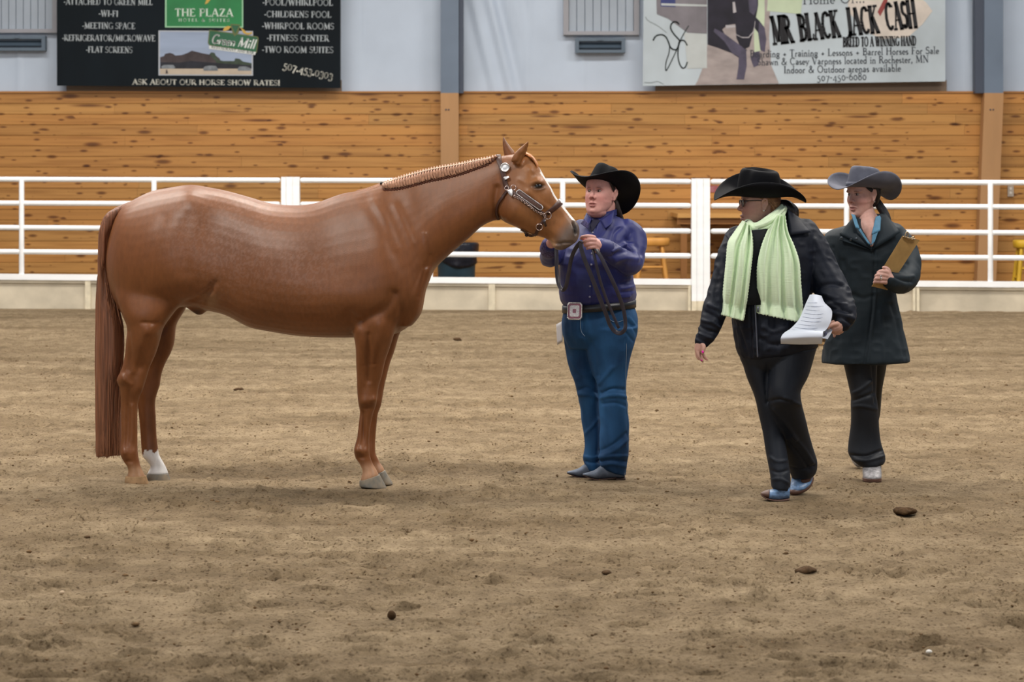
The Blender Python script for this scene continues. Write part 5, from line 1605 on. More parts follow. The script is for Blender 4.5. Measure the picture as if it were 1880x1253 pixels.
# left arm bent, hand gripping the papers
limb(mb, [(1480, 432, YJ, .05), (1508, 490, YJ - .02, .046), (1535, 545, YJ - .08, .042), (1546, 575, YJ - .14, .034), (1545, 592, YJ - .18, .026)])
HL = YJ - .20
hand(mb, [[(1545, 592, HL, .025), (1540, 600, HL, .027), (1534, 603, HL, .024)],
          [(1538, 595, HL - .016, .0125), (1529, 596, HL - .026, .0115), (1520, 600, HL - .030, .0102), (1512, 602.5, HL - .030, .0085)],
          [(1543, 606, HL - .006, .012), (1537, 610, HL + .006, .011), (1529, 609, HL + .022, .0098), (1522, 606, HL + .028, .0085)],
          [(1545, 606, HL + .010, .012), (1540, 611.5, HL + .018, .011), (1532, 611, HL + .030, .0098), (1525, 608, HL + .034, .0085)],
          [(1547, 602, HL + .022, .0115), (1545, 609, HL + .030, .0105), (1538, 611, HL + .040, .0092), (1531, 609, HL + .042, .008)],
          [(1549, 598, HL + .030, .0105), (1548, 605, HL + .040, .0098), (1543, 608, HL + .048, .0086), (1537, 607, HL + .05, .0075)]])
me = skin('person_skin', mb, .003, 3)
face_detail(me, h)
skin_colour(me, h, s2l(196, 152, 136))
make('body', me, SKIN_M, jd)
eyes(h, jd)
NAIL = mat('pink_nail_varnish', s2l(226, 30, 168), .2, .6)
def nail(px, py, Y, parent, ang=0, r=(.0072, .004, .0055)):
    a = math.radians(ang)
    mb = MB(); mb.ball(P(px, py, Y), r, 8, axes=((math.cos(a), 0, -math.sin(a)), (0, 1, 0), (math.sin(a), 0, math.cos(a))))
    make('fingernail', mb, NAIL, parent, label='bright pink fingernail')
nail(1511.5, 602.3, HL - .036, jd, 20, (.0085, .004, .0062))
nail(1290.2, 646.5, HJ - .037, jd, 80)
nail(1288, 661.5, HJ - .021, jd, 60, (.005, .003, .0035))
cowboy_hat(h, BLACK_FELT, jd, up=.054, back=.006, pitch=1, roll=-9, brim=(.104, .120, .125), curl=13.0, dip=(.030, .034), crown=.118, curl_pow=1.3, size=1.03)
BLONDE = mat('blonde_hair', s2l(134, 96, 66), .45, .4, .4, 50, (.6, 1, 3), bump=.003, bscale=120, bstretch=(.4, 1, 3))
BLACKH = mat('black_hair', s2l(20, 18, 20), .4, .4, .3, 60, bump=.004, bscale=120, bstretch=(2, 2, .3))
mb = MB()
R = []
for u_, w_, fb, ff in ((.07, .0795, -.104, .07), (.045, .081, -.107, .066), (.030, .0812, -.108, .040), (.012, .081, -.106, -.022), (-.012, .077, -.098, -.030), (-.04, .068, -.088, -.036), (-.07, .052, -.07, -.036)):
    R.append([h.at((ff + fb) / 2 + (ff - fb) / 2 * math.cos(t), w_ * math.sin(t), u_) for t in np.linspace(0, 2 * math.pi, 36, endpoint=False)])
mb.rings(R)
for k in range(14):
    mb.tube([h.at(.062 - .004 * k, .070 + .0005 * k, .058 - .001 * k), h.at(.03 - .004 * k, .082, .046 - .0022 * k), h.at(-.015 - .003 * k, .083, .036 - .0035 * k), h.at(-.06, .076, .018 - .005 * k)], [.003, .005, .005, .003], 6)
make('hair', mb, BLONDE, jd)
mb = MB()
for k in range(16):
    a = (k - 8) / 8
    mb.tube([P(1432 + a * 3, 371, YJ + .02 + a * .02), P(1447 + a * 5, 374 + abs(a) * 3, YJ + .02 + a * .05), P(1457 + a * 5, 388, YJ + .02 + a * .06), P(1459 + a * 4, 402 + RNG.uniform(-3, 5), YJ + .04 + a * .05)], [.012, .016, .015, .006], 8)
make('ponytail', mb, BLACKH, jd)
# glasses
FRAME = mat('glasses_frame', s2l(28, 24, 24), .25, .6)
GLASSL = bpy.data.materials.new('glasses_lens'); GLASSL.use_nodes = True
gb = GLASSL.node_tree.nodes['Principled BSDF']; gb.inputs['Transmission Weight'].default_value = .9; gb.inputs['Roughness'].default_value = .02; gb.inputs['Base Color'].default_value = (.75, .78, .8, 1); gb.inputs['IOR'].default_value = 1.05
mb = MB()
for s_ in (-1, 1):
    mb.tube([h.at(.094 - .012 * abs(math.cos(t) * .5 + .5) * 0, s_ * (.033 + .025 * math.copysign(abs(math.cos(t)) ** .7, math.cos(t))), .008 + .017 * math.copysign(abs(math.sin(t)) ** .7, math.sin(t))) for t in np.linspace(0, 2 * math.pi, 33)], .0021, 6, sub=1, caps=False)
    mb.tube([h.at(.093, s_ * .058, .020), h.at(.075, s_ * .076, .0205), h.at(.02, s_ * .080, .0215), h.at(-.012, s_ * .081, .016)], [.0034, .0042, .0036, .002], 8, sub=3, flat=.6)
mb.tube([h.at(.094, -.009, .013), h.at(.098, 0, .015), h.at(.094, .009, .013)], .002, 6)
gl = make('glasses', mb, FRAME, jd)
for s_ in (-1, 1):
    mb = MB()
    mb.rings([[h.at(.0925 + d, s_ * (.033 + q * .025 * math.copysign(abs(math.cos(t)) ** .7, math.cos(t))), .008 + q * .017 * math.copysign(abs(math.sin(t)) ** .7, math.sin(t))) for t in np.linspace(0, 2 * math.pi, 32, endpoint=False)] for q, d in ((.98, 0), (.5, .001), (.5, .003), (.98, .002))])
    make('lens', mb, GLASSL, gl)
mb = MB(); mb.ball(h.at(-.004, .085, -.030), .004, 6)
make('earring', mb, mat('pearl_earring', s2l(226, 220, 214), .25), jd)

# jacket
NYLON = mat('black_nylon', s2l(12, 19, 33), .62, .3, .15, 7, bump=.0004, bscale=300)
mb = MB()
loft(mb, [(1380, 404, 1452, 392, .07, YJ), (1366, 414, 1468, 400, .085, YJ), (1348, 426, 1487, 410, .11, YJ, 2.3), (1335, 440, 1498, 428, .14, YJ, 2.4), (1332, 470, 1503, 465, .158, YJ, 2.4), (1334, 510, 1495, 508, .165, YJ, 2.3), (1338, 555, 1488, 555, .168, YJ, 2.3), (1345, 590, 1492, 590, .172, YJ, 2.3),
          (1348, 615, 1500, 612, .175, YJ, 2.3), (1351, 636, 1503, 630, .172, YJ, 2.3), (1358, 655, 1500, 637, .165, YJ, 2.3), (1365, 660, 1495, 642, .15, YJ, 2.3)], 36, 4)
limb(mb, [(1356, 440, YJ - .03, .066), (1343, 470, YJ - .05, .066), (1332, 510, YJ - .08, .064), (1318, 552, YJ - .11, .060), (1309, 585, YJ - .13, .056), (1299, 610, YJ - .14, .050), (1289.5, 625, YJ - .15, .041)], 24)
limb(mb, [(1474, 430, YJ, .075), (1490, 455, YJ - .01, .080), (1510, 500, YJ - .03, .082), (1532, 542, YJ - .08, .080), (1546, 566, YJ - .13, .068), (1550, 583, YJ - .17, .055), (1547, 593, YJ - .19, .043)], 24)
me = skin('jacket', mb, .006, 5)
sculpt(me, [([(1320, 500), (1312, 540), (1322, 575)], 4, -.007), ([(1302, 560), (1316, 566), (1328, 574)], 3.5, .008), ([(1296, 574), (1310, 580), (1326, 590)], 3.5, -.009), ([(1290, 588), (1306, 592), (1322, 602)], 3, .008), ([(1284, 600), (1300, 606), (1316, 612)], 3, -.008), ([(1282, 612), (1296, 618), (1308, 622)], 2.6, .007), ([(1279, 620), (1290, 626), (1302, 630)], 2.2, -.006),
            ([(1490, 548), (1512, 540), (1535, 548)], 4, .010), ([(1496, 556), (1520, 552), (1545, 566)], 4, -.011), ([(1512, 562), (1530, 556), (1552, 560)], 3.5, .010), ([(1520, 570), (1540, 568), (1562, 576)], 3.2, -.010), ([(1524, 578), (1544, 576), (1566, 586)], 3, .008), ([(1526, 586), (1546, 584), (1562, 594)], 2.6, -.008), ([(1500, 530), (1524, 522), (1548, 526)], 4, -.008), ([(1478, 440), (1490, 470), (1512, 510)], 5, -.004), ([(1496, 440), (1516, 480), (1540, 520)], 4, .006),
            ([(1383, 560), (1384, 600), (1387, 652)], 2, .007), ([(1389, 560), (1390, 600), (1393, 650)], 2, -.008), ([(1377, 566), (1378, 610), (1381, 655)], 2, -.006), ([(1400, 600), (1420, 610), (1445, 600)], 4, .006), ([(1396, 622), (1420, 634), (1448, 628)], 4, -.007), ([(1356, 600), (1366, 630), (1374, 652)], 3, -.006), ([(1408, 590), (1410, 640)], 3, .005), ([(1424, 588), (1428, 636)], 3, -.005)])
ruffle(me, .010, 14, 14, 16, 5)
ruffle(me, .008, 22, 22, 30, 8, True)
jacket = make('jacket', me, NYLON, jd)
mb = MB()
for px0, a0, a1 in ((1386, 555, 655),):
    mb.tube([P(1386 + (y - 555) * .05, y, YJ - .178) for y in np.linspace(a0, a1, 8)], .004, 6)
mb.box(P(1384, 0, YJ).x, P(1387, 0, YJ).x, YJ - .19, YJ - .18, P(0, 570, YJ).z, P(0, 560, YJ).z)
make('zip', mb, mat('zip_metal', s2l(92, 96, 108), .35, .5, metal=.6), jacket)
mb = MB()
flap(mb, [(1446, 384), (1458, 392), (1489, 427), (1449, 432)], [YJ - .06, YJ - .03, YJ - .12, YJ - .15], th=.006, bow=.008)
flap(mb, [(1366, 408), (1374, 404), (1340, 444), (1331, 432)], [YJ - .05, YJ - .07, YJ - .15, YJ - .09], th=.006, bow=.004)
for r_, y_ in ((.072, 1),):
    mb.rings([[Vector((P(1418, 400, YJ).x + rr * math.cos(t) * 1.15, YJ + .012 + rr * .95 * math.sin(t), P(0, yy - 9 * math.cos(t), YJ).z)) for t in np.linspace(0, 2 * math.pi, 32, endpoint=False)] for rr, yy in ((.068, 410), (.072, 393), (.078, 392), (.082, 410))], False)
make('collar', mb, NYLON, jacket)
mb = MB()
flap(mb, [(1376, 424), (1408, 420), (1400, 560), (1368, 560)], [YJ - .135, YJ - .135, YJ - .176, YJ - .176], th=.004, bow=.012)
make('vest', mb, mat('black_knit_top', s2l(15, 19, 24), .75, .25, .15, 30, bump=.0006, bscale=240), jd)

# scarf: a wound neck roll and two hanging ends with frayed edges
SCARF = mat('green_scarf', s2l(220, 239, 206), .8, .2, .06, 5, sheen=.1, bump=.0016, bscale=170, bstretch=(.12, .12, 1.5))
mb = MB()
def roll(pts, r):
    limb(mb, [(a, b, Y, q) for (a, b, Y), q in zip(pts, r)], 18, .8)
roll([(1440, 380, YJ - .02), (1430, 392, YJ - .07), (1412, 406, YJ - .11), (1394, 416, YJ - .12), (1380, 416, YJ - .10), (1374, 408, YJ - .04), (1384, 396, YJ + .05), (1410, 386, YJ + .10), (1434, 380, YJ + .07), (1441, 381, YJ + .0)], [.024, .030, .032, .028, .024, .022, .026, .028, .026, .024])
roll([(1440, 384, YJ - .01), (1428, 398, YJ - .075), (1410, 412, YJ - .118), (1393, 421, YJ - .118)], [.02, .024, .024, .016])
sk = skin('scarf', mb, .004, 3)
sculpt(sk, [([(1440, 376), (1424, 391), (1404, 404), (1382, 412)], 1.6, -.008), ([(1442, 381), (1428, 396), (1408, 409), (1388, 416)], 1.5, .005), ([(1443, 387), (1430, 401), (1412, 414), (1394, 421)], 1.5, -.008), ([(1436, 374), (1420, 387), (1402, 399)], 1.4, .004)])
scarf = make('scarf', sk, SCARF, jd)
def hanging(left, right, Y0, folds, seed, nm):
    """left and right outline pixels from top to bottom, hung in folds"""
    L_, R_ = spline(np.array(left, float), 8), spline(np.array(right, float), 8)
    n = 64
    m = 34
    def samp(A, t):
        d = np.concatenate([[0], np.cumsum(np.hypot(*np.diff(A, axis=0).T))]); d /= d[-1]
        return np.interp(t, d, A[:, 0]), np.interp(t, d, A[:, 1])
    V, Fc = [], []
    rr = random.Random(seed)
    ph = [rr.uniform(0, 6) for _ in range(4)]
    for side in (0, 1):
        for i in range(n + 1):
            t = i / n
            (lx, ly), (rx, ry) = samp(L_, t), samp(R_, t)
            for j in range(m + 1):
                s = j / m
                px, py = lx + (rx - lx) * s, ly + (ry - ly) * s
                w = (math.sin(folds * 2 * math.pi * s + ph[0] + .8 * t) + .5 * math.sin(folds * 3.7 * math.pi * s + ph[1] - 1.2 * t)) * (.010 + .008 * (1 - t))
                bulge = -.055 * math.sin(math.pi * min(1, t * 1.15)) ** .8 - .068 * t
                edge = .02 * (abs(2 * s - 1) ** 4)
                if t > .97: py += 1.2 * math.sin(s * 90 + seed)
                if s in (0, 1): px += .5 * math.sin(t * 190 + seed)
                p = P(px, py, Y0)
                V.append((p.x, Y0 + bulge + w + edge + (.004 if side else 0), p.z))
    o = (n + 1) * (m + 1)
    for i in range(n):
        for j in range(m):
            a = i * (m + 1) + j
            Fc.append((a, a + m + 1, a + m + 2, a + 1)); Fc.append((o + a, o + a + 1, o + a + m + 2, o + a + m + 1))
    edge = [i * (m + 1) for i in range(n + 1)] + [n * (m + 1) + j for j in range(1, m + 1)] + [i * (m + 1) + m for i in range(n - 1, -1, -1)] + [j for j in range(m - 1, 0, -1)]
    for k in range(len(edge)):
        a, b = edge[k], edge[(k + 1) % len(edge)]
        Fc.append((b, a, o + a, o + b))
    mb = MB(); mb.add(V, Fc)
    return make(nm, mb, SCARF, scarf)
hanging([(1364, 405), (1346, 428), (1335, 446), (1331, 480), (1327, 520), (1324, 560), (1321, 577)], [(1378, 414), (1381, 432), (1381, 460), (1376, 500), (1371, 545), (1367, 575), (1364, 589)], YJ - .125, 2.6, 3, 'scarf_end')
hanging([(1424, 396), (1408, 424), (1396, 452), (1388, 488), (1388, 530), (1387, 560), (1385.5, 574)], [(1442, 392), (1446, 425), (1456, 450), (1465, 480), (1468, 520), (1472, 560), (1478, 594)], YJ - .125, 3.4, 8, 'scarf_end')

# trousers
BLACKT = mat('black_trousers', s2l(17, 24, 35), .6, .35, .12, 7, bump=.0004, bscale=300)
def trousers(parts, strokes, m, parent, vox=.006, nm='trousers', seed=2):
    mb = MB()
    for st in parts: loft(mb, st, 28, 4)
    me = skin(nm, mb, vox, 5)
    sculpt(me, strokes)
    ruffle(me, .010, 10, 10, 8, seed)
    return make(nm, me, m, parent)
trousers([[(1354, 628, 1500, 622, .15, YJ, 2.3), (1357, 655, 1499, 640, .155, YJ, 2.3), (1364, 672, 1490, 665, .13, YJ, 2.2), (1372, 684, 1478, 680, .09, YJ, 2.2)],
          [(1357, 650, 1420, 652, .11, YJ), (1370, 690, 1416, 690, .095, YJ), (1386, 730, 1419, 730, .082, YJ), (1395, 775, 1434, 775, .07, YJ - .0), (1402, 810, 1441, 810, .068, YJ - .01), (1410, 848, 1447, 850, .072, YJ - .03), (1415, 876, 1450, 878, .074, YJ - .05), (1417, 896, 1449, 901, .07, YJ - .06)],
          [(1404, 650, 1500, 638, .125, YJ - .03), (1407, 690, 1486, 686, .112, YJ - .06), (1409, 718, 1471, 716, .095, YJ - .09), (1411, 738, 1471, 733, .088, YJ - .09), (1416, 762, 1477, 758, .080, YJ - .04), (1424, 795, 1485, 792, .078, YJ + .03), (1436, 828, 1494, 826, .082, YJ + .11), (1445, 852, 1500, 848, .086, YJ + .16), (1451, 868, 1498, 866, .086, YJ + .19), (1454, 878, 1492, 875, .078, YJ + .2)]],
         [([(1410, 738), (1430, 734), (1452, 738)], 3, -.009), ([(1440, 732), (1456, 738), (1470, 744)], 3, .007), ([(1422, 752), (1442, 776), (1462, 806)], 3, .008), ([(1454, 800), (1476, 824), (1492, 850)], 3, .007), ([(1446, 812), (1468, 836), (1486, 862)], 3, -.008), ([(1410, 672), (1409, 705), (1408, 740)], 4, -.005), ([(1414, 840), (1428, 848), (1444, 846)], 2.5, .006), ([(1415, 864), (1430, 868), (1446, 864)], 2.5, -.007), ([(1416, 882), (1432, 880), (1448, 888)], 2.5, .006), ([(1452, 858), (1472, 862), (1494, 856)], 2.5, -.006)], BLACKT, jd)
BOOTB = mat('blue_snake_boot', s2l(104, 134, 172), .35, .5, .35, 55, (1, 1, 1.6), bump=.002, bscale=90)
BOOTT = mat('brown_boot_trim', s2l(92, 66, 56), .45, .4, .2, 30)
mb = MB()
boot(mb, [(1449, 893, 1449, 916, .03), (1440, 889, 1440, 917, .038), (1430, 894, 1429, 918, .042), (1420, 898, 1418, 917.5, .044), (1411, 901, 1409, 915, .042), (1404, 903, 1402, 912, .034), (1398, 905, 1398, 908.5, .016)], YJ - .075)
b1 = make('boot', mb, [BOOTB, BOOTT], jd)
mb = MB()
boot(mb, [(1448, 914, 1448, 919, .034), (1436, 916, 1436, 920.5, .042), (1424, 916, 1423, 920.5, .046), (1412, 914.5, 1411, 918, .046), (1403, 911, 1402, 914.5, .036), (1397.5, 906, 1397, 910, .018)], YJ - .075)
make('sole', mb, BOOTT, b1)
mb = MB()
boot(mb, [(1412, 899, 1410, 915.5, .0445), (1405, 901.5, 1403, 913, .037), (1400, 903.5, 1399, 910.5, .024), (1397, 905.5, 1397, 908.5, .012)], YJ - .077)
make('toe_cap', mb, BOOTT, b1)
mb = MB()
boot(mb, [(1455, 868, 1494, 866, .05), (1453, 880, 1492, 878, .052), (1451.5, 889, 1488, 889, .050, -.03), (1450, 896, 1479, 898, .042, -.05), (1448.5, 900.5, 1466, 902, .030, -.06), (1447.5, 903, 1456, 904, .016, -.06)], YJ + .205)
b2 = make('boot', mb, BOOTB, jd)
mb = MB()
limb(mb, [(1446, 903, YJ + .13, .010), (1456, 904.5, YJ + .12, .014), (1468, 902.5, YJ + .13, .015), (1480, 896, YJ + .15, .014), (1488, 887, YJ + .18, .012), (1491, 879, YJ + .2, .010)], 12)
limb(mb, [(1476, 884, YJ + .15, .016), (1483, 880, YJ + .16, .016), (1487, 874, YJ + .18, .012)], 10)
make('sole', mb, BOOTT, b2)

# papers and clipboard in the left hand
PAPER = mat('white_paper', s2l(208, 215, 228), .6, .3)
pp = root('papers', P(1490, 632, YJ - .24), 'crumpled white printed papers curling forward in the hand with pink nails', 'papers')
YPp = YJ - .235
mb = MB()
def sheet(mb, rows, th=.0015):
    """rows of pixel points with depth -> thin sheet"""
    A = np.array([[tuple(P(a, b, Y)) for a, b, Y in r] for r in rows])
    A = np.array([spline(r, 5) for r in A]); A = np.array([spline(A[:, j], 5) for j in range(A.shape[1])])
    n, m = A.shape[:2]
    V = [tuple(p) for p in A.reshape(-1, 3)] + [tuple(p + np.array((0, th, 0))) for p in A.reshape(-1, 3)]
    Fc = []
    for i in range(n - 1):
        for j in range(m - 1):
            a = i * m + j
            Fc += [(a, a + 1, a + m + 1, a + m), (n * m + a, n * m + a + m, n * m + a + m + 1, n * m + a + 1)]
    mb.add(V, Fc)
    return A.transpose(1, 0, 2)
A = sheet(mb, [[(1487, 541.5, YPp + .05), (1497, 541, YPp + .04), (1508.5, 543.5, YPp + .05)], [(1480, 556, YPp + .03), (1497, 556, YPp + .0), (1514, 556, YPp + .04)], [(1474, 571, YPp + .015), (1499, 574, YPp - .02), (1527, 570, YPp + .03)], [(1466, 588, YPp - .005), (1494, 591, YPp - .035), (1526, 588, YPp + .0)],
           [(1452, 603, YPp - .02), (1484, 606, YPp - .045), (1519, 603, YPp - .015)], [(1444, 609, YPp - .025), (1480, 610, YPp - .055), (1512, 609, YPp - .03)]])
make('sheet', mb, PAPER, pp)
mb = MB()
sheet(mb, [[(1448, 606, YPp - .03), (1478, 607, YPp - .07), (1511, 608, YPp - .04)], [(1438, 613, YPp - .06), (1474, 611, YPp - .085), (1511, 611, YPp - .07)], [(1433.5, 621, YPp - .075), (1470, 620, YPp - .095), (1510, 619, YPp - .08)], [(1433.5, 629, YPp - .06), (1466, 626, YPp - .075), (1509.5, 627, YPp - .06)], [(1434, 631.5, YPp - .03), (1468, 633, YPp - .04), (1509, 632, YPp - .03)], [(1440, 626, YPp + .0), (1470, 628, YPp - .0), (1508, 627, YPp + .0)]])
make('rolled_sheet', mb, PAPER, pp)
mb = MB()
sheet(mb, [[(1508, 607, YPp + .03), (1519, 606, YPp + .03), (1530, 601.5, YPp + .03)], [(1509, 615, YPp + .015), (1518, 615, YPp + .01), (1526, 612, YPp + .01)], [(1510, 621.5, YPp + .0), (1515, 622, YPp + .0), (1519.5, 623, YPp + .0)]])
make('under_sheet', mb, PAPER, pp)
INK = mat('faint_print', s2l(188, 195, 210), .7)
mb = MB()
n_, m_ = A.shape[:2]
for i in range(4, n_ - 3):
    if i % 2 == 0: continue
    a0, a1 = int(m_ * .12), int(m_ * RNG.uniform(.55, .9))
    q = [tuple(A[i, j] + np.array((0, -.0018, 0))) for j in range(a0, a1)] + [tuple(A[i, j] + np.array((0, -.0018, -.0012))) for j in range(a1 - 1, a0 - 1, -1)]
    mb.add(q, [tuple(range(len(q)))])
make('print', mb, INK, pp, smooth=False)
mb = MB(); mb.ball(P(1515.5, 613.5, YPp + .004), (.007, .003, .011), 8, axes=((.8, 0, -.6), (0, 1, 0), (.6, 0, .8)))
make('logo', mb, mat('dark_logo', s2l(88, 92, 120), .6), pp)
mb = MB()
flap(mb, [(1450, 612), (1520, 610), (1513, 633), (1444, 630)], [YPp + .05, YPp + .04, YPp + .0, YPp + .01], th=.004)
CLIPB = mat('clipboard_board', s2l(178, 140, 92), .6, .3, .12, 30)
pc = root('clipboard', P(1480, 632, YJ - .23), 'tan clipboard almost hidden under the crumpled white papers', 'clipboard', 'clipboards carried by the two people in dark coats')
make('board', mb, CLIPB, pc, smooth=False)
mb = MB()
flap(mb, [(1503, 630), (1512, 629), (1511, 642), (1501.5, 642)], [YPp + .01, YPp + .01, YPp + .0, YPp + .0], th=.004)
make('board_corner', mb, mat('clipboard_edge', s2l(206, 180, 140), .6), pc, smooth=False)

# ---- the person in the grey hat with the clipboard
YA = 14.62
ad = root('person', (P(1600, 0, YA).x, YA, 0), 'person in long dark coat and grey hat hugging a brown clipboard', 'person')
h = Head(1584, 359, YA - .02, 50, -5, 0, .90)
mb = MB()
head_shape(mb, h, .97, .94)
limb(mb, [(1589, 392, YA - .01, .046), (1594, 415, YA - .08, .046), (1598, 432, YA - .105, .034), (1600, 449, YA - .128, .014)])
limb(mb, [(1585, 374, YA, .048), (1589, 392, YA, .048), (1594, 406, YA + .01, .056), (1597, 425, YA + .01, .075)])
loft(mb, [(1572, 412, 1626, 412, .062, YA - .01), (1560, 424, 1640, 422, .088, YA - .02), (1545, 440, 1650, 440, .105, YA - .01), (1530, 480, 1645, 480, .11, YA), (1530, 540, 1640, 540, .11, YA), (1530, 600, 1640, 600, .11, YA), (1540, 650, 1635, 650, .10, YA)], 20, 3)
for st in ([(1578, 650, YA - .04, .06), (1588, 735, YA - .06, .048), (1590, 800, YA - .05, .042), (1600, 860, YA - .06, .035)], [(1612, 650, YA + .08, .05), (1609, 700, YA + .18, .035), (1604, 745, YA + .27, .03), (1592, 795, YA + .41, .026), (1578, 838, YA + .53, .022)]):
    limb(mb, st)
limb(mb, [(1646, 432, YA, .045), (1664, 475, YA - .06, .042), (1666, 508, YA - .16, .038), (1648, 520, YA - .27, .032), (1634, 512, YA - .33, .026)])
HA = YA - .345
hand(mb, [[(1634, 512, HA, .024), (1629, 507, HA, .026), (1624, 504, HA - .004, .022)],
          [(1628, 517, HA, .020), (1622, 514, HA - .002, .02)],
          [(1630, 501, HA - .014, .0110), (1623, 498.5, HA - .028, .0104), (1616, 498.5, HA - .030, .0096), (1612, 501, HA - .016, .0082)],
          [(1628, 506.5, HA - .018, .0110), (1620, 504.5, HA - .032, .0104), (1612, 504.8, HA - .034, .0096), (1608, 507, HA - .018, .0084)],
          [(1627, 512, HA - .016, .0108), (1618, 511, HA - .032, .0102), (1610, 511.5, HA - .034, .0094), (1606.5, 513.5, HA - .018, .0082)],
          [(1627, 518, HA - .010, .0102), (1618, 518, HA - .026, .0096), (1609, 517.5, HA - .028, .0088), (1605, 519, HA - .014, .0076)],
          [(1633, 503, HA - .004, .0125), (1631, 496, HA - .008, .0112), (1626, 492, HA - .010, .0098), (1622, 491.5, HA - .008, .008)]])
limb(mb, [(1545, 446, YA + .03, .035), (1520, 490, YA + .02, .038), (1520, 545, YA - .04, .036), (1530, 590, YA - .1, .026)])
hand(mb, [[(1530, 590, YA - .1, .024), (1533, 600, YA - .1, .024)]] + [[(1530 + k * 2.4, 600, YA - .11 + k * .006, .009), (1531 + k * 2.4, 611, YA - .12 + k * .006, .008), (1532 + k * 2.2, 618, YA - .115 + k * .006, .007)] for k in range(4)] + [[(1538, 596, YA - .12, .010), (1541, 606, YA - .13, .0085)]])
me = skin('person_skin', mb, .003, 3)
face_detail(me, h)
skin_colour(me, h, s2l(204, 160, 148))
make('body', me, SKIN_M, ad)
eyes(h, ad, (60, 46, 40))
GREY_FELT = mat('grey_felt', s2l(88, 90, 102), .8, .2, .1, 20, sheen=.05, bump=.0003, bscale=500)
cowboy_hat(h, GREY_FELT, ad, up=.044, back=-.012, pitch=9, roll=1, brim=(.092, .112, .128), curl=13, dip=(.022, .05), crown=.108, size=.96, curl_pow=1.5)
mb = MB()
R = []
for u_, w_, fb, ff in ((.07, .0785, -.104, .05), (.045, .080, -.106, .035), (.025, .080, -.106, .016), (.008, .079, -.103, -.014), (-.015, .074, -.095, -.024), (-.045, .062, -.082, -.032), (-.07, .045, -.062, -.034)):
    R.append([h.at((ff + fb) / 2 + (ff - fb) / 2 * math.cos(t), w_ * math.sin(t), u_) for t in np.linspace(0, 2 * math.pi, 32, endpoint=False)])
mb.rings(R)
for k in range(8):
    mb.tube([h.at(.052 - .003 * k, .066, .060), h.at(.036 - .004 * k, .076, .042), h.at(.014 - .004 * k, .079, .024)], [.003, .004, .003], 6)
make('hair', mb, BLACKH, ad)
mb = MB()
for k in range(18):
    a = (k - 9) / 9
    mb.tube([P(1607 + a * 2, 362, YA + .04 + a * .02), P(1614 + a * 3, 376, YA + .06 + a * .03), P(1623 + a * 4, 390, YA + .06 + a * .035), P(1630 + a * 3, 402, YA + .05 + a * .03), P(1634 + a * 2.5, 410 + RNG.uniform(-3, 4), YA + .04 + a * .02)], [.010, .014, .013, .009, .002], 8)
make('ponytail', mb, BLACKH, ad)
mb = MB(); mb.tube([h.at(-.006, .079, -.030), h.at(-.002, .082, -.036), h.at(-.008, .082, -.040), h.at(-.012, .080, -.034)], .0012, 5)
make('earring', mb, mat('silver_earring', (.7, .7, .7), .3, metal=1), ad)
mb = MB(); mb.tube([P(1617.6 + 1.0 * math.cos(t) * 0 + 0, 509.5, HA - .044)  + Vector((.0105 * math.cos(t) * .35, 0, .0108 * math.sin(t))) for t in np.linspace(0, 2 * math.pi, 16)], .0014, 5, sub=1)
mb.ball(P(1617, 510.5, HA - .045), .0035, 6)
make('ring', mb, mat('silver_ring', (.8, .8, .78), .2, metal=1), ad)

COAT = mat('dark_teal_coat', s2l(22, 34, 42), .66, .3, .14, 6, bump=.0004, bscale=300)
mb = MB()
loft(mb, [(1563, 412, 1634, 404, .066, YA), (1544, 417, 1646, 412, .09, YA, 2.2), (1522, 424, 1657, 421, .112, YA, 2.4), (1511, 440, 1662, 440, .128, YA, 2.4), (1512, 470, 1656, 470, .14, YA, 2.4), (1518, 505, 1647, 505, .138, YA, 2.3), (1520, 540, 1644, 540, .138, YA, 2.3), (1518, 575, 1651, 575, .15, YA, 2.3),
          (1515, 610, 1659, 610, .168, YA, 2.3), (1511, 640, 1666, 640, .182, YA, 2.3), (1509, 664, 1670.5, 661, .192, YA, 2.3), (1510, 667.5, 1669, 664.5, .185, YA, 2.3)], 36, 4)
limb(mb, [(1642, 430, YA, .058), (1656, 448, YA - .02, .062), (1667, 478, YA - .07, .062), (1667, 505, YA - .15, .060), (1655, 519, YA - .23, .055), (1641, 518, YA - .30, .047), (1634, 514, YA - .33, .040)], 24)
limb(mb, [(1536, 442, YA + .02, .052), (1520, 460, YA + .02, .060), (1512, 500, YA + .0, .058), (1516, 545, YA - .05, .052), (1526, 580, YA - .09, .042)], 22)
me = skin('coat', mb, .006, 5)
sculpt(me, [([(1604, 460), (1604, 520), (1602, 560), (1596, 610), (1587, 668)], 2, -.007), ([(1608, 460), (1608, 520), (1606, 560), (1600, 612), (1592, 668)], 2, .005), ([(1640, 470), (1652, 480), (1664, 484)], 3.5, -.007), ([(1644, 500), (1660, 508), (1676, 508)], 3, .007), ([(1640, 508), (1656, 515), (1672, 518)], 3, -.008), ([(1548, 480), (1552, 500), (1546, 520)], 5, -.006),
            ([(1530, 455), (1538, 475), (1542, 500)], 4, -.006), ([(1560, 540), (1585, 548), (1602, 542)], 4, -.005), ([(1636, 560), (1648, 600), (1660, 655)], 4, -.006), ([(1616, 575), (1622, 620), (1624, 664)], 5, .006), ([(1540, 570), (1545, 620), (1546, 664)], 6, .005), ([(1560, 590), (1566, 630), (1568, 666)], 5, -.004)])
ruffle(me, .010, 9, 9, 10, 11)
ruffle(me, .005, 18, 18, 24, 12, True)
coat = make('coat', me, COAT, ad)
mb = MB()
flap(mb, [(1567, 398), (1580, 402), (1600, 459), (1541, 430)], [YA - .05, YA - .085, YA - .150, YA - .135], th=.008, bow=.012)
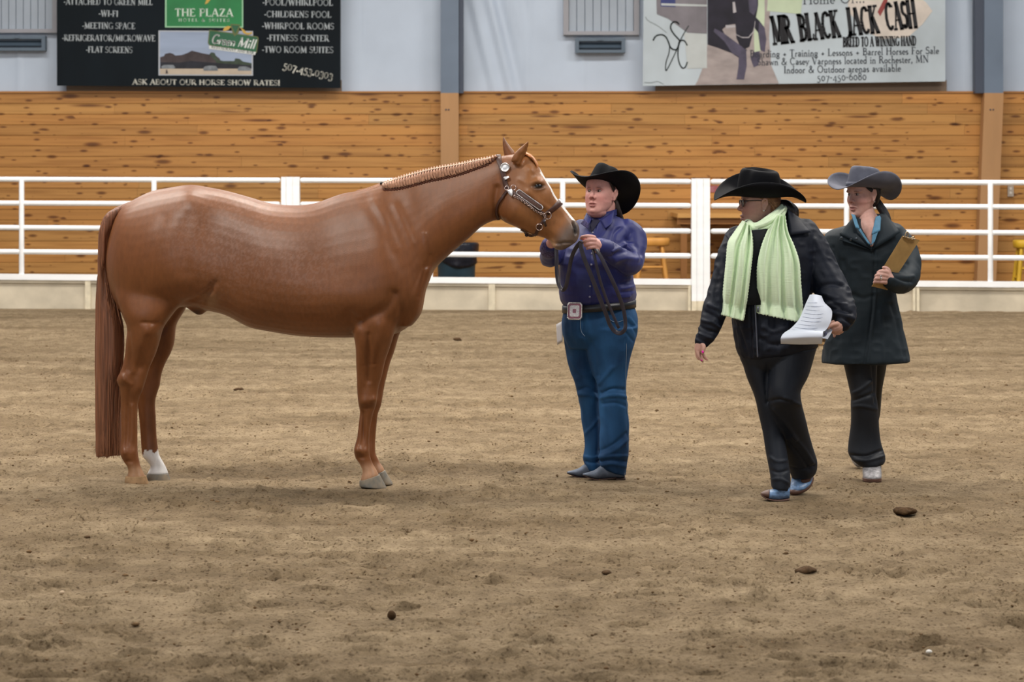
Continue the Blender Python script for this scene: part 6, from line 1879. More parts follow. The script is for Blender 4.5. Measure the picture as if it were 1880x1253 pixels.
flap(mb, [(1613, 393), (1626, 392), (1653, 427), (1602, 459)], [YA - .085, YA - .04, YA - .125, YA - .150], th=.008, bow=.012)
flap(mb, [(1541, 431), (1548, 425), (1603, 462), (1541, 441)], [YA - .128, YA - .12, YA - .148, YA - .138], th=.006, bow=.006)
mb.rings([[Vector((P(1598, 400, YA).x + rr * math.cos(t) * 1.0, YA + .01 + rr * math.sin(t), P(0, yy + 5 * (math.cos(t) * -.2) - 4 * math.sin(t), YA).z)) for t in np.linspace(0, 2 * math.pi, 32, endpoint=False)] for rr, yy in ((.072, 414), (.078, 398), (.086, 397), (.092, 415))], False)
make('collar', mb, COAT, coat)
SNAP = mat('coat_snap', s2l(70, 78, 86), .35, .5, metal=.5)
for px, py in ((1545, 437), (1562, 440.5), (1572, 438.5), (1651, 523)):
    mb = MB(); mb.ball(P(px, py, YA - (.146 if px < 1600 else .295)), (.007, .004, .007), 7)
    make('snap', mb, SNAP, coat)
mb = MB()
flap(mb, [(1563, 393), (1570, 395), (1579, 421), (1571, 419)], [YA - .085, YA - .095, YA - .142, YA - .142], th=.004, bow=.003)
flap(mb, [(1574, 419), (1580, 420), (1600, 451), (1594, 448)], [YA - .140, YA - .142, YA - .156, YA - .156], th=.004)
flap(mb, [(1608, 398), (1618, 395), (1616, 424), (1600, 431)], [YA - .10, YA - .08, YA - .140, YA - .148], th=.004, bow=.003)
flap(mb, [(1602, 428), (1613, 424), (1606, 444), (1600, 451)], [YA - .146, YA - .142, YA - .154, YA - .156], th=.004)
make('shirt_collar', mb, mat('blue_shirt', s2l(86, 134, 164), .6, .3, .1, 30), ad)
trousers([[(1543, 640, 1612, 640, .11, YA - .04), (1549, 672, 1610, 672, .10, YA - .05), (1558, 705, 1609, 705, .085, YA - .06), (1563, 728, 1609, 728, .078, YA - .07), (1562, 745, 1611, 745, .075, YA - .065), (1562, 780, 1613, 780, .070, YA - .05), (1558, 812, 1617, 812, .076, YA - .04), (1557, 832, 1623, 834, .084, YA - .04), (1566, 846, 1624, 846, .085, YA - .05), (1581, 858, 1620, 853, .076, YA - .06)],
          [(1590, 640, 1632, 640, .10, YA + .08), (1594, 680, 1626, 680, .085, YA + .14), (1598, 715, 1620, 712, .072, YA + .2), (1594, 740, 1616.5, 738, .066, YA + .26), (1588, 775, 1613, 772, .062, YA + .36), (1574, 812, 1604, 812, .064, YA + .46), (1564, 838, 1594, 842, .066, YA + .54)]],
         [([(1563, 724), (1580, 716), (1600, 700)], 3, .007), ([(1564, 736), (1584, 730), (1606, 722)], 3, -.009), ([(1564, 748), (1584, 746), (1608, 752)], 3, .006), ([(1562, 836), (1590, 838), (1618, 828)], 2.5, -.009), ([(1564, 844), (1592, 846), (1622, 838)], 2.5, .007), ([(1604, 672), (1606, 700), (1607, 740)], 3, -.010)], mat('black_slacks', s2l(17, 22, 30), .6, .35, .12, 7, bump=.0004, bscale=300), ad, seed=9)
GREYB = mat('grey_scaled_boot', s2l(142, 140, 142), .45, .45, .3, 70, bump=.002, bscale=110)
mb = MB()
boot(mb, [(1583, 848, 1618, 846, .05), (1583.5, 860, 1617.5, 859, .056, -.02), (1584, 868, 1618, 868, .066, -.045), (1584.5, 875, 1618, 875, .075, -.06), (1585, 879, 1617, 879, .072, -.06)], YA - .06)
b3 = make('boot', mb, GREYB, ad)
mb = MB()
boot(mb, [(1584, 877, 1618, 877, .075, -.06), (1584, 884, 1618, 884, .072, -.06)], YA - .06)
make('sole', mb, BOOTT, b3)
mb = MB()
boot(mb, [(1562, 836, 1582, 838, .045), (1564, 846, 1580, 848, .05), (1568, 853, 1580, 855, .045), (1572, 857, 1580, 858, .03)], YA + .55)
make('boot', mb, GREYB, ad)

cb = root('clipboard', P(1640, 532, YA - .30), 'brown hardboard clipboard held upright against the long dark coat', 'clipboard', 'clipboards carried by the two people in dark coats')
mb = MB()
flap(mb, [(1657, 433), (1688.5, 441), (1629, 533), (1600.5, 526)], [YA - .33, YA - .25, YA - .29, YA - .37], th=.004)
make('board', mb, mat('hardboard', s2l(166, 134, 84), .6, .3, .14, 14, bump=.0003, bscale=90), cb, smooth=False)
CLIPM = mat('clip_metal', s2l(170, 150, 120), .3, .5, metal=.9)
mb = MB()
mb.tube([P(1661, 434, YA - .33), P(1664, 427, YA - .33), P(1666.5, 426.5, YA - .325), P(1667, 433, YA - .32), P(1664, 436, YA - .32)], .003, 7)
mb.tube([P(1672, 438, YA - .31), P(1677, 435, YA - .30), P(1678, 436, YA - .29), P(1674, 440, YA - .30)], .003, 7)
mb.tube([P(1659, 435, YA - .325), P(1668, 438, YA - .31), P(1680, 440, YA - .28)], .0045, 8)
make('clip', mb, CLIPM, cb)
# ---------------------------------------------------------------- hung banners and their lettering
def arc(cx, cy, rx, ry, a0, a1, n=9):
    return [(cx + rx * math.cos(math.radians(a)), cy + ry * math.sin(math.radians(a))) for a in np.linspace(a0, a1, n)]
W_, M_, H_ = .155, .11, .065      # thick, middling and thin strokes
GL = {
 'A': (.80, [(H_, [(.08, 0), (.40, 1)]), (W_, [(.40, 1), (.72, 0)]), (H_, [(.19, .33), (.60, .33)])], [(.08, 0), (.72, 0)]),
 'B': (.68, [(W_, [(.15, 0), (.15, 1)]), (M_, [(.15, .97)] + arc(.34, .76, .20, .21, 90, -90) + [(.15, .53)]), (M_, [(.34, .53)] + arc(.36, .28, .24, .25, 90, -90) + [(.15, .03)])], [(.12, 0), (.12, 1)]),
 'C': (.78, [(M_, arc(.42, .5, .34, .48, 48, 312, 18))], [(.66, .86)]),
 'D': (.80, [(W_, [(.15, 0), (.15, 1)]), (M_, [(.15, .97)] + arc(.34, .5, .36, .47, 90, -90, 14) + [(.15, .03)])], [(.12, 0), (.12, 1)]),
 'E': (.64, [(W_, [(.15, 0), (.15, 1)]), (H_, [(.15, .97), (.56, .97), (.56, .84)]), (H_, [(.15, .52), (.46, .52)]), (H_, [(.15, .03), (.58, .03), (.60, .18)])], [(.12, 0), (.12, 1)]),
 'F': (.60, [(W_, [(.15, 0), (.15, 1)]), (H_, [(.15, .97), (.56, .97), (.56, .83)]), (H_, [(.15, .52), (.46, .52)])], [(.15, 0), (.12, 1)]),
 'G': (.82, [(M_, arc(.42, .5, .34, .48, 48, 330, 18)), (W_, [(.70, .06), (.70, .42)])], [(.70, .44), (.66, .86)]),
 'H': (.84, [(W_, [(.15, 0), (.15, 1)]), (W_, [(.69, 0), (.69, 1)]), (H_, [(.15, .52), (.69, .52)])], [(.15, 0), (.15, 1), (.69, 0), (.69, 1)]),
 'I': (.34, [(W_, [(.17, 0), (.17, 1)])], [(.17, 0), (.17, 1)]),
 'J': (.44, [(W_, [(.26, 1), (.26, .12)] + arc(.12, .10, .14, .14, 0, -110, 6))], [(.26, 1)]),
 'K': (.76, [(W_, [(.15, 0), (.15, 1)]), (H_, [(.62, 1), (.18, .48)]), (W_, [(.30, .58), (.68, 0)])], [(.15, 0), (.15, 1), (.62, 1), (.68, 0)]),
 'L': (.60, [(W_, [(.15, 0), (.15, 1)]), (H_, [(.15, .03), (.54, .03), (.56, .2)])], [(.15, 1), (.12, 0)]),
 'M': (1.0, [(H_, [(.14, 0), (.17, 1)]), (W_, [(.17, 1), (.50, .08)]), (H_, [(.50, .08), (.82, 1)]), (W_, [(.82, 1), (.86, 0)])], [(.14, 0), (.15, 1), (.86, 0), (.84, 1)]),
 'N': (.86, [(H_, [(.15, 0), (.15, 1)]), (W_, [(.15, 1), (.71, .02)]), (H_, [(.71, 0), (.71, 1)])], [(.15, 0), (.13, 1), (.71, 1)]),
 'O': (.88, [(M_, arc(.44, .5, .36, .48, 0, 360, 24))], []),
 'P': (.64, [(W_, [(.15, 0), (.15, 1)]), (M_, [(.15, .97)] + arc(.34, .73, .22, .24, 90, -90) + [(.15, .49)])], [(.15, 0), (.12, 1)]),
 'R': (.76, [(W_, [(.15, 0), (.15, 1)]), (M_, [(.15, .97)] + arc(.34, .75, .20, .22, 90, -90) + [(.15, .53)]), (W_, [(.34, .53), (.68, 0)])], [(.15, 0), (.12, 1), (.69, 0)]),
 'S': (.58, [(M_, arc(.29, .745, .20, .225, 40, 250, 10) + arc(.29, .27, .22, .24, 70, -140, 10))], [(.46, .88), (.1, .12)]),
 'T': (.68, [(W_, [(.34, 0), (.34, 1)]), (H_, [(.06, .84), (.06, .97), (.62, .97), (.62, .84)])], [(.34, 0)]),
 'U': (.82, [(W_, [(.15, 1), (.15, .32)] + arc(.41, .28, .26, .26, 180, 270, 6)), (H_, arc(.41, .28, .26, .26, 270, 360, 6) + [(.67, 1)])], [(.15, 1), (.67, 1)]),
 'V': (.78, [(W_, [(.10, 1), (.41, 0)]), (H_, [(.41, 0), (.70, 1)])], [(.10, 1), (.70, 1)]),
 'W': (1.08, [(W_, [(.09, 1), (.33, 0)]), (H_, [(.33, 0), (.54, .95)]), (W_, [(.54, .95), (.76, 0)]), (H_, [(.76, 0), (.99, 1)])], [(.09, 1), (.54, 1), (.99, 1)]),
 'X': (.76, [(W_, [(.10, 1), (.66, 0)]), (H_, [(.64, 1), (.10, 0)])], [(.10, 1), (.66, 0), (.64, 1), (.10, 0)]),
 'Y': (.72, [(W_, [(.10, 1), (.37, .48)]), (H_, [(.37, .48), (.64, 1)]), (W_, [(.37, .5), (.37, 0)])], [(.10, 1), (.64, 1), (.37, 0)]),
 'Z': (.70, [(H_, [(.10, .82), (.10, .97), (.60, .97)]), (W_, [(.58, .95), (.12, .05)]), (H_, [(.10, .03), (.60, .03), (.63, .18)])], []),
 'a': (.48, [(M_, arc(.22, .40, .15, .13, 150, 0, 7) + [(.37, .02)]), (M_, arc(.22, .15, .15, .14, 60, 330, 10))], []),
 'b': (.54, [(M_, [(.12, .02), (.12, 1.02)]), (M_, arc(.29, .25, .18, .25, 150, -150, 14))], [(.09, 1)]),
 'c': (.44, [(M_, arc(.25, .25, .18, .25, 50, 310, 12))], []),
 'd': (.54, [(M_, [(.42, 0), (.42, 1.02)]), (M_, arc(.25, .25, .18, .25, 30, 330, 14))], [(.39, 1)]),
 'e': (.46, [(M_, arc(.24, .25, .18, .25, 0, 310, 14)), (H_, [(.06, .27), (.42, .27)])], []),
 'f': (.34, [(M_, [(.15, 0), (.15, .85)] + arc(.27, .88, .12, .13, 180, 50, 5)), (H_, [(.03, .5), (.30, .5)])], [(.15, 0)]),
 'g': (.50, [(M_, arc(.24, .32, .16, .18, 0, 360, 14)), (H_, [(.37, .44), (.48, .50)]), (M_, [(.2, .12)] + arc(.24, -.10, .18, .16, 100, -230, 14))], []),
 'h': (.56, [(M_, [(.12, 0), (.12, 1.02)]), (M_, arc(.28, .32, .16, .18, 160, 0, 7) + [(.44, 0)])], [(.12, 0), (.44, 0), (.09, 1)]),
 'i': (.26, [(M_, [(.13, 0), (.13, .5)]), (.13, [(.13, .72), (.13, .84)])], [(.13, 0), (.10, .5)]),
 'l': (.26, [(M_, [(.13, 0), (.13, 1.02)])], [(.13, 0), (.10, 1)]),
 'm': (.84, [(M_, [(.12, 0), (.12, .5)]), (M_, arc(.27, .32, .15, .18, 160, 0, 7) + [(.42, 0)]), (M_, arc(.57, .32, .15, .18, 160, 0, 7) + [(.72, 0)])], [(.12, 0), (.42, 0), (.72, 0)]),
 'n': (.56, [(M_, [(.12, 0), (.12, .5)]), (M_, arc(.28, .32, .16, .18, 160, 0, 7) + [(.44, 0)])], [(.12, 0), (.44, 0)]),
 'o': (.50, [(M_, arc(.25, .25, .19, .24, 0, 360, 18))], []),
 'p': (.54, [(M_, [(.12, -.28), (.12, .5)]), (M_, arc(.29, .25, .18, .25, 150, -150, 14))], [(.12, -.28)]),
 'r': (.40, [(M_, [(.12, 0), (.12, .5)]), (M_, arc(.28, .34, .14, .15, 160, 50, 5))], [(.12, 0)]),
 's': (.38, [(M_, arc(.19, .375, .12, .115, 40, 250, 8) + arc(.19, .13, .13, .12, 70, -140, 8))], []),
 't': (.34, [(M_, [(.15, .68), (.15, .10)] + arc(.25, .10, .10, .10, 180, 300, 5)), (H_, [(.03, .5), (.30, .5)])], []),
 'u': (.56, [(M_, [(.12, .5), (.12, .18)] + arc(.28, .17, .16, .16, 180, 350, 7)), (M_, [(.44, .5), (.44, 0)])], [(.10, .5), (.42, .5)]),
 'v': (.50, [(M_, [(.06, .5), (.25, 0)]), (H_, [(.25, 0), (.44, .5)])], [(.06, .5), (.44, .5)]),
 'w': (.74, [(M_, [(.06, .5), (.22, 0)]), (H_, [(.22, 0), (.37, .47)]), (M_, [(.37, .47), (.52, 0)]), (H_, [(.52, 0), (.68, .5)])], [(.06, .5), (.68, .5)]),
 'y': (.50, [(M_, [(.06, .5), (.26, .02)]), (H_, [(.45, .5), (.20, -.2), (.08, -.26)])], [(.06, .5), (.45, .5)]),
 '0': (.56, [(M_, arc(.28, .32, .20, .31, 0, 360, 20))], []), '3': (.50, [(M_, arc(.22, .44, .17, .19, 130, -90, 8) + arc(.22, .02, .20, .23, 90, -140, 10))], []),
 '4': (.56, [(H_, [(.40, .62), (.05, .06), (.52, .06)]), (M_, [(.40, .62), (.40, -.25)])], []), '5': (.50, [(H_, [(.42, .64), (.14, .64), (.12, .34)]), (M_, arc(.20, .08, .22, .26, 100, -140, 10))], []),
 '6': (.54, [(M_, arc(.28, .28, .20, .26, 0, 360, 18)), (M_, [(.08, .30), (.14, .68), (.38, .95)])], []), '7': (.50, [(H_, [(.05, .62), (.45, .62)]), (M_, [(.45, .62), (.18, -.25)])], []),
 '8': (.54, [(M_, arc(.27, .72, .16, .2, 0, 360, 16)), (M_, arc(.27, .25, .20, .25, 0, 360, 16))], []),
 '&': (.84, [(M_, [(.78, .45), (.60, .14)] + arc(.33, .24, .24, .23, -30, -270, 12) + [(.44, .62)] + arc(.36, .80, .13, .16, -30, 230, 10) + [(.74, 0)])], []),
 '-': (.34, [(M_, [(.05, .38), (.29, .38)])], []), '.': (.24, [(.15, [(.12, .0), (.12, .13)])], []), ',': (.24, [(.13, [(.14, .12), (.08, -.16)])], []), '/': (.44, [(H_, [(.04, -.1), (.40, 1.05)])], []),
 '!': (.30, [(W_, [(.15, 1), (.15, .32)]), (.16, [(.15, 0), (.15, .14)])], []), '+': (.56, [(M_, [(.08, .3), (.48, .3)]), (M_, [(.28, .1), (.28, .5)])], []), ' ': (.34, [], [])}
YB = 37.60
def write(mb, txt, xa, xb, ya, yb, cap, Y, bold=1.0, slab=1.0, shear=0, gap=.05, mi=0, rough=0):
    """txt from pixel xa to xb on a baseline from ya to yb, capitals cap pixels tall"""
    tot = sum(GL[c][0] + gap for c in txt) - gap
    sx = math.hypot(xb - xa, yb - ya) / tot
    ux, uy = (xb - xa) / math.hypot(xb - xa, yb - ya), (yb - ya) / math.hypot(xb - xa, yb - ya)
    def to(u, v):
        q = u * sx + shear * v * cap
        return P(xa + ux * q + uy * v * cap, ya + uy * q - ux * v * cap, Y)
    def quad(a, b, th, ext=.0):
        ax, ay, bx, by = a[0] * sx, a[1] * cap, b[0] * sx, b[1] * cap
        L_ = math.hypot(bx - ax, by - ay) or 1e-6
        dx, dy = (bx - ax) / L_, (by - ay) / L_
        h = th * bold * (cap * .6 + sx * .4) / 2
        ax, ay, bx, by = ax - dx * h * ext, ay - dy * h * ext, bx + dx * h * ext, by + dy * h * ext
        pts = [(ax - dy * h, ay + dx * h), (ax + dy * h, ay - dx * h), (bx + dy * h, by - dx * h), (bx - dy * h, by + dx * h)]
        mb.add([to(p / sx, q / cap) for p, q in pts], [(0, 1, 2, 3)], mi)
    u = 0
    for c in txt:
        w, strokes, serifs = GL[c]
        for th, pts in strokes:
            for a, b in zip(pts[:-1], pts[1:]):
                if rough:
                    a = (a[0] + RNG.uniform(-rough, rough), a[1] + RNG.uniform(-rough, rough) * .5); b = (b[0] + RNG.uniform(-rough, rough), b[1] + RNG.uniform(-rough, rough) * .5)
                quad((a[0] + u, a[1]), (b[0] + u, b[1]), th, .35)
        for (x, y) in serifs:
            quad((u + x - .13 * slab, y), (u + x + .13 * slab, y), .06 * slab, 0)
        u += w + gap
def poly(mb, pts, Y, mi=0):
    mb.add([P(a, b, Y) for a, b in pts], [tuple(range(len(pts)))], mi)
def sheet_banner(name, corners, m, parent):
    mb = MB()
    f_ = [P(a, b, YB) for a, b in corners]; bk = [P(a, b, YB + .012) + Vector((0, 0, 0)) for a, b in corners]
    mb.add(f_ + bk, [(0, 1, 2, 3), (7, 6, 5, 4), (0, 4, 5, 1), (1, 5, 6, 2), (2, 6, 7, 3), (3, 7, 4, 0)])
    return make(name, mb, m, parent, smooth=False)

hb = root('hotel_banner', P(365, 160, YB), 'dark hotel banner with white lists and a green panel hung above the plank wall', 'banner')
VINYL = mat('dark_vinyl', s2l(15, 23, 29), .7, .15, .25, 1.2, (1, 1, .4))
sheet_banner('sheet', [(104, -140), (104.5, 157.5), (625.5, 162), (625.5, -140)], VINYL, hb)
CREAM = mat('banner_cream_print', s2l(196, 196, 186), .6); WHITEP = mat('banner_white_print', s2l(196, 206, 212), .6); GREYP = mat('banner_grey_print', s2l(168, 176, 180), .6)
L0 = YB - .006
mb = MB()
for t, xa, xb, y in (('-ATTACHED TO GREEN MILL', 117, 280, 9), ('-WI-FI', 181, 217, 30.5), ('-MEETING SPACE', 151, 248, 53), ('-REFRIGERATOR/MICROWAVE', 114, 285, 75.5), ('-FLAT SCREENS', 158, 243, 97)):
    write(mb, t, xa, xb, y - .5, y + .5, 11.5, L0, 1.25)
for t, xa, xb, y in (('-POOL/WHIRLPOOL', 482, 611, 10), ('-CHILDRENS POOL', 485, 608, 32), ('-WHIRPOOL ROOMS', 481, 613, 53.5), ('-FITNESS CENTER', 490, 604, 75.5), ('-TWO ROOM SUITES', 481, 612, 97)):
    write(mb, t, xa, xb, y - .5, y + .5, 11.5, L0, 1.25)
make('list_lettering', mb, GREYP, hb, smooth=False)
mb = MB()
write(mb, '507.453.0303', 519, 610, 126, 146, 15, L0, 1.5, gap=.04)
make('phone_number', mb, CREAM, hb, smooth=False)
mb = MB()
write(mb, 'ASK ABOUT OUR HORSE SHOW RATES!', 243, 514, 155, 157, 9.5, L0, 1.5)
make('slogan', mb, CREAM, hb, smooth=False)
GREENP = mat('green_panel', s2l(30, 122, 66), .5, .4, .2, 2); BORDER = mat('green_panel_border', s2l(150, 196, 160), .6); GOLD = mat('gold_print', s2l(196, 160, 74), .6)
mb = MB()
poly(mb, [(303, -80), (303, 50.5), (446.5, 51), (446.5, -80)], L0 + .003, 1)
poly(mb, [(306, -80), (306, 48), (444, 48.5), (444, -80)], L0 + .001, 0)
poly(mb, [(376, 8), (380, -4), (384, -10), (386, 0), (381, 6)], L0 - .001, 2)
pn = make('green_panel', mb, [GREENP, BORDER, GOLD], hb, smooth=False)
mb = MB()
write(mb, 'THE PLAZA', 321, 428, 30, 30.5, 14.5, L0 - .002, 1.15)
write(mb, 'HOTEL & SUITES', 328, 421, 39.5, 40, 5.5, L0 - .002, 1.2, gap=.35)
make('panel_lettering', mb, mat('panel_print', s2l(206, 222, 208), .6), pn, smooth=False)
# photograph of a hotel across a car park
mats_ph = [mat('photo_border', s2l(176, 182, 190), .6), mat('photo_sky', s2l(150, 164, 188), .6, .3, .14, 1.6, (.4, 1, 3)), mat('photo_building', s2l(66, 58, 60), .6, .3, .35, 5), mat('photo_ground', s2l(184, 170, 152), .6, .3, .1, 4), mat('photo_dark', s2l(38, 40, 48), .6, .3, .3, 9), mat('photo_car', s2l(120, 126, 132), .6, .3, .3, 12), mat('photo_trees', s2l(58, 70, 58), .6, .3, .3, 9)]
mb = MB()
poly(mb, [(291, 56), (291, 138.5), (464.5, 139), (464.5, 57)], L0 + .003, 0)
poly(mb, [(293.5, 58), (293.5, 127), (462, 128), (462, 59)], L0 + .0015, 1)
poly(mb, [(293.5, 125), (293.5, 136.5), (462, 137), (462, 125)], L0 + .0005, 3)
poly(mb, [(294, 105), (301, 103), (303, 99), (312, 97), (318, 99), (322, 102), (334, 101), (345, 97), (352, 93), (360, 95), (372, 98), (384, 100), (390, 96), (396, 102), (404, 108), (404, 126), (294, 126)], L0 - .0005, 2)
poly(mb, [(384, 100), (388, 96), (394, 97), (397, 104), (402, 110), (410, 112), (430, 112), (432, 107), (440, 108), (446, 113), (462, 116), (462, 125), (400, 125), (396, 112)], L0 - .001, 6)
poly(mb, [(294, 114), (330, 115), (350, 112), (402, 116), (462, 120), (462, 126), (294, 126)], L0 - .0015, 4)
for pts in ([(373, 126), (376, 122), (384, 120.5), (396, 121), (400, 126), (400, 130), (374, 130)], [(436, 126), (440, 122), (452, 122), (461, 126), (461, 130), (437, 130)], [(296, 122), (302, 119), (318, 119), (322, 124), (320, 126), (297, 126)]):
    poly(mb, pts, L0 - .002, 5)
poly(mb, [(305, 128), (307, 128), (308.5, 135), (304, 135)], L0 - .002, 2)
make('hotel_picture', mb, mats_ph, hb, smooth=False)
# tilted restaurant sign
mats_gm = [mat('sign_green', s2l(34, 92, 62), .5, .4, .15, 3), mat('sign_olive_edge', s2l(98, 104, 62), .6), mat('sign_white', s2l(214, 218, 216), .6), GOLD]
mb = MB()
poly(mb, [(384, 54.5), (472.5, 67), (475, 70), (471.5, 97), (384.5, 84), (381.5, 79)], L0 - .003, 1)
poly(mb, [(385.5, 56.5), (471.5, 68.5), (473, 71), (470, 95.2), (385.5, 82.3), (383.3, 78.5)], L0 - .0045, 0)
poly(mb, [(384, 83.5), (470, 95.5), (468, 101), (384, 89.5)], L0 - .0035, 2)
poly(mb, [(423, 44), (441, 45), (438, 60), (430.5, 67), (426, 58)], L0 - .005, 1)
poly(mb, [(425, 46), (439, 47), (432, 62)], L0 - .0065, 0)
poly(mb, [(409, 57), (412, 50), (419, 47.5), (424, 49), (420, 54), (414, 57)], L0 - .005, 3)
poly(mb, [(441, 50), (447, 54), (453, 60), (459, 60), (462, 57), (463, 62), (455, 64), (447, 61)], L0 - .005, 3)
gm = make('restaurant_sign', mb, mats_gm, hb, smooth=False)
mb = MB()
write(mb, 'Green', 387, 430.5, 79, 85, 17, L0 - .007, 1.35, slab=.4, shear=.22, gap=.02)
write(mb, 'Mill', 435, 467, 85.5, 90, 17, L0 - .007, 1.35, slab=.4, shear=.22, gap=.02)
make('sign_lettering', mb, mats_gm[2], gm, smooth=False)
mb = MB()
write(mb, 'RESTAURANT AND BAR', 388, 466, 88, 99.2, 4, L0 - .006, 1.3)
make('sign_small_lettering', mb, mat('sign_small_print', s2l(74, 84, 84), .6), gm, smooth=False)

# ---- the horse banner
sb = root('horse_banner', P(1458, 156, YB), 'pale banner with a dark horse picture and western lettering hung above the plank wall', 'banner')
PALE = mat('pale_vinyl', s2l(184, 196, 204), .42, .4, .1, 1.1, (1, 1, .8), col2=s2l(168, 178, 184))
sheet_banner('sheet', [(1183, -150), (1180, 158), (1735.5, 149.5), (1735.5, -150)], PALE, sb)
mats_p = [mat('picture_ground', s2l(158, 148, 146), .6, .3, .16, 4, (1, 1, 2.5)), mat('picture_horse', s2l(34, 32, 44), .6, .3, .3, 5), mat('picture_horse_leg', s2l(78, 74, 92), .6, .3, .25, 6), mat('picture_barrel', s2l(122, 118, 124), .6, .3, .15, 3), mat('picture_pale', s2l(184, 190, 190), .6, .3, .08, 3),
          mat('picture_greenish', s2l(190, 204, 176), .6, .3, .1, 3), mat('picture_blue', s2l(58, 66, 116), .6, .3, .2, 4), mat('picture_buff', s2l(206, 196, 186), .6, .3, .12, 4), mat('picture_red', s2l(140, 60, 58), .6), mat('picture_bridle', s2l(176, 172, 176), .6)]
L1 = YB - .004
mb = MB()
poly(mb, [(1299, -150), (1299, 80), (1292, 120), (1280, 150), (1276, 156), (1430, 153.5), (1416, 120), (1412, 70), (1420, -150)], L1, 0)
poly(mb, [(1402, -150), (1404, 30), (1400, 92), (1385, 96), (1384, 60), (1390, -150)], L1 - .001, 5)
poly(mb, [(1420, -150), (1408, 20), (1470, 26), (1490, -150)], L1 - .0005, 5)
poly(mb, [(1200, -150), (1206, 26), (1226, 34), (1262, 60), (1298, 62), (1298, -150)], L1, 3)
poly(mb, [(1212, -150), (1213, 12), (1240, 13), (1240, -150)], L1 - .001, 6)
poly(mb, [(1256, 60), (1298, 62.5), (1298, 125), (1262, 126)], L1 - .001, 4)
poly(mb, [(1214, 6), (1298, 8.5), (1298, 12), (1214, 10)], L1 - .0015, 4)
hp = make('picture', mb, mats_p, sb, smooth=False)
mb = MB()
poly(mb, [(1299, -150), (1299, 82), (1318, 88), (1344, 98), (1356, 106), (1362, 98), (1372, 92), (1350, 78), (1330, 62), (1326, 54), (1336, 46), (1350, 44), (1352, 70), (1358, 84), (1368, 90), (1376, 86), (1380, 70), (1384, 50), (1392, 60), (1396, 86), (1403, 90), (1406, 70), (1403, 50), (1394, 38), (1388, 32), (1392, 10), (1390, -150)], L1 - .002, 1)
poly(mb, [(1344, 98), (1356, 104), (1356, 120), (1352, 146), (1366, 146), (1371, 120), (1370, 92), (1360, 84), (1330, 62), (1312, 52), (1310, 58), (1330, 76)], L1 - .003, 2)
poly(mb, [(1394, 40), (1404, 52), (1407, 72), (1404, 96), (1396, 92), (1392, 62)], L1 - .003, 2)
poly(mb, [(1378, 108), (1384, 96), (1394, 94), (1396, 106), (1392, 120), (1384, 124)], L1 - .0025, 2)
poly(mb, [(1372, -20), (1388, -20), (1391, 14), (1384, 28), (1376, 22)], L1 - .003, 2)
for pts in ([(1345, 4), (1349, 3), (1352, 22), (1346, 24)], [(1332, 46), (1350, 46), (1351, 50), (1333, 52)]):
    poly(mb, pts, L1 - .0035, 9)
make('horse_figure', mb, mats_p, hp, smooth=False)
mb = MB()
for a, b in zip([(1350, 62), (1362, 68), (1374, 68), (1384, 56), (1386, 38)][:-1], [(1350, 62), (1362, 68), (1374, 68), (1384, 56), (1386, 38)][1:]):
    poly(mb, [(a[0], a[1]), (b[0], b[1]), (b[0] + .8, b[1] + 1.6), (a[0] + .8, a[1] + 1.6)], L1 - .004, 9)
make('bridle_line', mb, mats_p, hp, smooth=False)
mb = MB()
poly(mb, [(1560, -30), (1640, -40), (1700, 4), (1712, 20), (1694, 44), (1668, 68), (1620, 72), (1590, 58), (1556, 20)], L1 - .0005, 7)
poly(mb, [(1611, 22), (1624, -4), (1634, -20), (1628, 8), (1616, 30)], L1 - .0015, 8)
make('torn_paper', mb, mats_p, sb, smooth=False)
INKB = mat('western_ink', s2l(20, 20, 26), .6); INKG = mat('banner_ink', s2l(52, 58, 68), .6)
L2 = YB - .008
mb = MB()
for t, xa, xb, ya, yb, cap in (('MR', 1420, 1457, 81, 77, 50), ('BLACK', 1470, 1543, 75, 67, 48), ('JACK', 1557, 1614, 64.5, 59.5, 49), ('CASH', 1629, 1684, 55.5, 50, 50)):
    write(mb, t, xa, xb, ya, yb, cap, L2, 1.28, slab=1.6, gap=.05, rough=.02, shear=-.03)
make('western_lettering', mb, INKB, sb, smooth=False)
mb = MB()
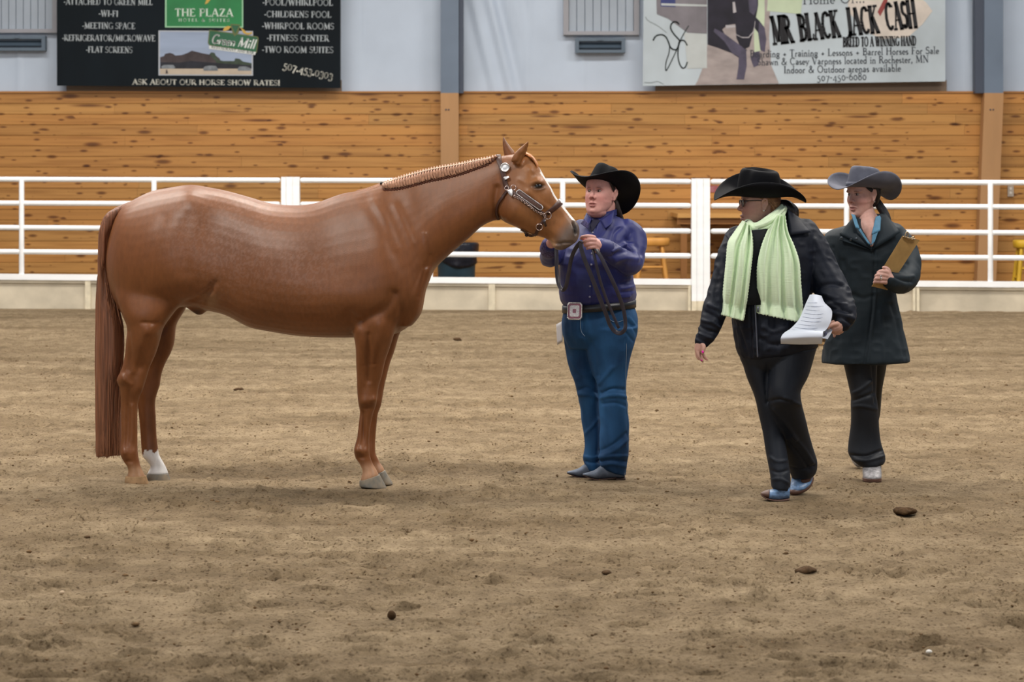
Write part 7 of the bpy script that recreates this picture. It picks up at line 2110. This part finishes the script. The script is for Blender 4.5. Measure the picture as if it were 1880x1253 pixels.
write(mb, 'BREED TO A WINNING HAND', 1548, 1682, 86, 83.5, 17.5, L2, 1.3, slab=1.4, gap=.05)
make('motto', mb, INKB, sb, smooth=False)
mb = MB()
write(mb, 'Home Of...', 1474, 1588, 7.5, 5, 17, L2, .8)
write(mb, 'Boarding + Training + Lessons + Barrel Horses For Sale', 1377, 1724, 105.5, 98.5, 13, L2, .95)
write(mb, 'Shawn & Casey Varpness located in Rochester, MN', 1390, 1705, 120, 114.5, 13, L2, .95)
write(mb, 'Indoor & Outdoor arenas available', 1439, 1654, 134.5, 131, 13, L2, .95)
write(mb, '507-450-6080', 1500, 1591, 149, 146.5, 14, L2, .85)
make('contact_lettering', mb, INKG, sb, smooth=False)
# the brand drawn in loose strokes
mb = MB()
def stroke(pts, w):
    A = spline(np.array([(1170 + a / 6.483, b / 6.483) for a, b in pts]), 6)
    for a, b in zip(A[:-1], A[1:]):
        d = (b - a) / (np.hypot(*(b - a)) + 1e-9); n_ = np.array((-d[1], d[0])) * w / 2
        poly(mb, [a + n_ - d * w * .2, a - n_ - d * w * .2, b - n_ + d * w * .2, b + n_ + d * w * .2], L2)
stroke([(190, 480), (220, 430), (285, 412), (340, 440), (375, 510), (390, 555), (420, 585), (460, 590), (485, 560), (497, 500)], 2.4)
stroke([(497, 290), (470, 262), (430, 262), (400, 300), (402, 350), (440, 410), (490, 465), (505, 490)], 2.4)
stroke([(612, 305), (560, 390), (505, 495), (465, 600), (400, 740), (350, 835), (336, 820), (345, 730), (375, 640), (385, 560)], 1.7)
stroke([(505, 500), (490, 560), (484, 650), (500, 750), (535, 808), (570, 800), (596, 740)], 2.2)
stroke([(505, 500), (530, 480), (565, 490), (594, 540)], 2.2)
make('brand_mark', mb, mat('brand_ink', s2l(30, 44, 42), .6), sb, smooth=False)
mb = MB()
for pts in ([(98, 200), (130, 245), (250, 310), (350, 390)], [(85, 980), (160, 985), (240, 970), (310, 1003)]):
    stroke(pts, .8)
make('crease_line', mb, mat('crease_ink', s2l(128, 136, 136), .6), sb, smooth=False)
